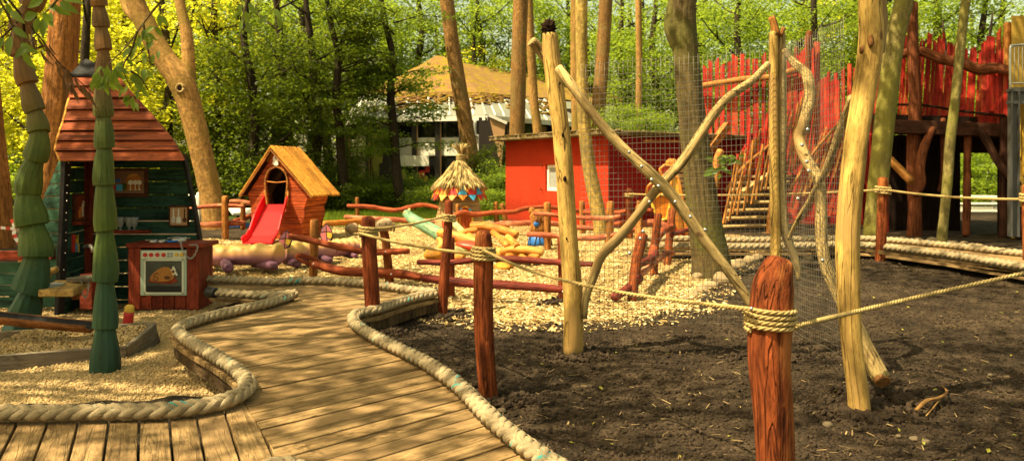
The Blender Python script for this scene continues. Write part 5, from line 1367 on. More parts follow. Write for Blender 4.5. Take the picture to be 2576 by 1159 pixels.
mb = MB(); mb.blob(V(1092, 640, 12.6), (PX(27, 12.6), .2, PX(17, 12.6)), .12, 18, 12); mb.build('carved_foot', M['boulder_orange'], cs_)
mb = MB(); mb.blob(V(1267, 670, 11.9), (PX(25, 11.9), .2, PX(11, 11.9)), .15, 18, 12); mb.build('carved_foot', M['boulder_orange'], cs_)
mb = MB(); mb.blob(V(1150, 645, 12.6), (PX(22, 12.6), .18, PX(14, 12.6)), .12, 18, 12); mb.build('carved_foot', M['orange_log'], cs_)
mb = MB(); mb.blob(V(1120, 563, 13.6), (PX(9, 13.6), .1, PX(16, 13.6)), .2, 14, 10); mb.build('carved_beak', M['hull_red'], cs_)
mb = MB()
for k in range(6):
    mb.tube([V(1226 + k * 8, 588 + k * 2.5, 12.55), V(1212 + k * 8, 608 + k * 2.5, 12.5)], .008, 3, 5); 
for k in range(3): mb.tube([V(1218, 592 + k * 7, 12.54), V(1262, 606 + k * 7, 12.54)], .008, 3, 5)
mb.build('rope_net', M['rope_thin'], cs_)
# ================================================================ carved figure with blue skirt
c = G(1358, 619); t = thing('carved_figure', 'small carved wooden figure with round ears and blue painted skirt', 'play figure', c)
dF_ = c.y; ph_ = lambda y: CZ - (y - HY) / FP * dF_
mb = MB(); mb.lathe(c, [(.20, ph_(590)), (.19, ph_(570)), (.17, ph_(556)), (.20, ph_(545)), (.18, ph_(535)), (.09, ph_(526))], 18, 0, .1); bo = mb.build('body', M['orange_post'], t)
mb = MB()
for s in (-1, 1): mb.blob(c + Vector((s * .15, 0, ph_(530))), (.07, .06, .07), .1, 12, 8)
mb.build('ear', M['orange_post'], t)
mb = MB()
for s in (-.07, .07): mb.blob(c + Vector((s, -.185, ph_(552))), (.035, .02, .045), 0, 10, 8)
mb.build('eye', M['brown_log'], bo)
mb = MB(); mb.lathe(c, [(.24, 0), (.23, .1), (.19, ph_(585))], 18); sk = mb.build('skirt', M['blue'], t)
mb = MB(); mb.blob(c + Vector((-.07, -.17, ph_(562))), (.06, .03, .055), 0, 12, 8); mb.build('blue_patch', M['blue'], t)
mb = MB()
for k in range(7): 
    a = math.pi + math.pi * (k + .5) / 7; a2 = a + random.uniform(-.4, .4); mb.tube([c + Vector((math.cos(a) * .245, math.sin(a) * .245, .01)), c + Vector((math.cos(a2) * .205, math.sin(a2) * .205, .25))], .009, 3, 5)
mb.build('painted_line', M['black'], sk)
# ================================================================ climbing log frame behind the mesh
c = G(1600, 755); t = thing('log_climber', 'climbing frame of upright red logs pierced by burgundy cross logs', 'climbing frame', c)
def lg(name, P, r, mat):
    mb = MB(); mb.tube([V(*p) for p in P], PX(r, P[0][2]), 16, 12, .1); mb.build(name, M[mat], t)
lg('post', [(1618, 592, 9.2), (1600, 660, 9.1), (1590, 760, 8.9)], 13, 'red_post')
lg('post', [(1656, 540, 11.3), (1648, 610, 11.2), (1645, 690, 11.0)], 10, 'red_post')
lg('post', [(1690, 530, 12.6), (1685, 590, 12.4), (1678, 668, 12.3)], 10, 'red_post')
lg('post', [(1608, 520, 13), (1606, 600, 12.6), (1606, 650, 12.4)], 9, 'orange_post')
lg('cross_log', [(1600, 700, 9.0), (1604, 668, 9.4), (1630, 655, 10), (1650, 640, 10.8)], 11, 'burgundy_rail')
lg('cross_log', [(1545, 748, 8.7), (1575, 728, 8.9), (1610, 700, 9.3)], 11, 'burgundy_rail')
lg('cross_log', [(1640, 645, 10.9), (1652, 600, 11.5), (1672, 578, 12), (1690, 572, 12.3)], 11, 'red_rail')
lg('cross_log', [(1612, 690, 9.6), (1640, 665, 10.6), (1672, 640, 11.6), (1692, 636, 12)], 9, 'pink_rail')
lg('cross_log', [(1610, 565, 13), (1640, 560, 13), (1680, 570, 13)], 9, 'pink_rail')
lg('cross_log', [(1690, 590, 12.3), (1715, 582, 12.6), (1735, 576, 12.9)], 6, 'burgundy_rail')

# ================================================================ red plaster hut
cn = Vector((2.42, 20.0, 0)); le = Vector((-.19, 24.0, 0)); zw = 2.34
ul = (le - cn).normalized(); nl = Vector((-.837, -.546, 0)); ur = Vector((.837, .546, 0)).normalized()
hut2 = thing('red_plaster_hut', 'flat roofed bright red plastered hut with small white window', 'hut', cn)
wl = (le - cn).length
mb = MB()
win_s = (1.70, 2.18); wz = (CZ - 50 * 21.9 / FP, CZ + 17 * 21.9 / FP)
# window px 1370-1425: solve the distance along the left wall
def along(x):
    s = (x - HX) / FP; return (s * cn.y - cn.x) / (ul.x - s * ul.y)
sa, sb = along(1424), along(1372)
dm = cn.y + ul.y * (sa + sb) / 2; wz = (CZ - (481 - HY) * dm / FP, CZ - (414 - HY) * dm / FP)
def q4(a, b, z0, z1, m=0, off=0): mb.add([cn + ul * a + nl * off + Z * z0, cn + ul * b + nl * off + Z * z0, cn + ul * b + nl * off + Z * z1, cn + ul * a + nl * off + Z * z1], [(0, 1, 2, 3)], None, m)
q4(0, sa, -.2, zw); q4(sb, wl, -.2, zw); q4(sa, sb, -.2, wz[0]); q4(sa, sb, wz[1], zw)
for a, z0, z1 in ((sa, wz[0], wz[1]), (sb, wz[0], wz[1])): mb.add([cn + ul * a + Z * z0, cn + ul * a - nl * .14 + Z * z0, cn + ul * a - nl * .14 + Z * z1, cn + ul * a + Z * z1], [(0, 1, 2, 3)])
for zz_ in wz: mb.add([cn + ul * sa + Z * zz_, cn + ul * sb + Z * zz_, cn + ul * sb - nl * .14 + Z * zz_, cn + ul * sa - nl * .14 + Z * zz_], [(0, 1, 2, 3)])
bk = cn + ur * 5; q = [le, le + ur * 5, bk]
mb.add([le + Z * -.2, le + ur * 5 + Z * -.2, le + ur * 5 + Z * zw, le + Z * zw, bk + Z * -.2, bk + Z * zw], [(0, 1, 2, 3), (1, 4, 5, 2)])
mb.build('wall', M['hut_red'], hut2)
mb = MB(); mb.add([cn + Z * -.2, bk + Z * -.2, bk + Z * zw, cn + Z * zw], [(0, 1, 2, 3)]); o = mb.build('side_wall', M['hut_dark'], hut2); o['label'] = 'side wall in a darker red standing for its shade'
mb = MB(); r = [le - ul * -.22 + nl * .46 - ur * 0, cn - ul * .28 + nl * .46, bk - ul * .30 + nl * -.2, le + ur * 5 + ul * .3]
mb.prism([p + Z * zw for p in r], Z * .12); mb.build('roof_slab', M['slab_moss'], hut2, .02)
mb = MB()
for k in range(700):
    u, v_ = random.random(), random.random() ** 3; p = (r[0] * (1 - u) + r[1] * u) * (1 - v_ * .4) + (r[3] * (1 - u) + r[2] * u) * v_ * .4
    mb.blob(p + Z * (zw + .13), (random.uniform(.02, .06),) * 2 + (random.uniform(.01, .03),), .3, 5, 4)
mb.build('roof_moss', M['slab_moss'], hut2)['kind'] = 'stuff'
wf = MB(); fw = .085; cI = -.07
def wbox(a, b, z0, z1, off, th, mbx): mbx.prism([cn + ul * a + nl * off + Z * z0, cn + ul * b + nl * off + Z * z0, cn + ul * b + nl * off + Z * z1, cn + ul * a + nl * off + Z * z1], nl * th)
wbox(sa, sa + fw, wz[0], wz[1], cI - .05, .06, wf); wbox(sb - fw, sb, wz[0], wz[1], cI - .05, .06, wf); wbox(sa + fw, sb - fw, wz[0], wz[0] + fw, cI - .05, .06, wf); wbox(sa + fw, sb - fw, wz[1] - fw, wz[1], cI - .05, .06, wf)
wn = wf.build('window', M['white'], hut2, .008)
w2 = MB(); wbox(sa + fw, sb - fw, wz[0] + fw, wz[1] - fw, cI - .04, .01, w2); w2.build('pane', M['glass_grey'], wn)
mb = MB()
for zz_ in (wz[0] + .03, wz[1] - .03): mb.tube([cn + ul * (sb + .13) + Z * zz_, cn + ul * (sb + .13) + nl * .07 + Z * zz_, cn + ul * (sb + .13) + nl * .09 + Z * (zz_ + .05)], .015, 5, 6)
mb.build('shutter_hook', M['fort_brown'], hut2)
mb = MB(); nr = Vector((ur.y, -ur.x, 0)); mb.beam(cn + ur * 1.0 + nr * .25 + Z * 2.22, cn + ur * 2.6 + nr * .25 + Z * 2.24, .1, .05); tag(mb.build('eave_board', M['fort_orange'], hut2))

# ================================================================ glazed pavilion
dP = 36.0
def pz(y, d=dP): return CZ - (y - HY) / FP * d
pav = thing('pavilion', 'low glazed pavilion with mossy hipped roof and white panels behind the trees', 'pavilion', V(1150, 495, dP))
# plan: facade corner points (px, depth)
K = [V(880, HY, 38.5), V(930, HY, 36.5), V(1222, HY, 35), V(1425, HY, 40), V(1600, HY, 46)]
for k in K: k.z = 0
ze = pz(297, 35.0); zgnd = -.1
def facade(a, b, bays, door=False):
    a, b = Vector(a), Vector(b); n = Vector((b.y - a.y, -(b.x - a.x), 0)).normalized(); e = (b - a) / bays
    ytop, yb1, yb2, yb3, ybot = ze, pz(347), pz(392), pz(478), pz(505)
    mbw = MB(); mbw.prism([a + Z * ybot, b + Z * ybot, b + Z * yb3, a + Z * yb3], n * -.1); mbw.build('base_panel', M['cream_panel'], pav); mbw = MB(); mbw.prism([a + Z * yb2, b + Z * yb2, b + Z * yb1, a + Z * yb1], n * -.1)
    mbw.build('wall_panel', M['cream_panel'], pav)
    for k in range(bays):
        p0, p1 = a + e * k, a + e * (k + 1)
        mg = MB(); mg.prism([p0 + Z * yb3, p1 + Z * yb3, p1 + Z * yb2, p0 + Z * yb2], n * -.05); mg.build('window', M['glass_dark'], pav).location = pav.location * -1 - n * .05
        mg = MB(); mg.prism([p0 + Z * yb1, p1 + Z * yb1, p1 + Z * ytop, p0 + Z * ytop], n * -.05); mg.build('clerestory_window', M['glass_dark'], pav).location = pav.location * -1 - n * .05
    mf_ = MB()
    for k in range(bays + 1):
        p = a + e * k; mf_.box(p + n * .06 + Z * ((ytop + zgnd) / 2), (.22, .22, ytop - zgnd))
    mf_.build('frame_post', M['dark_frame'], pav)
    mf_ = MB()
    for k in range(bays + 1):
        p = a + e * k + e.normalized() * .15; mf_.box(p + n * .08 + Z * ((ytop + zgnd) / 2), (.05, .05, ytop - zgnd))
    mf_.build('frame_strip', M['tan_panel'], pav)
facade(K[0], K[1], 1); facade(K[1], K[2], 5); facade(K[2], K[3], 5); facade(K[3], K[4], 3)
mb = MB(); a = V(990, HY, 35.6); a.z = 0; mb.prism([a + Z * pz(392) + Vector((0, -.12, 0)), a + Vector((1.6, -.2, 0)) + Z * pz(392), a + Vector((1.6, -.2, 0)) + Z * pz(418), a + Vector((0, -.12, 0)) + Z * pz(418)], (0, .08, 0)); mb.build('wall_panel', M['cream_panel'], pav)
# heart shaped emblem and coloured posters on the glazing
hp = [(0, -.22), (-.2, -.02), (-.26, .1), (-.2, .2), (-.1, .2), (0, .1), (.1, .2), (.2, .2), (.26, .1), (.2, -.02), (.02, -.2)]
c = V(1000, 405, 35.75); mb = MB(); mb.tube([c + Vector((x * 1.2, 0, q * 1.1)) for x, q in hp], .035, 36, 6); mb.tube([c + Vector((x * .55, 0, q * .5 + .02)) for x, q in hp], .028, 30, 6); mb.build('heart_emblem', M['pink'], pav)
for x, y, w, h, m in ((1062, 440, .25, .4, 'red'), (1068, 452, .3, .25, 'orange'), (985, 438, .3, .5, 'olive_panel'), (1014, 446, .25, .4, 'tan_panel'), (1075, 425, .2, .3, 'red')):
    mb = MB(); mb.box(V(x, y, 35.55), (w, .02, h)); mb.build('poster', M[m], pav)
# tapering buttresses
def buttress(x, d, w, mat, y0, y1):
    a = V(x, HY, d); a.z = 0; mb = MB()
    mb.prism([a + Vector((-w * .5, -.9, pz(y0))), a + Vector((w * .5, -.9, pz(y0))), a + Vector((w * .14, -.25, pz(y1))), a + Vector((-w * .14, -.25, pz(y1)))], (0, .7, 0)); mb.build('buttress', M[mat], pav)
buttress(955, 35.6, .65, 'olive_panel', 330, 505)
mb = MB(); a = V(979, HY, 35.9); a.z = 0; mb.box(a + Vector((0, -.5, (ze + zgnd) / 2)), (.6, .8, ze - zgnd)); mb.build('dark_pier', M['dark_frame'], pav)
a = V(1236, HY, 34.6); a.z = 0
mb = MB(); mb.prism([a + Vector((-.55, 0, ze)), a + Vector((.1, 0, ze)), a + Vector((.55, 0, pz(305))), a + Vector((.38, 0, pz(425))), a + Vector((-.35, 0, pz(505))), a + Vector((-.55, 0, pz(505)))], (0, .6, 0)); mb.build('dark_pier', M['dark_frame'], pav)
mb = MB(); mb.prism([a + Vector((-.08, -.05, pz(302))), a + Vector((.62, -.05, pz(316))), a + Vector((.42, -.05, pz(425)))], (0, .04, 0)); mb.build('gable_panel', M['tan_panel'], pav)
mb = MB(); mb.beam(a + Vector((-.1, -.1, pz(296))), a + Vector((.68, -.1, pz(315))), .1, .12); mb.build('coping', M['white'], pav)
mb = MB(); q = V(1196, 306, 34.7); mb.tube([q, V(1196, 338, 34.7), V(1207, 352, 34.7), V(1209, 420, 34.7), V(1209, 470, 34.7)], .09, 20, 10); mb.build('downpipe', M['zinc_pipe'], pav)
# roof: gutter, glazed skirt, mossy hip
E = [V(872, HY, 38.3), V(928, HY, 36.2), V(1222, HY, 34.65), V(1434, HY, 39.5), V(1640, HY, 46)]
Mid = [V(905, HY, 39.5), V(955, HY, 38.6), V(1205, HY, 38.0), V(1385, HY, 41.5), V(1600, HY, 48)]
Top = [V(1082, HY, 43), V(1096, HY, 42.6), V(1116, HY, 42.6), V(1150, HY, 44), V(1500, HY, 52)]
zE = ze + .02
for L_, zz_ in ((E, zE), (Mid, pz(240, 38)), (Top, pz(150, 43))):
    for p in L_: p.z = zz_
Top[0].z = Top[1].z - .15; Top[4].z = pz(225, 52); Top[3].z = pz(163, 44); Mid[4].z = pz(270, 48)
mb = MB()
for k in range(4): mb.prism([E[k], E[k + 1], Mid[k + 1], Mid[k]], Z * .08)
mb.build('glazed_skirt', M['glass_roof'], pav)
mb = MB()
for k in range(4):
    nn = 10 if k in (1, 2) else 4
    for i in range(nn + 1):
        u = i / nn; mb.beam(E[k].lerp(E[k + 1], u) + Z * .10, Mid[k].lerp(Mid[k + 1], u) + Z * .10, .06, .06)
mb.build('glazing_bar', M['white'], pav)
mb = MB()
for k in range(4): mb.beam(E[k] - Z * .05, E[k + 1] - Z * .05, .18, .2)
mb.build('gutter', M['white'], pav)
mb = MB()
nU, nV = 14, 10
for k in range(4):
    vs = []
    for i in range(nU + 1):
        for j in range(nV + 1):
            p = Mid[k].lerp(Mid[k + 1], i / nU).lerp(Top[k].lerp(Top[k + 1], i / nU), j / nV); vs.append(p + Z * (.15 + .06 * mn.noise(p * 1.5)))
    mb.add(vs, [(i * (nV + 1) + j, (i + 1) * (nV + 1) + j, (i + 1) * (nV + 1) + j + 1, i * (nV + 1) + j + 1) for i in range(nU) for j in range(nV)])
for k in range(1500):
    i = random.choice((1, 2)); u, v_ = random.random(), random.random() ** 2
    p = E[i].lerp(E[i + 1], u).lerp(Mid[i].lerp(Mid[i + 1], u), .25 + .75 * (1 - v_ * v_)) + Z * .12
    if mn.noise(p * .9) > -.18: mb.blob(p, (random.uniform(.08, .24), random.uniform(.06, .2), .04), .4, 5, 4)
mb.build('mossy_roof', M['moss_roof'], pav)
mb = MB(); mb.prism([Top[0] - Z * .02, Mid[0], Mid[4] + Vector((0, 6, 0)), Top[4]], Vector((0, .1, -.1))); mb.build('roof_back', M['dark_frame'], pav)
mb = MB(); mb.box(V(1215, 420, 41) , (12, .2, 6)); mb.build('inner_wall', M['dark_frame'], pav)

# ================================================================ red slatted fort
fort = thing('slatted_fort', 'large red slatted play fort on dark timber base with log stairs', 'play fort', V(2250, 590, 18.5))
def slats(P_top, P_bot, n, w, mat, name, jit=.12, lean=0.0, th=.03):
    mb = MB()
    for i in range(n):
        u = (i + .5) / n
        def at(L, u):
            m = len(L) - 1; k = min(int(u * m), m - 1); return Vector(L[k]).lerp(Vector(L[k + 1]), u * m - k)
        p1 = at(P_top, u) + Z * random.uniform(-jit, jit); p0 = at(P_bot, u) + Z * random.uniform(-jit, jit) * .8
        p1 += Vector((random.uniform(-.04, .04) + lean, random.uniform(-.02, .02), 0))
        ww = w * random.uniform(.75, 1.15); sl_ = random.uniform(-.07, .07)
        e = (at(P_top, min(1, u + .01)) - at(P_top, max(0, u - .01))); e.z = 0; e.normalize(); nn = Vector((e.y, -e.x, 0))
        mb.prism([p0 - e * ww / 2, p0 + e * ww / 2, p1 + e * ww / 2 + Z * sl_, p1 - e * ww / 2 - Z * sl_], nn * th)
    o = mb.build(name, M[mat], fort); return o
# left palisade behind the mesh: bays along the ramp
s1 = slats([V(1765, 165, 23), V(1840, 150, 22.6), V(1930, 135, 22.2), V(2010, 140, 21.8)], [V(1765, 400, 23), V(1840, 420, 22.6), V(1930, 430, 22.2), V(2010, 440, 21.8)], 15, .14, 'fort_red', 'palisade'); s1['label'] = 'left red palisade with orange handrail'
slats([V(2003, 120, 21.9), V(2060, 100, 21.4)], [V(2003, 400, 21.9), V(2060, 400, 21.4)], 5, .2, 'fort_red', 'palisade', .3)
slats([V(2060, 195, 21.4), V(2110, 190, 20.8), V(2200, 150, 20)], [V(2060, 440, 21.4), V(2110, 450, 20.8), V(2200, 460, 20)], 13, .10, 'fort_red', 'palisade', .2)
slats([V(2190, 110, 20), V(2255, 80, 19)], [V(2190, 300, 20), V(2255, 310, 19)], 6, .16, 'fort_red', 'palisade')
mb = MB(); mb.prism([V(1960, 330, 22.5), V(2210, 300, 20.8), V(2215, 600, 20.8), V(1960, 580, 22.5)], (0, .1, 0)); mb.build('wall_cladding', M['hut_dark'], fort)
mb = MB(); mb.prism([V(1725, 345, 23.6), V(1970, 330, 22.9), V(1970, 585, 22.9), V(1725, 570, 23.6)], (0, .1, 0)); mb.build('wall_cladding', M['hut_dark'], fort)
mb = MB(); mb.tube([V(1760, 218, 22.8), V(1815, 208, 22.4), V(1870, 200, 22.2), V(1935, 195, 22), V(1995, 178, 21.7), V(2030, 170, 21.5)], PX(8, 22), 24, 10, .14); mb.build('handrail', M['fort_orange'], fort)
# stair stringer slats: diagonal row
slats([V(1830, 410, 20.6), V(1900, 330, 20.9), V(1990, 260, 21.2), V(2050, 215, 21.3)], [V(1822, 560, 20.6), V(1880, 500, 20.9), V(1975, 440, 21.2), V(2040, 400, 21.3)], 17, .07, 'fort_orange', 'stair_slats', .1, .18)
slats([V(1990, 420, 20.2), V(2060, 330, 20.0), V(2130, 260, 19.8)], [V(1975, 560, 20.2), V(2040, 540, 20), V(2110, 530, 19.8)], 20, .09, 'fort_red', 'stair_slats', .14, .2)
slats([V(2000, 400, 20.0), V(2070, 310, 19.8), V(2140, 250, 19.6)], [V(1985, 520, 20.0), V(2050, 470, 19.8), V(2120, 430, 19.6)], 9, .05, 'fort_orange', 'stair_slats', .15, .25)
mb = MB()
for i in range(13):
    bx, by, d = 1822 + i * 11.5 + random.uniform(-3, 3), 566 - i * 10 + random.uniform(-8, 8), 18.3 + i * .12; hh_ = random.uniform(110, 165); lx = random.uniform(14, 34)
    mb.beam(V(bx, by, d), V(bx + lx, by - hh_, d + .1), .055, .03)
mb.build('stair_stakes', M['fort_orange'], fort)
mb = MB()
for i in range(10):
    bx, by, d = 1826 + i * 14 + random.uniform(-3, 3), 540 - i * 12, 20.8; hh_ = random.uniform(150, 210)
    mb.beam(V(bx, by, d), V(bx + random.uniform(18, 34), by - hh_, d + .1), .08, .03)
mb.build('stair_stakes', M['fort_red'], fort)
mb = MB(); mb.tube([V(1826, 480, 20.3), V(1870, 420, 20.5), V(1930, 370, 20.8), V(1985, 320, 21)], .04, 14, 8, .1); mb.tube([V(1985, 480, 19.9), V(2050, 380, 19.8), V(2120, 300, 19.5)], .04, 14, 8, .1); mb.build('stair_rail', M['fort_orange'], fort)
for k in range(9):
    y = 592 - k * 22 * (1 - k * .022); d = 18.6 + k * .28; x0 = 1815 + k * 4 + random.uniform(-6, 6); x1 = 1948 + k * 5 + random.uniform(-8, 8)
    mb = MB(); mb.tube([V(x0, y, d), V((x0 + x1) / 2, y - 2, d), V(x1, y - 3, d)], PX(5, d), 10, 10, .2, 'flat'); mb.build('stair_step', M['step'], fort)
    mb = MB(); mb.box(V((x0 + x1) / 2, y + 11, d + .12), (PX(x1 - x0 - 8, d), .06, PX(15, d))); mb.build('stair_riser', M['fort_dark'], fort)
mb = MB(); mb.tube([V(1940, 602, 18.4), V(1945, 540, 18.4), V(1958, 470, 18.6)], .13, 12, 10, .14); mb.tube([V(1812, 380, 20.2), V(1803, 410, 20.2), V(1800, 470, 20.2)], .1, 12, 10, .14); mb.build('stair_post', M['fort_orange'], fort)
mb = MB(); mb.beam(V(1868, 490, 19.5), V(1965, 425, 20.3), .16, .2); mb.build('stair_stringer', M['step'], fort)
mb = MB(); mb.beam(V(1775, 390, 21.5), V(1830, 315, 22.0), .16, .2); mb.build('brace', M['fort_orange'], fort)
for P_, r in (([V(2030, 330, 21.2), V(2032, 200, 21.2), V(2036, 82, 21.2)], 8), ([V(2005, 300, 22), V(2004, 122, 22)], 7)):
    mb = MB(); mb.tube(P_, PX(r, 21.2), 10, 10, .1); mb.build('mast', M['fort_brown'], fort)
# right palisade over the dark undercroft
s2 = slats([V(2255, 95, 18.4), V(2330, 88, 18.2), V(2400, 108, 18), V(2470, 130, 17.7), V(2535, 110, 17.3)], [V(2255, 305, 18.6), V(2330, 315, 18.4), V(2400, 330, 18.1), V(2470, 335, 17.8), V(2535, 330, 17.4)], 34, .064, 'fort_red', 'palisade', .13, .12); s2['label'] = 'right red palisade leaning over the dark undercroft'
slats([V(2255, 120, 18.9), V(2400, 125, 18.5), V(2535, 150, 17.8)], [V(2255, 300, 18.9), V(2400, 300, 18.5), V(2535, 300, 17.8)], 9, .06, 'fort_orange', 'inner_slats', .14, .2)
slats([V(2470, 95, 17.6), V(2536, 85, 17.2)], [V(2470, 280, 17.6), V(2536, 290, 17.2)], 6, .08, 'fort_red', 'end_slats', .14)
mb = MB(); mb.tube([V(2250, 142, 18.2), V(2290, 131, 18), V(2320, 130, 17.9), V(2370, 150, 17.7), V(2420, 158, 17.5), V(2460, 175, 17.3), V(2500, 172, 17.2), V(2545, 178, 17)], PX(13, 17.8), 40, 12, .18); mb.build('handrail', M['fort_brown'], fort)
mb = MB(); twist(mb, crom([V(2250, 263, 18.1), V(2330, 266, 18), V(2420, 280, 17.7), V(2530, 292, 17.2)], 30), .03); mb.build('binding_rope', M['bark_rot'], fort)
def flog(P_, r, mat='fort_brown', name='fort_log'):
    mb = MB(); mb.tube(P_, [PX(k, P_[0].y) for k in r] if isinstance(r, list) else PX(r, P_[0].y), 22, 12, .14, 'round', fr=1.0); mb.build(name, M[mat], fort)
flog([V(2296, 10, 17.9), V(2296, 120, 17.9), V(2302, 260, 17.9), V(2297, 400, 17.9), V(2302, 520, 17.8), V(2300, 600, 17.8)], [13, 14, 15, 16, 15, 17], 'fort_brown', 'main_post')
flog([V(2347, 322, 17.6), V(2325, 370, 17.6), V(2315, 420, 17.4), V(2318, 460, 17.3), V(2303, 490, 17.2)], [8, 11, 12, 11, 9])
flog([V(2238, 400, 17.2), V(2262, 425, 17), V(2292, 455, 16.8)], [10, 10, 10], 'fort_orange', 'brace')
flog([V(2436, 310, 17.6), V(2433, 400, 17.6), V(2432, 520, 17.5), V(2430, 590, 17.4)], 9, 'fort_brown', 'post')
flog([V(2465, 325, 17.3), V(2490, 370, 17.2), V(2520, 420, 17.0), V(2560, 465, 16.8)], 10, 'fort_beam', 'brace')
flog([V(2527, 290, 17.3), V(2525, 600, 17.2)], 11, 'fort_beam', 'post')
flog([V(2372, 300, 17.8), V(2374, 420, 17.8), V(2366, 480, 17.8)], 7, 'fort_brown', 'post')
flog([V(2535, 60, 17.2), V(2534, 180, 17.2)], 9, 'fort_orange', 'mast')
mb = MB(); mb.beam(V(2200, 318, 18.0), V(2535, 330, 17.5), .3, PX(50, 17.8), (0, 1, 0)); mb.build('floor_beam', M['fort_beam'], fort, .02)
mb = MB(); mb.prism([V(2200, 300, 18.2), V(2540, 310, 17.7), V(2540, 310, 22.5), V(2150, 300, 22.5)], Z * .12); mb.build('platform', M['fort_dark'], fort)
mb = MB(); x = 2200
while x < 2416: 
    mb.prism([V(x, 340, 19.3), V(x + 13, 340, 19.3), V(x + 13, 605, 19.3), V(x, 605, 19.3)], (0, .05, 0)); x += 14.5
mb.build('undercroft_wall', M['fort_dark'], fort)
mb = MB(); mb.prism([V(2190, 340, 18.8), V(2235, 340, 18.8), V(2235, 600, 18.8), V(2190, 600, 18.8)], (0, .06, 0)); mb.build('undercroft_panel', M['hut_dark'], fort)
mb = MB(); mb.prism([V(2416, 335, 19.2), V(2540, 335, 18.6), V(2540, 385, 18.6), V(2416, 385, 19.2)], (0, .1, 0)); mb.prism([V(2515, 380, 18.8), V(2545, 380, 18.6), V(2545, 600, 18.6), V(2515, 600, 18.8)], (0, .1, 0)); mb.build('undercroft_frame', M['fort_dark'], fort)
# bright opening: chain-link fence and pale path far behind
mb = MB(); q0, q1 = V(2380, 0, 26), V(2560, 0, 26)
zt_, zb_ = pz(515, 26), -.05
for k in range(60):
    for s in (1, -1):
        x = q0.x + (q1.x - q0.x) * k / 60; h = zt_ - zb_
        mb.tube([Vector((x, 26, zb_)), Vector((x + s * h * .6, 26, zt_))], .006, 2, 3, 0, 'flat')
mb.tube([Vector((q0.x, 26, zt_)), Vector((q1.x, 26, zt_))], .025, 2, 6); tag(mb.build('chain_link_fence', M['wire']), 'chain link fence seen through the opening under the fort', 'fence')
mb = MB(); q = V(2470, 548, 30); q.z = 0.05
mb.prism([q + Vector((-4, -3, 0)), q + Vector((6, -3, 0)), q + Vector((6, 5, 0)), q + Vector((-4, 5, 0))], Z * .03); struct(mb.build('paved_path', M['cream_panel']))
t = thing('picnic_table', 'pale picnic table beyond the chain link fence', 'table', V(2460, 530, 29))
mb = MB(); mb.box(V(2460, 495, 29), (1.5, .8, .08)); mb.build('tabletop', M['cream_panel'], t); mb = MB(); mb.box(V(2460, 512, 28.3), (1.5, .3, .06)); mb.build('bench', M['cream_panel'], t)
mb = MB()
for s in (-.5, .5): mb.beam(V(2460, 495, 29) + Vector((s, 0, 0)), V(2460, 495, 29) + Vector((s, -.4, -.75)), .08, .08)
mb.build('leg', M['zinc_pipe'], t)
# steel balcony and yellow house on the right edge
yh = thing('yellow_house', 'yellow plastered house wall at the right edge behind the steel balcony', 'house', V(2570, 600, 16.8))
mb = MB(); mb.prism([V(2544, 40, 16.9), V(2760, 40, 16.9), V(2760, 600, 16.9), V(2544, 600, 16.9)], (.98, 1.5, 0)); mb.build('wall', M['yellow_plaster'], yh)
mb = MB()
for x, a, b in ((2551, 310, 375), (2558, 300, 420), (2566, 296, 395), (2574, 320, 440)): mb.tube([V(x, a, 16.88), V(x + 1, b, 16.88)], .022, 6, 8)
mb.build('painted_drip', M['yellow'], yh)
mb = MB(); mb.prism([V(2560, 520, 16.7), V(2620, 520, 16.7), V(2620, 600, 16.7), V(2560, 600, 16.7)], (0, .1, 0)); mb.build('base_panel', M['fort_dark'], yh)
bal = thing('steel_balcony', 'grey steel balcony on a column at the right edge', 'balcony', V(2548, 605, 14.6))
mb = MB()
for s in (-1, 1): mb.box(V(2550, 410, 14.6) + Vector((s * .065, 0, 0)), (.015, .14, PX(370, 14.6)))
mb.box(V(2550, 410, 14.6), (.12, .012, PX(370, 14.6))); mb.build('column', M['steel_grey'], bal)
mb = MB(); mb.box(V(2650, 258, 14.6), (PX(230, 14.6), .1, PX(8, 14.6))); mb.box(V(2650, 228, 14.6), (PX(230, 14.6), .1, PX(6, 14.6))); mb.box(V(2650, 243, 14.62), (PX(230, 14.6), .03, PX(24, 14.6))); mb.build('edge_beam', M['steel_grey'], bal)
mb = MB(); mb.prism([V(2536, 224, 14.6), V(2760, 224, 14.6), V(2760, 224, 16.8), V(2536, 224, 16.8)], Z * .03); mb.build('floor', M['steel_grey'], bal)
mb = MB()
mb.tube([V(2541, 226, 14.6), V(2541, 130, 14.6), V(2546, 118, 14.6), V(2560, 114, 14.6), V(2760, 100, 14.6)], .022, 30, 8); mb.tube([V(2541, 210, 14.6), V(2760, 206, 14.6)], .016, 3, 6)
for x in range(2552, 2760, 10): mb.tube([V(x, 208, 14.6), V(x, 116, 14.6)], .008, 2, 5)
mb.build('railing', M['steel'], bal)

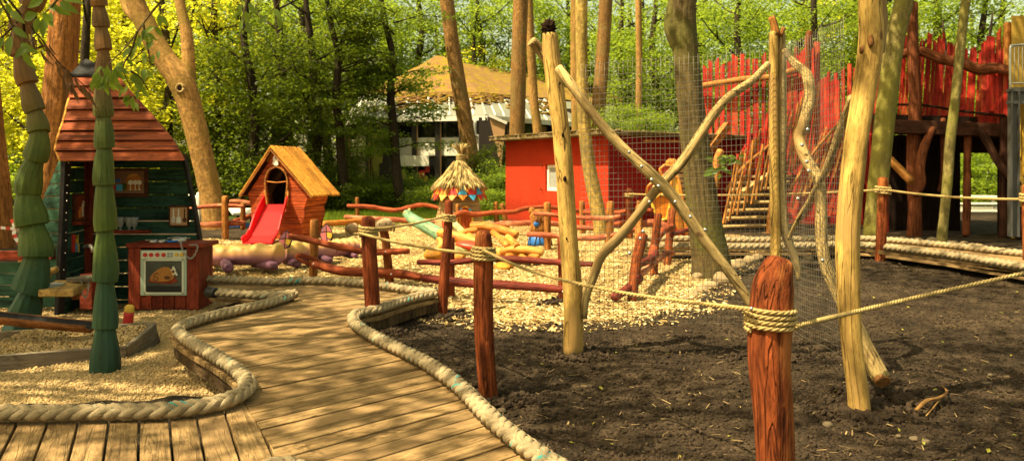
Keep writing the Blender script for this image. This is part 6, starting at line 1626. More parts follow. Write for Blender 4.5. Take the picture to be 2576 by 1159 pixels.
# ================================================================ orange panel creature and slatted hut behind the mesh
kc = thing('orange_panel_house', 'orange painted panel figure with yellow edges beside a beige slatted hut', 'play sculpture', V(1690, 612, 17.2))
def panel(L, d, mat, edge=None, th=.05, nm='panel', r=.035):
    mb = MB(); mb.prism([V(x, y, d) for x, y in L], (0, th, 0)); p = mb.build(nm, M[mat], kc)
    if edge:
        m2 = MB(); pts = [V(x, y, d - .02) for x, y in L]; pts.append(pts[0])
        for a, b in zip(pts[:-1], pts[1:]): m2.tube([a, b], r, 3, 6, .05)
        m2.build('panel_edge', M[edge], p)
panel([(1660, 425), (1672, 415), (1692, 418), (1700, 436), (1690, 448), (1664, 440)], 17.2, 'red', 'orange', r=.03)
panel([(1628, 470), (1642, 458), (1664, 462), (1660, 492), (1642, 502), (1626, 494)], 17.3, 'red', 'orange', r=.03)
panel([(1636, 505), (1664, 488), (1690, 500), (1678, 550), (1658, 556)], 17.3, 'orange', 'yellow')
panel([(1690, 440), (1706, 448), (1722, 520), (1700, 530), (1686, 490)], 17.1, 'yellow', 'orange', r=.03)
panel([(1700, 520), (1716, 545), (1748, 570), (1748, 618), (1702, 612)], 17.0, 'hut_red')
for P_ in ([(1690, 500), (1700, 530), (1712, 575)], [(1712, 512), (1724, 545), (1732, 585)], [(1655, 552), (1652, 580), (1648, 612)], [(1740, 560), (1744, 610), (1746, 640)]):
    mb = MB(); mb.tube([V(x, y, 16.9) for x, y in P_], .08, 10, 8, .1); mb.build('leg', M['orange_log'], kc)
mb = MB(); mb.blob(V(1690, 412, 17.4), (.15, .12, .12), .3); mb.build('carved_head', M['orange_log'], kc)
mb = MB()
for k in range(9): mb.prism([V(1684, 425 + k * 13, 18), V(1760, 424 + k * 13, 18), V(1760, 433 + k * 13, 18), V(1684, 434 + k * 13, 18)], (0, .06, 0))
mb.build('slatted_wall', M['beige_board'], kc)
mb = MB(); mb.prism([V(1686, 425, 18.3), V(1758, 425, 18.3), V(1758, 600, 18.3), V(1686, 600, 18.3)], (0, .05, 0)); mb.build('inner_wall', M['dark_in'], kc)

# ================================================================ stones
def rock(x, y, r, label, z=0.0, fl=.7, grp='field stones round the play area', mat='rock'):
    if grp is None and x > 1230 and y > 900: mat = 'rock_soil'
    c = G(x, y, z); rr = PX(r, c.y); mb = MB(); mb.blob(c + Z * rr * fl * .4, (rr, rr * random.uniform(.7, 1), rr * fl), .28, 14, 10, fr=1.3)
    tag(mb.build('stone', M[mat]), label, 'stone', grp)
big = 'pale field stones heaped round the foot of the dark tree and mesh fence'
for k, (x, y, r) in enumerate([(1755, 700, 14), (1775, 690, 15), (1802, 684, 18), (1818, 708, 24), (1790, 724, 17), (1768, 735, 18), (1744, 748, 16), (1720, 760, 15), (1838, 690, 16), (1858, 672, 20), (1885, 662, 18), (1905, 655, 17), (1820, 665, 20), (1845, 650, 18), (1870, 648, 16), (2020, 645, 16), (1990, 640, 14), (2035, 655, 12)]):
    rock(x, y, r, 'pale field stone in the loose heap round the dark trunk behind the mesh' if x < 1950 else 'stone on the soil behind the edge on wire panel', 0, .75, big if x < 1950 else 'stones behind the edge on wire panel')
rs = 'stones along the right boardwalk'
for k, (x, y, r) in enumerate([(2310, 606, 10), (2345, 608, 14), (2385, 612, 9), (2400, 614, 10), (2425, 615, 11), (2445, 619, 10), (2462, 622, 12), (2480, 626, 9), (2270, 602, 9), (2255, 606, 8)]):
    rock(x, y, r, 'small stone in the row behind the right boardwalk rope', .06, .6, rs)
rock(1086, 792, 25, 'rounded stone at the foot of the slim dark red post by the walkway', -.03, .55, None)
rock(1330, 812, 30, 'flat stone on the edge between chips and soil left of the rotten topped post', -.04, .35, None)
rock(1225, 806, 26, 'low tan stone half buried at the soil edge beside the middle post', -.05, .35, None)
rock(1290, 822, 16, 'small flat stone slab lying on the soil edge', -.02, .3, None)
rock(2082, 1072, 13, 'angular grey stone on the soil right of the large red post', 0, .7, None)
rock(2482, 970, 17, 'low wedge shaped stone on the soil near the right edge', 0, .5, None); rock(2492, 945, 8, 'small round stone just behind the wedge shaped stone', 0, .6, None)
rock(2180, 968, 12, 'grey stone on the soil beside the sawn branch foot', 0, .7, None)
rock(2300, 1105, 12, 'flat pale stone beside two others at the bottom right', 0, .5, None); rock(2330, 1112, 11, 'middle grey stone of three at the bottom right', 0, .5, None); rock(2260, 1098, 8, 'smallest stone of three at the bottom right', 0, .6, None)
rock(1262, 1035, 12, 'small stone between thick rope and soil at the middle post', 0, .6, None)
mb = MB(); mb.tube([G(2306, 1030, .02), G(2330, 1008, .06), G(2362, 1000, .05), G(2382, 985, .06), G(2368, 968, .03)], [.011, .012, .010, .008, .004], 24, 8, .2); mb.tube([G(2370, 996, .04), G(2350, 1022, .03), G(2330, 1045, .01)], .005, 8, 5, .2); tag(mb.build('fallen_branch', M['bark_brown']), 'crooked dry branch lying on dark soil at the right', 'branch')
# barrier tape, benches behind the kitchen hut
t = thing('barrier_tape', 'red and white barrier tape tied round the far left trunk', 'tape', V(25, 590, 14.6))
for nm, m, ks in (('red_stripe', 'tape_red', (0, 2, 4, 6)), ('white_stripe', 'tape_white', (1, 3, 5, 7))):
    mb = MB()
    for k in ks:
        a, b = k / 8, (k + 1) / 8; f = lambda u: (V(24 + 20 * u + 4 * math.sin(u * 9), 553 + 75 * u, 14.5)); mb.prism([f(a), f(b), f(b) + Vector((.07, 0, .02)), f(a) + Vector((.07, 0, .02))], (0, .004, 0))
        x0, x1 = -60 + k * 16, -60 + (k + 1) * 16; mb.prism([V(x0, 662, 14.4), V(x1, 661, 14.4), V(x1, 668, 14.4), V(x0, 669, 14.4)], (0, .004, 0))
        if k < 4: mb.prism([V(-10 + k * 12, 568 + k, 14.45), V(2 + k * 12, 569 + k, 14.45), V(2 + k * 12, 576 + k, 14.45), V(-10 + k * 12, 575 + k, 14.45)], (0, .004, 0))
    mb.build(nm, M[m], t)
t = thing('white_garden_chair', 'white garden seat half hidden behind the right wall of the kitchen hut', 'chair', V(492, 570, 21))
mb = MB(); mb.prism([V(478, 492, 21), V(504, 492, 21), V(506, 555, 21), V(478, 555, 21)], (0, .08, 0)); mb.build('backrest', M['white'], t, .02)
mb = MB()
for x in (481, 501): mb.tube([V(x, 570, 21), V(x, 487, 21)], .07, 6, 10); 
mb.build('leg', M['white'], t)
mb = MB(); mb.box(V(515, 553, 21.2), (.9, .5, .3)); mb.build('seat', M['grey_board'], t)
t = thing('picnic_table', 'white topped picnic table with blue bench left of the playhouse', 'table', V(608, 580, 21))
mb = MB(); mb.prism([V(575, 528, 21.5), V(640, 528, 21.5), V(646, 541, 20.6), V(585, 541, 20.6)], Z * .05); mb.build('tabletop', M['white'], t)
mb = MB(); mb.box(V(612, 566, 20.8), (.75, .3, .1)); mb.build('bench', M['blue'], t)
mb = MB()
for x in (598, 632): mb.beam(V(x, 541, 20.8), V(x, 582, 20.8), .05, .05)
mb.build('leg', M['dark_frame'], t)
mb = MB(); mb.box(V(610, 582, 20.3), (1.6, .3, .18)); tag(mb.build('stone_kerb', M['grey_board']), 'pale low kerb stone behind the left log fence', 'kerb')

# ================================================================ trees
def leaf_cloud(centers, spread, per, size, flat=.55, droop=.35, aspect=.55):
    """leaf blades (one folded quad each) round clump centres -> verts, faces"""
    C = np.repeat(np.asarray(centers, float), per, 0); n = len(C)
    sp = np.repeat(np.asarray(spread, float).reshape(-1, 1) if np.ndim(spread) else np.full((len(centers), 1), spread), per, 0)
    off = rng.normal(size=(n, 3)); off /= np.maximum(1, np.linalg.norm(off, axis=1, keepdims=True) / 1.9)
    off = off * sp * np.array([1, 1, flat])
    P = C + off
    a = rng.random(n) * 2 * np.pi
    d = np.stack([np.cos(a), np.sin(a), rng.normal(size=n) * .45 - droop], 1); d /= np.linalg.norm(d, axis=1, keepdims=True)
    up = np.stack([rng.normal(size=n) * .45, rng.normal(size=n) * .45, np.ones(n)], 1)
    s = np.cross(d, up); s /= np.linalg.norm(s, axis=1, keepdims=True); u = np.cross(s, d)
    L = size * (0.65 + .7 * rng.random((n, 1)))
    v = np.stack([P, P + d * L * .5 + s * L * aspect * .5 + u * L * .08, P + d * L, P + d * L * .5 - s * L * aspect * .5 + u * L * .08], 1)
    f = np.arange(n * 4).reshape(n, 4)
    return v.reshape(-1, 3), f
def crown_points(n, rx, rz, shell=.55, layers=0):
    out = []
    while len(out) < n:
        p = rng.normal(size=3); p /= np.linalg.norm(p); r = rng.random() ** (1 / 3) if rng.random() > shell else .72 + .28 * rng.random()
        p = p * r
        q = 1 + .28 * mn.noise(Vector(p * 1.7) + Vector((len(out) * 0 + rx * 3, 0, 0)))
        out.append((p[0] * rx * q, p[1] * rx * q, p[2] * rz * q))
    return np.array(out)
def crown_mesh(name, n, per, rx, rz, size, spread, mat, flat=.45):
    v, f = leaf_cloud(crown_points(n, rx, rz), spread * (.6 + .8 * rng.random(n)), per, size, flat)
    return np_mesh(name, v, f, M[mat])
def trunk_mesh(name, h, r, mat, limbs=7, seg=9, bend=.3, crown0=.35):
    mb = MB(); P = [Vector((0, 0, -.2))]
    x = y = 0
    for k in range(1, 7): x += random.uniform(-bend, bend); y += random.uniform(-bend, bend); P.append(Vector((x, y, h * k / 6)))
    mb.tube(P, [r * 1.25, r, r * .9, r * .8, r * .65, r * .45, r * .2], 22, seg, .06, 'flat')
    fine = crom(P, 40)
    for k in range(limbs):
        i = int(40 * (crown0 + (.92 - crown0) * k / max(1, limbs))); b = fine[min(i, 38)]; a = k * 2.4 + random.uniform(-.5, .5); L = h * .26 * (1.15 - k / limbs * .7)
        e = b + Vector((math.cos(a) * L, math.sin(a) * L, L * random.uniform(.35, .9)))
        m = b.lerp(e, .5) + Vector((0, 0, -L * .08)); rr = r * .38 * (1 - .5 * k / limbs)
        mb.tube([b, m, e], [rr, rr * .65, rr * .2], 8, 6, .08, 'flat')
        e2 = m + Vector((math.cos(a + .8) * L * .5, math.sin(a + .8) * L * .5, L * .45)); mb.tube([m, m.lerp(e2, .5), e2], [rr * .5, rr * .35, rr * .1], 6, 5, .08, 'flat')
    o = mb.build(name, M[mat]); return o
def px_tree(label, path, rad, d, mat, crown=None, seg=20, rough=.05, branches=(), n=40, name='tree', grp=None, cmat='leaf_mid'):
    """tree whose stem follows measured points at its own distance; the unseen crown is added above the frame for its shade"""
    pts = [V(x, y, d) for x, y in path]; b = pts[-1].copy(); b.z = 0 if b.z > -.3 else b.z
    t = thing(name, label, 'tree', b, grp)
    mb = MB(); pts[-1] = pts[-1] + Vector((0, 0, -.15))
    mb.tube(pts[::-1], [PX(k, d) for k in rad][::-1], n, seg, rough, 'flat', fr=.5)
    for bp, br in branches: mb.tube([V(x, y, dd) for x, y, dd in bp], [PX(k, d) for k in br], 24, 14, rough, 'flat', fr=.6)
    mb.build('trunk', M[mat], t)
    if crown:
        for (cx, cy, cz, rx, rz, nn) in crown:  # unseen crowns, set off the stem to steer where their shade falls
            v, f = leaf_cloud(crown_points(nn, rx, rz) + np.array([cx, cy, cz]), .5, 85, .17, .5)
            o = link('crown', np_mesh('crown', v, f, M[cmat]), t)
    return t
px_tree('big furrowed orange brown trunk leaning behind the green kitchen hut', [(172, -120), (165, 0), (158, 120), (146, 260), (132, 400), (118, 520), (108, 640), (104, 690)], [34, 35, 36, 38, 42, 46, 52, 60], 13.0, 'bark_orange', [(-13.5, 11.5, 9.5, 2.6, 2.2, 50)], branches=())
YT = px_tree('smooth two stemmed tree with a knot hole at the fork', [(300, -160), (335, -10), (375, 80), (415, 150), (455, 205), (478, 270), (505, 380), (528, 480), (548, 590)], [20, 23, 26, 28, 33, 29, 27, 27, 33], 20.0, 'bark_smooth', [(-9.5, 23, 11, 3.4, 2.6, 60), (-6, 26, 11.5, 3, 2.4, 40)], branches=[([(470, 235, 20), (474, 170, 20.1), (470, 90, 20.2), (455, 20, 20.3), (440, -80, 20.4)], [20, 17, 15, 13, 12]), ([(395, 115, 20), (355, 60, 20.4), (318, 20, 20.8), (300, -40, 21)], [14, 13, 11, 9])])
mb = MB(); c = V(453, 222, 19.7); mb.tube([c + Vector((math.cos(a) * .09, 0, math.sin(a) * .10)) for a in [2 * math.pi * k / 14 for k in range(15)]], .035, 16, 8, .1, 'flat'); kn = mb.build('knot_ring', M['peeled_grey'], YT); mb = MB(); mb.blob(c, (.075, .02, .085), .1); mb.build('knot_hole', M['bark_rot'], kn)
px_tree('leaning brown trunk behind the thatched tower', [(1110, -120), (1124, 0), (1138, 110), (1155, 220), (1172, 320), (1186, 400), (1196, 480)], [17, 18, 18, 19, 19, 20, 23], 30.0, 'bark_brown', None)
px_tree('straight tan trunk standing behind the left end of the red hut', [(1313, -150), (1310, 0), (1306, 120), (1303, 240), (1300, 345), (1296, 480)], [18, 19, 19, 20, 20, 23], 33.0, 'bark_brown', None)
px_tree('slender pale trunk just right of the straight tan trunk', [(1322, -150), (1330, 0), (1337, 150), (1344, 260), (1353, 340), (1358, 480)], [9, 10, 11, 11, 12, 14], 36.0, 'bark_smooth', None)
px_tree('blotched trunk lit from the left, rising through the logs before the red hut', [(1458, -150), (1462, 0), (1463, 120), (1465, 240), (1472, 340), (1484, 430), (1500, 510), (1511, 570), (1512, 602)], [15, 16, 15, 16, 16, 17, 18, 18, 20], 16.6, 'bark_lit', [(3.8, 15.4, 10.5, 3.2, 2.0, 40), (6.6, 15.0, 10.5, 2.6, 2.0, 22)])
px_tree('pale upright trunk half hidden behind the blotched trunk', [(1444, -150), (1446, 0), (1446, 180), (1450, 330), (1452, 470)], [10, 11, 11, 12, 14], 35.0, 'bark_smooth', None)
px_tree('reddish brown trunk behind the wire mesh left of the dark tree', [(1528, -150), (1524, 0), (1516, 140), (1508, 250), (1502, 340), (1500, 470)], [16, 17, 17, 18, 18, 20], 35.0, 'bark_brown', None)
px_tree('thin far trunk right of the reddish brown trunk', [(1605, -150), (1606, 0), (1608, 150), (1606, 330), (1604, 470)], [7, 8, 8, 8, 9], 40.0, 'bark_smooth', None)
px_tree('big dark ribbed tree with forked top behind the mesh fence', [(1722, -140), (1722, 0), (1722, 80), (1732, 200), (1745, 330), (1760, 460), (1775, 570), (1788, 650), (1795, 705)], [30, 30, 33, 33, 35, 38, 42, 47, 56], 10.9, 'bark_dark', [(1.2, 12.2, 9.5, 1.6, 1.6, 12), (1.4, 9.0, 9.0, 2.0, 1.6, 10), (4.6, 13.5, 9.5, 2.6, 2.0, 30)], branches=[([(1728, 150, 10.9), (1700, 100, 10.9), (1688, 60, 10.95), (1697, 0, 11.0), (1705, -90, 11.1)], [20, 20, 18, 15, 13])], rough=.10, seg=26)
px_tree('tall greenish trunk behind the tall peeled log post', [(2300, -140), (2275, 0), (2250, 110), (2232, 250), (2216, 400), (2204, 520), (2196, 606)], [23, 23, 23, 24, 24, 24, 27], 15.0, 'bark_moss', [(9.8, 16.0, 10.5, 3.4, 2.5, 60)])
px_tree('thin greenish trunk standing before the dark fort', [(2452, -140), (2430, 0), (2414, 140), (2402, 260), (2390, 360), (2384, 450), (2375, 540), (2366, 610)], [11, 11, 11, 11, 12, 12, 11, 13], 14.6, 'bark_moss', [(13.0, 15.5, 10.8, 3.0, 2.4, 40)])
px_tree('orange trunk cut by the left picture edge', [(-60, -150), (-40, 100), (-20, 300), (2, 480), (8, 560), (12, 625)], [26, 26, 25, 24, 23, 26], 15.0, 'bark_orange', [(-16.0, 13.5, 9.5, 3.0, 2.4, 50)])
# unseen tree added left of the frame, its crowns placed to shade the foreground
shade = [(-8.2, 6.6, 9.0, 2.4, 2.0, 66), (-6.2, 2.6, 9.2, 2.4, 1.8, 28), (-1.8, .8, 9.0, 2.2, 1.0, 10), (-0.6, 1.6, 9.6, 2.2, 1.0, 9), (0.6, 4.0, 9.6, 1.8, 1.0, 8)]
shade_old = [(-7.2, 3.2, 9.2, 2.7, 2.0, 30), (-9.0, 6.6, 9.6, 2.8, 2.2, 36), (-5.6, 4.6, 9.4, 1.8, 1.3, 12), (-3.4, 4.4, 10.2, 1.8, 1.2, 10), (-1.4, 6.4, 9.6, 1.6, 1.2, 12), (1.0, 4.2, 10.0, 1.8, 1.2, 12), (-9.8, 9.4, 8.5, 2.2, 1.8, 26)]
t = thing('tree', 'unseen tall beech added outside the left picture edge to shade the walkway', 'tree', (-8.0, 4.5, 0))
mb = MB(); mb.tube([Vector((-8, 4.5, -.2)), Vector((-7.9, 4.6, 3)), Vector((-7.6, 4.7, 6)), Vector((-7.2, 4.8, 10))], [.4, .32, .28, .15], 20, 16, .06)
for (cx, cy, cz, rx, rz, nn) in shade:
    mb.tube([Vector((-7.8, 4.6, 5.0)), Vector(((cx - 7.8) / 2, (cy + 4.6) / 2, 7.0 + .2 * abs(cx))), Vector((cx, cy, cz))], [.16, .11, .04] if cx < -5 else [.05, .035, .015], 12, 8, .08)
mb.build('trunk', M['bark_brown'], t)
for (cx, cy, cz, rx, rz, nn) in shade:
    v, f = leaf_cloud(crown_points(nn, rx, rz) + np.array([cx, cy, cz]), .48, 95, .16, .5)
    link('crown', np_mesh('crown', v, f, M['leaf_mid']), t)
# ---------------------------------------------------------------- the wood behind
CR = {}
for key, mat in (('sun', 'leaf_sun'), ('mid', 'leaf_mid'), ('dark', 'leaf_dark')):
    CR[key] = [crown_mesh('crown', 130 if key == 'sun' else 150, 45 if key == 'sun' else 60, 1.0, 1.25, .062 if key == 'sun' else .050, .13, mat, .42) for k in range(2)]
TRK = []
for k in range(4):
    o = trunk_mesh('trunk', 11, .22, 'bark_forest', 8, crown0=.22); TRK.append(o.data); bpy.data.objects.remove(o)
FG = 'trees of the wood behind the playground'
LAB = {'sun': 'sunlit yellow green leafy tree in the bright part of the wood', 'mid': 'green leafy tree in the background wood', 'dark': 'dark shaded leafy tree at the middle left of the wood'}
def wood_tree(x, d, key, h=11, r=3.4, zc=6.5, sx=1.0, label=None, grp=None):
    t = thing('forest_tree', label or LAB[key], 'tree', (x, d, 0), grp or FG + {'sun': ', sunlit', 'mid': ', green', 'dark': ', dark'}[key])
    k = h / 11
    for nm, me, s, l in (('trunk', random.choice(TRK), (k * 1.0, k * 1.0, k), (0, 0, 0)), ('crown', random.choice(CR[key]), (r * sx, r, r * .95), (random.uniform(-.4, .4), random.uniform(-.4, .4), zc))):
        o = bpy.data.objects.new(nm, me); col.objects.link(o); o.parent = t; o.scale = s; o.location = l; o.rotation_euler = (0, 0, random.uniform(0, 6.28))
def wx(px, d): return (px - HX) / FP * d
# left: sunlit, bright
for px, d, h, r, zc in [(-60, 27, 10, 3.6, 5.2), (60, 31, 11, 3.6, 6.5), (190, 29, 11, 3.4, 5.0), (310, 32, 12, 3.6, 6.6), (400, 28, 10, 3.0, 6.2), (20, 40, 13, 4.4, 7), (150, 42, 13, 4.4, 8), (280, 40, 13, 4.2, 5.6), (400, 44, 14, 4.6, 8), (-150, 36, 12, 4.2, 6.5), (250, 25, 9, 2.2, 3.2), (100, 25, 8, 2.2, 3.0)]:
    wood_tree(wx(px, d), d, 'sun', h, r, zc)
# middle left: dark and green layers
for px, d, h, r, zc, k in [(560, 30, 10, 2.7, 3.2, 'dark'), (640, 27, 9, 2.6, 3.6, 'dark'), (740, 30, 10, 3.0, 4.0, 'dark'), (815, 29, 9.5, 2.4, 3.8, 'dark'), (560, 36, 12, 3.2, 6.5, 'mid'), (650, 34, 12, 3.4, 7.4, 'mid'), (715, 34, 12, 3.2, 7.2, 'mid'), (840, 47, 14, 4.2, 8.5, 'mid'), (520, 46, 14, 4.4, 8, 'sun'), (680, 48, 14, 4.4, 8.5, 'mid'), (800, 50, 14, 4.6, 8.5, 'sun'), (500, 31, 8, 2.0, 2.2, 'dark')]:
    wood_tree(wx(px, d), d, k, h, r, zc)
# behind the pavilion and to the right
for px, d, h, r, zc, k in [(950, 52, 15, 4.6, 8.6, 'mid'), (1040, 50, 15, 4.4, 10.2, 'mid'), (1140, 53, 15, 4.6, 9.6, 'mid'), (1240, 49, 14, 4.2, 8.0, 'mid'), (1200, 47, 11, 2.8, 5.6, 'sun'), (1330, 52, 15, 4.6, 9.0, 'mid'), (1420, 55, 15, 4.8, 9.0, 'mid'), (1500, 50, 14, 4.2, 7.2, 'mid'), (1590, 46, 13, 3.8, 6.0, 'mid'), (1680, 44, 13, 4.0, 7.0, 'mid'), (1640, 54, 15, 4.8, 10, 'mid'),
    (1800, 42, 12, 3.6, 6.4, 'mid'), (1880, 38, 12, 3.4, 6.6, 'mid'), (1970, 41, 13, 3.8, 6.8, 'mid'), (2060, 37, 12, 3.4, 6.4, 'mid'), (2130, 42, 13, 3.8, 6.6, 'sun'), (2230, 38, 12, 3.4, 6.6, 'mid'), (2330, 40, 13, 3.8, 8.0, 'mid'), (2440, 38, 12, 3.4, 6.6, 'mid'), (2520, 42, 13, 3.4, 5.4, 'mid'), (1760, 56, 15, 4.8, 10, 'mid'), (2250, 52, 15, 4.8, 9, 'mid'), (2000, 54, 15, 4.8, 9.5, 'mid'), (2400, 34, 8, 2.4, 3.0, 'mid'), (2500, 33, 8, 2.6, 3.0, 'mid')]:
    wood_tree(wx(px, d), d, k, h, r, zc)
# two dark stemmed trees with layered branches in front of the pavilion
for px, d, label, h in ((868, 27, 'dark slender tree left of the pavilion with layered branches', 10), (1005, 27.5, 'dark slender tree in front of the pavilion roof with layered branches', 11)):
    b = Vector((wx(px, d), d, 0)); t = thing('layered_tree', label, 'tree', b)
    mb = MB(); path = [(px, 500), (px - 8, 420), (px - 14, 330), (px - 22, 240), (px - 18, 140), (px - 40, 40), (px - 52, -60)]
    mb.tube([V(x, y, d) for x, y in path], [PX(k, d) for k in (14, 12, 11, 10, 8, 7, 5)], 30, 12, .08)
    cents = []
    for k in range(30 if px < 900 else 26):
        y = random.uniform(20, 410); a = random.uniform(0, 2 * math.pi); L = random.uniform(.8, 2.0); base = V(px - 14, y, d); e = base + Vector((math.cos(a) * L, math.sin(a) * L * .8, random.uniform(-.1, .5)))
        mb.tube([base, base.lerp(e, .5) + Z * .12, e], [.035, .022, .008], 8, 5, .1)
        for q in (.45, .65, .85, 1.0): cents.append(base.lerp(e, q) + Vector((0, 0, random.uniform(-.05, .1))))
    mb.build('trunk', M['bark_forest'], t)
    v, f = leaf_cloud(np.array([tuple(c) for c in cents]), .34, 75, .125, .22, .15)
    link('crown', np_mesh('crown', v, f, M['leaf_dark' if px < 900 else 'leaf_mid']), t)
# bushes
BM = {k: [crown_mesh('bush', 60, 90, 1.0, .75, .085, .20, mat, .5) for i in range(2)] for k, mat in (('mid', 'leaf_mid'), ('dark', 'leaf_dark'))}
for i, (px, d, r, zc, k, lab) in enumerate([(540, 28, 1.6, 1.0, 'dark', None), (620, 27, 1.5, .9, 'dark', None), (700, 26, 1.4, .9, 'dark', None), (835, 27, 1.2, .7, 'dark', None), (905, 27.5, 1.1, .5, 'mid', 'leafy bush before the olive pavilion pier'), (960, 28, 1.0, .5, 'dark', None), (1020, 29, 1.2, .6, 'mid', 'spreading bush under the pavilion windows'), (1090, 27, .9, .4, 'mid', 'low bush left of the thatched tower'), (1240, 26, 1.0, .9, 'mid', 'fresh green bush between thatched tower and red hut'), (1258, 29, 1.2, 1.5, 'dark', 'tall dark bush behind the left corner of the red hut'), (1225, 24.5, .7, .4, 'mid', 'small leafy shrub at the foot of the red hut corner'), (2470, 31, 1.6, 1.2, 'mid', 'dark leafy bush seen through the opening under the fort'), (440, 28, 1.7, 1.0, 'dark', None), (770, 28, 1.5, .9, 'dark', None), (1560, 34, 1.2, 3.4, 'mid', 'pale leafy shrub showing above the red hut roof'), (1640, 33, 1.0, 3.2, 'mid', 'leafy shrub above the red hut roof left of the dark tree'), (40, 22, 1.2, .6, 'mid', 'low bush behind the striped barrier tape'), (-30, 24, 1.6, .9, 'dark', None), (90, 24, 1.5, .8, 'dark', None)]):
    t = thing('bush', lab or 'dark green bush at the foot of the wood', 'bush', (wx(px, d), d, 0), None if lab else 'dark bushes at the foot of the wood')
    o = bpy.data.objects.new('foliage', random.choice(BM[k])); col.objects.link(o); o.parent = t; o.scale = (r, r, r); o.location = (0, 0, zc); o.rotation_euler = (0, 0, random.uniform(0, 6))
    mb = MB()
    for q in range(5):
        a = random.uniform(0, 6.28); mb.tube([Vector((wx(px, d), d, -.1)), Vector((wx(px, d) + math.cos(a) * r * .3, d + math.sin(a) * r * .3, zc)), Vector((wx(px, d) + math.cos(a) * r * .6, d + math.sin(a) * r * .6, zc + r * .4))], [.03, .02, .008], 6, 5)
    mb.build('stem', M['bark_forest'], t)
# grass
sgr_f = lambda x, y: poly_sd(x, y, [(-5.0, 20.5), (-1.5, 22.6), (.3, 24.6), (.4, 28), (-7, 28)])
P = sample_in(sgr_f, 9000, 20, 28, half=.4); n = len(P)
h_ = .10 + .16 * rng.random(n); a = rng.random(n) * 6.28; w = .012
dx, dy = np.cos(a) * w, np.sin(a) * w; lx, ly = rng.normal(size=n) * .06, rng.normal(size=n) * .06
v = np.stack([np.stack([P[:, 0] - dx, P[:, 1] - dy, np.zeros(n)], 1), np.stack([P[:, 0] + dx, P[:, 1] + dy, np.zeros(n)], 1), np.stack([P[:, 0] + lx, P[:, 1] + ly, h_], 1)], 1).reshape(-1, 3)
o = link('grass', np_mesh('grass', v, np.arange(n * 3).reshape(n, 3), M['leaf_mid'])); tag(o, None, None, None, 'stuff')
# far wood closing the horizon
cs2 = []
for k in range(400):
    d = random.uniform(60, 76); x = random.uniform(-.78, .78) * d; cs2.append((x, d, random.uniform(0, 11) * random.uniform(.4, 1)))
v, f = leaf_cloud(np.array(cs2), 1.5, 60, .42, .7)
o = link('distant_wood', np_mesh('distant_wood', v, f, M['leaf_mid'])); tag(o, None, None, None, 'stuff')
mb = MB()
for k in range(60): 
    d = random.uniform(58, 74); x = random.uniform(-.75, .75) * d; mb.tube([Vector((x, d, -.2)), Vector((x + random.uniform(-1, 1), d, 14))], [.22, .12], 5, 6, .1)
o = mb.build('distant_trunks', M['bark_forest']); tag(o, None, None, None, 'stuff')

# ================================================================ hanging twigs near the camera
def leaf_blade(mb, base, dirv, L, curl=.15, wdt=.6, mi=0):
    d = dirv.normalized(); s = d.cross(Vector((random.uniform(-.4, .4), -1, random.uniform(-.2, .6)))).normalized(); u = s.cross(d)
    pr = [(0, 0), (.18, .24), (.42, .36), (.7, .25), (1, 0)]
    C_ = [base + d * (L * a) + u * (-curl * L * a * a) for a, _ in pr]
    l = [c - s * (w * L * wdt) + u * (.06 * L) for c, (_, w) in zip(C_, pr)]; r = [c + s * (w * L * wdt) + u * (.06 * L) for c, (_, w) in zip(C_, pr)]
    vs = [C_[0], C_[1], C_[2], C_[3], C_[4], l[1], l[2], l[3], r[1], r[2], r[3]]
    mb.add(vs, [(0, 1, 5), (5, 1, 2, 6), (6, 2, 3, 7), (7, 3, 4), (0, 8, 1), (8, 9, 2, 1), (9, 10, 3, 2), (10, 4, 3)], None, mi, True)
def twig(label, stems, leaves, L, d, mat, curl, w=.6, name='hanging_branch'):
    t = thing(name, label, 'branch', V(*stems[0][0], d))
    mb = MB()
    for s in stems: mb.tube([V(x, y, d + (.02 * i)) for i, (x, y) in enumerate(s)], [.006, .004, .002], 16, 6, .15)
    mb.build('twig', M['bark_dark'] if mat != 'leaf_dry' else M['bark_rot'], t)
    mb = MB()
    for (x, y, ax, ay) in leaves:
        leaf_blade(mb, V(x, y, d + random.uniform(-.05, .05)), Vector((ax, random.uniform(-.4, .2), -ay)), L * random.uniform(.75, 1.2), random.uniform(.3, 1) * curl, w)
    mb.build('leaves', M[mat], t)
D1 = 3.4
lv = []
for x, y in [(262, 168), (250, 185), (240, 200), (270, 190), (285, 180), (262, 205), (300, 175), (282, 205)]:
    for k in range(3): lv.append((x + random.uniform(-10, 10), y + random.uniform(-8, 8), random.uniform(-.8, .8), random.uniform(.2, 1)))
for x, y in [(300, 160), (315, 150), (330, 130), (345, 110), (355, 95), (375, 85), (390, 100), (330, 190), (345, 205), (318, 215), (355, 170), (370, 140), (385, 60), (400, 40), (352, 225), (320, 235), (335, 250), (372, 180), (395, 130), (362, 70)]:
    for k in range(2): lv.append((x + random.uniform(-8, 8), y + random.uniform(-8, 8), random.uniform(-.7, .7), random.uniform(.3, 1)))
twig('fresh green leafy twig hanging before the palm trunk and red roof', [[(470, -60), (400, 10), (360, 60), (320, 115), (270, 165)], [(345, 80), (330, 130), (310, 170), (330, 225)], [(360, 60), (372, 120), (380, 170)], [(330, 180), (352, 195), (372, 225)]], lv, .055, D1, 'leaf_near', .5)
lv = []
for x, y in [(20, 20), (50, 30), (10, 70), (28, 78), (5, 95), (40, 60), (55, 110), (75, 105), (90, 90), (105, 130), (120, 105), (150, 165), (160, 178), (172, 190), (180, 205), (190, 200), (200, 215), (215, 220), (228, 230), (65, 80), (60, 95), (140, 150), (185, 215), (165, 200)]:
    for k in range(2): lv.append((x + random.uniform(-6, 6), y + random.uniform(-6, 6), random.uniform(-.3, .5), 1.2))
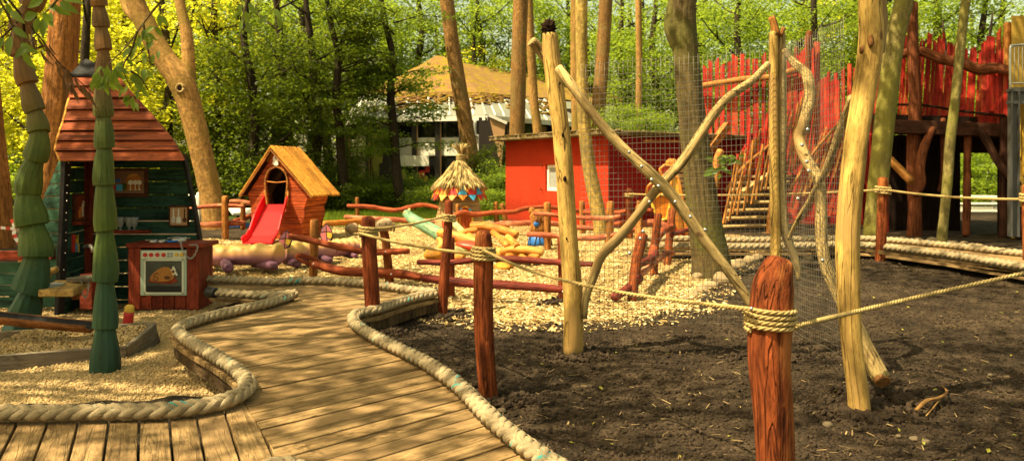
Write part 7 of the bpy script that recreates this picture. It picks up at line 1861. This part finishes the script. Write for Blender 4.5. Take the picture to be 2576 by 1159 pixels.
twig('brown withered twig hanging across the left trunks', [[(-30, -60), (30, 10), (70, 60), (105, 100), (150, 160), (235, 235)], [(-20, 120), (20, 80), (50, 50)], [(60, 50), (62, 90), (75, 115)]], lv, .06, 3.2, 'leaf_dry', 1.2, .3)
lv = [(18, 8, .2, .9), (28, 30, .8, .6), (10, 95, -.6, .7), (30, 90, -.2, 1), (32, 70, .9, .6), (60, 125, .3, 1), (52, 112, .6, .3), (95, 35, -.9, .2), (110, 30, .3, .8), (122, 15, .9, .3), (135, 18, .9, .5), (128, 30, .2, 1), (150, 5, .8, .5), (100, 45, -.5, .8), (118, 42, -.3, 1), (145, -8, .9, .1), (112, -4, -.8, .4), (70, 118, -.6, .6), (8, 20, -.6, .8)]
twig('few large green leaves at the top left corner', [[(180, -50), (140, 5), (110, 35)], [(-20, -30), (15, 30), (35, 75), (60, 115)]], lv, .075, 3.0, 'leaf_near', .4)
lv = [(606, 10, -.2, 1), (618, 28, .1, 1), (626, 8, .5, .9), (612, 50, -.4, .9), (622, 55, .3, 1), (600, 30, -.7, .8), (690, 22, .5, .8), (676, 38, -.6, .5), (700, 40, .2, 1)]
twig('small cluster of green leaves hanging at the top centre left', [[(640, -60), (622, 0), (614, 45)], [(720, -40), (700, 10), (680, 30)]], lv, .075, 4.2, 'leaf_near', .3)
lv = []
for k in range(14): lv.append((1800 + random.uniform(-22, 30), 428 + random.uniform(-12, 10), random.uniform(-1, 1), random.uniform(0, .5)))
for k in range(14): lv.append((1822 + random.uniform(-30, 40), 400 + random.uniform(-10, 8), random.uniform(-1, 1), random.uniform(0, .5)))
twig('thin leafy shoot beside the big dark tree', [[(1775, 440), (1800, 425), (1840, 398)], [(1770, 400), (1800, 405), (1830, 412)]], lv, .12, 10.3, 'leaf_near', .3, name='leafy_shoot')

# ================================================================ camera, sun, sky
SUN = Vector((-.45, -.24, .86)).normalized()
sd = bpy.data.lights.new('sun', 'SUN'); sd.energy = 4.8; sd.angle = R(.53); sd.color = (1.0, .85, .54)
so = bpy.data.objects.new('sun', sd); col.objects.link(so); so.rotation_euler = SUN.to_track_quat('Z', 'Y').to_euler(); so.location = (-10, 0, 20)
w = bpy.data.worlds.new('World'); scene.world = w; w.use_nodes = True; nt = w.node_tree; nt.nodes.clear()
sk = nt.nodes.new('ShaderNodeTexSky'); sk.sky_type = 'NISHITA'; sk.sun_disc = False; sk.sun_elevation = math.asin(SUN.z); sk.sun_rotation = math.atan2(SUN.x, SUN.y); sk.air_density = 1.2; sk.dust_density = 3.0
mx = nt.nodes.new('ShaderNodeMix'); mx.data_type = 'RGBA'; mx.blend_type = 'MULTIPLY'; mx.inputs[0].default_value = 1; mx.inputs[7].default_value = (1.0, .83, .46, 1)
bg = nt.nodes.new('ShaderNodeBackground'); bg.inputs[1].default_value = .13; ou = nt.nodes.new('ShaderNodeOutputWorld')
nt.links.new(sk.outputs[0], mx.inputs[6]); nt.links.new(mx.outputs[2], bg.inputs[0]); nt.links.new(bg.outputs[0], ou.inputs[0])
cd = bpy.data.cameras.new('camera'); co = bpy.data.objects.new('camera', cd); col.objects.link(co)
co.location = (0, 0, CZ); co.rotation_euler = (R(90), 0, 0)
cd.sensor_width = 36; cd.lens = 36 * FP / 2576; cd.shift_x = 0; cd.shift_y = -(579.5 - HY) / 2576; cd.clip_end = 400; cd.clip_start = .05
cd.dof.use_dof = True; cd.dof.focus_distance = 5.5; cd.dof.aperture_fstop = 3.5
scene.camera = co
vs_ = scene.view_settings; vs_.view_transform = 'Standard'; vs_.look = 'None'; vs_.gamma = 1; vs_.exposure = 1.3
cy = scene.cycles; cy.max_bounces = 8; cy.diffuse_bounces = 3; cy.glossy_bounces = 3; cy.transmission_bounces = 6; cy.transparent_max_bounces = 8; cy.use_denoising = True
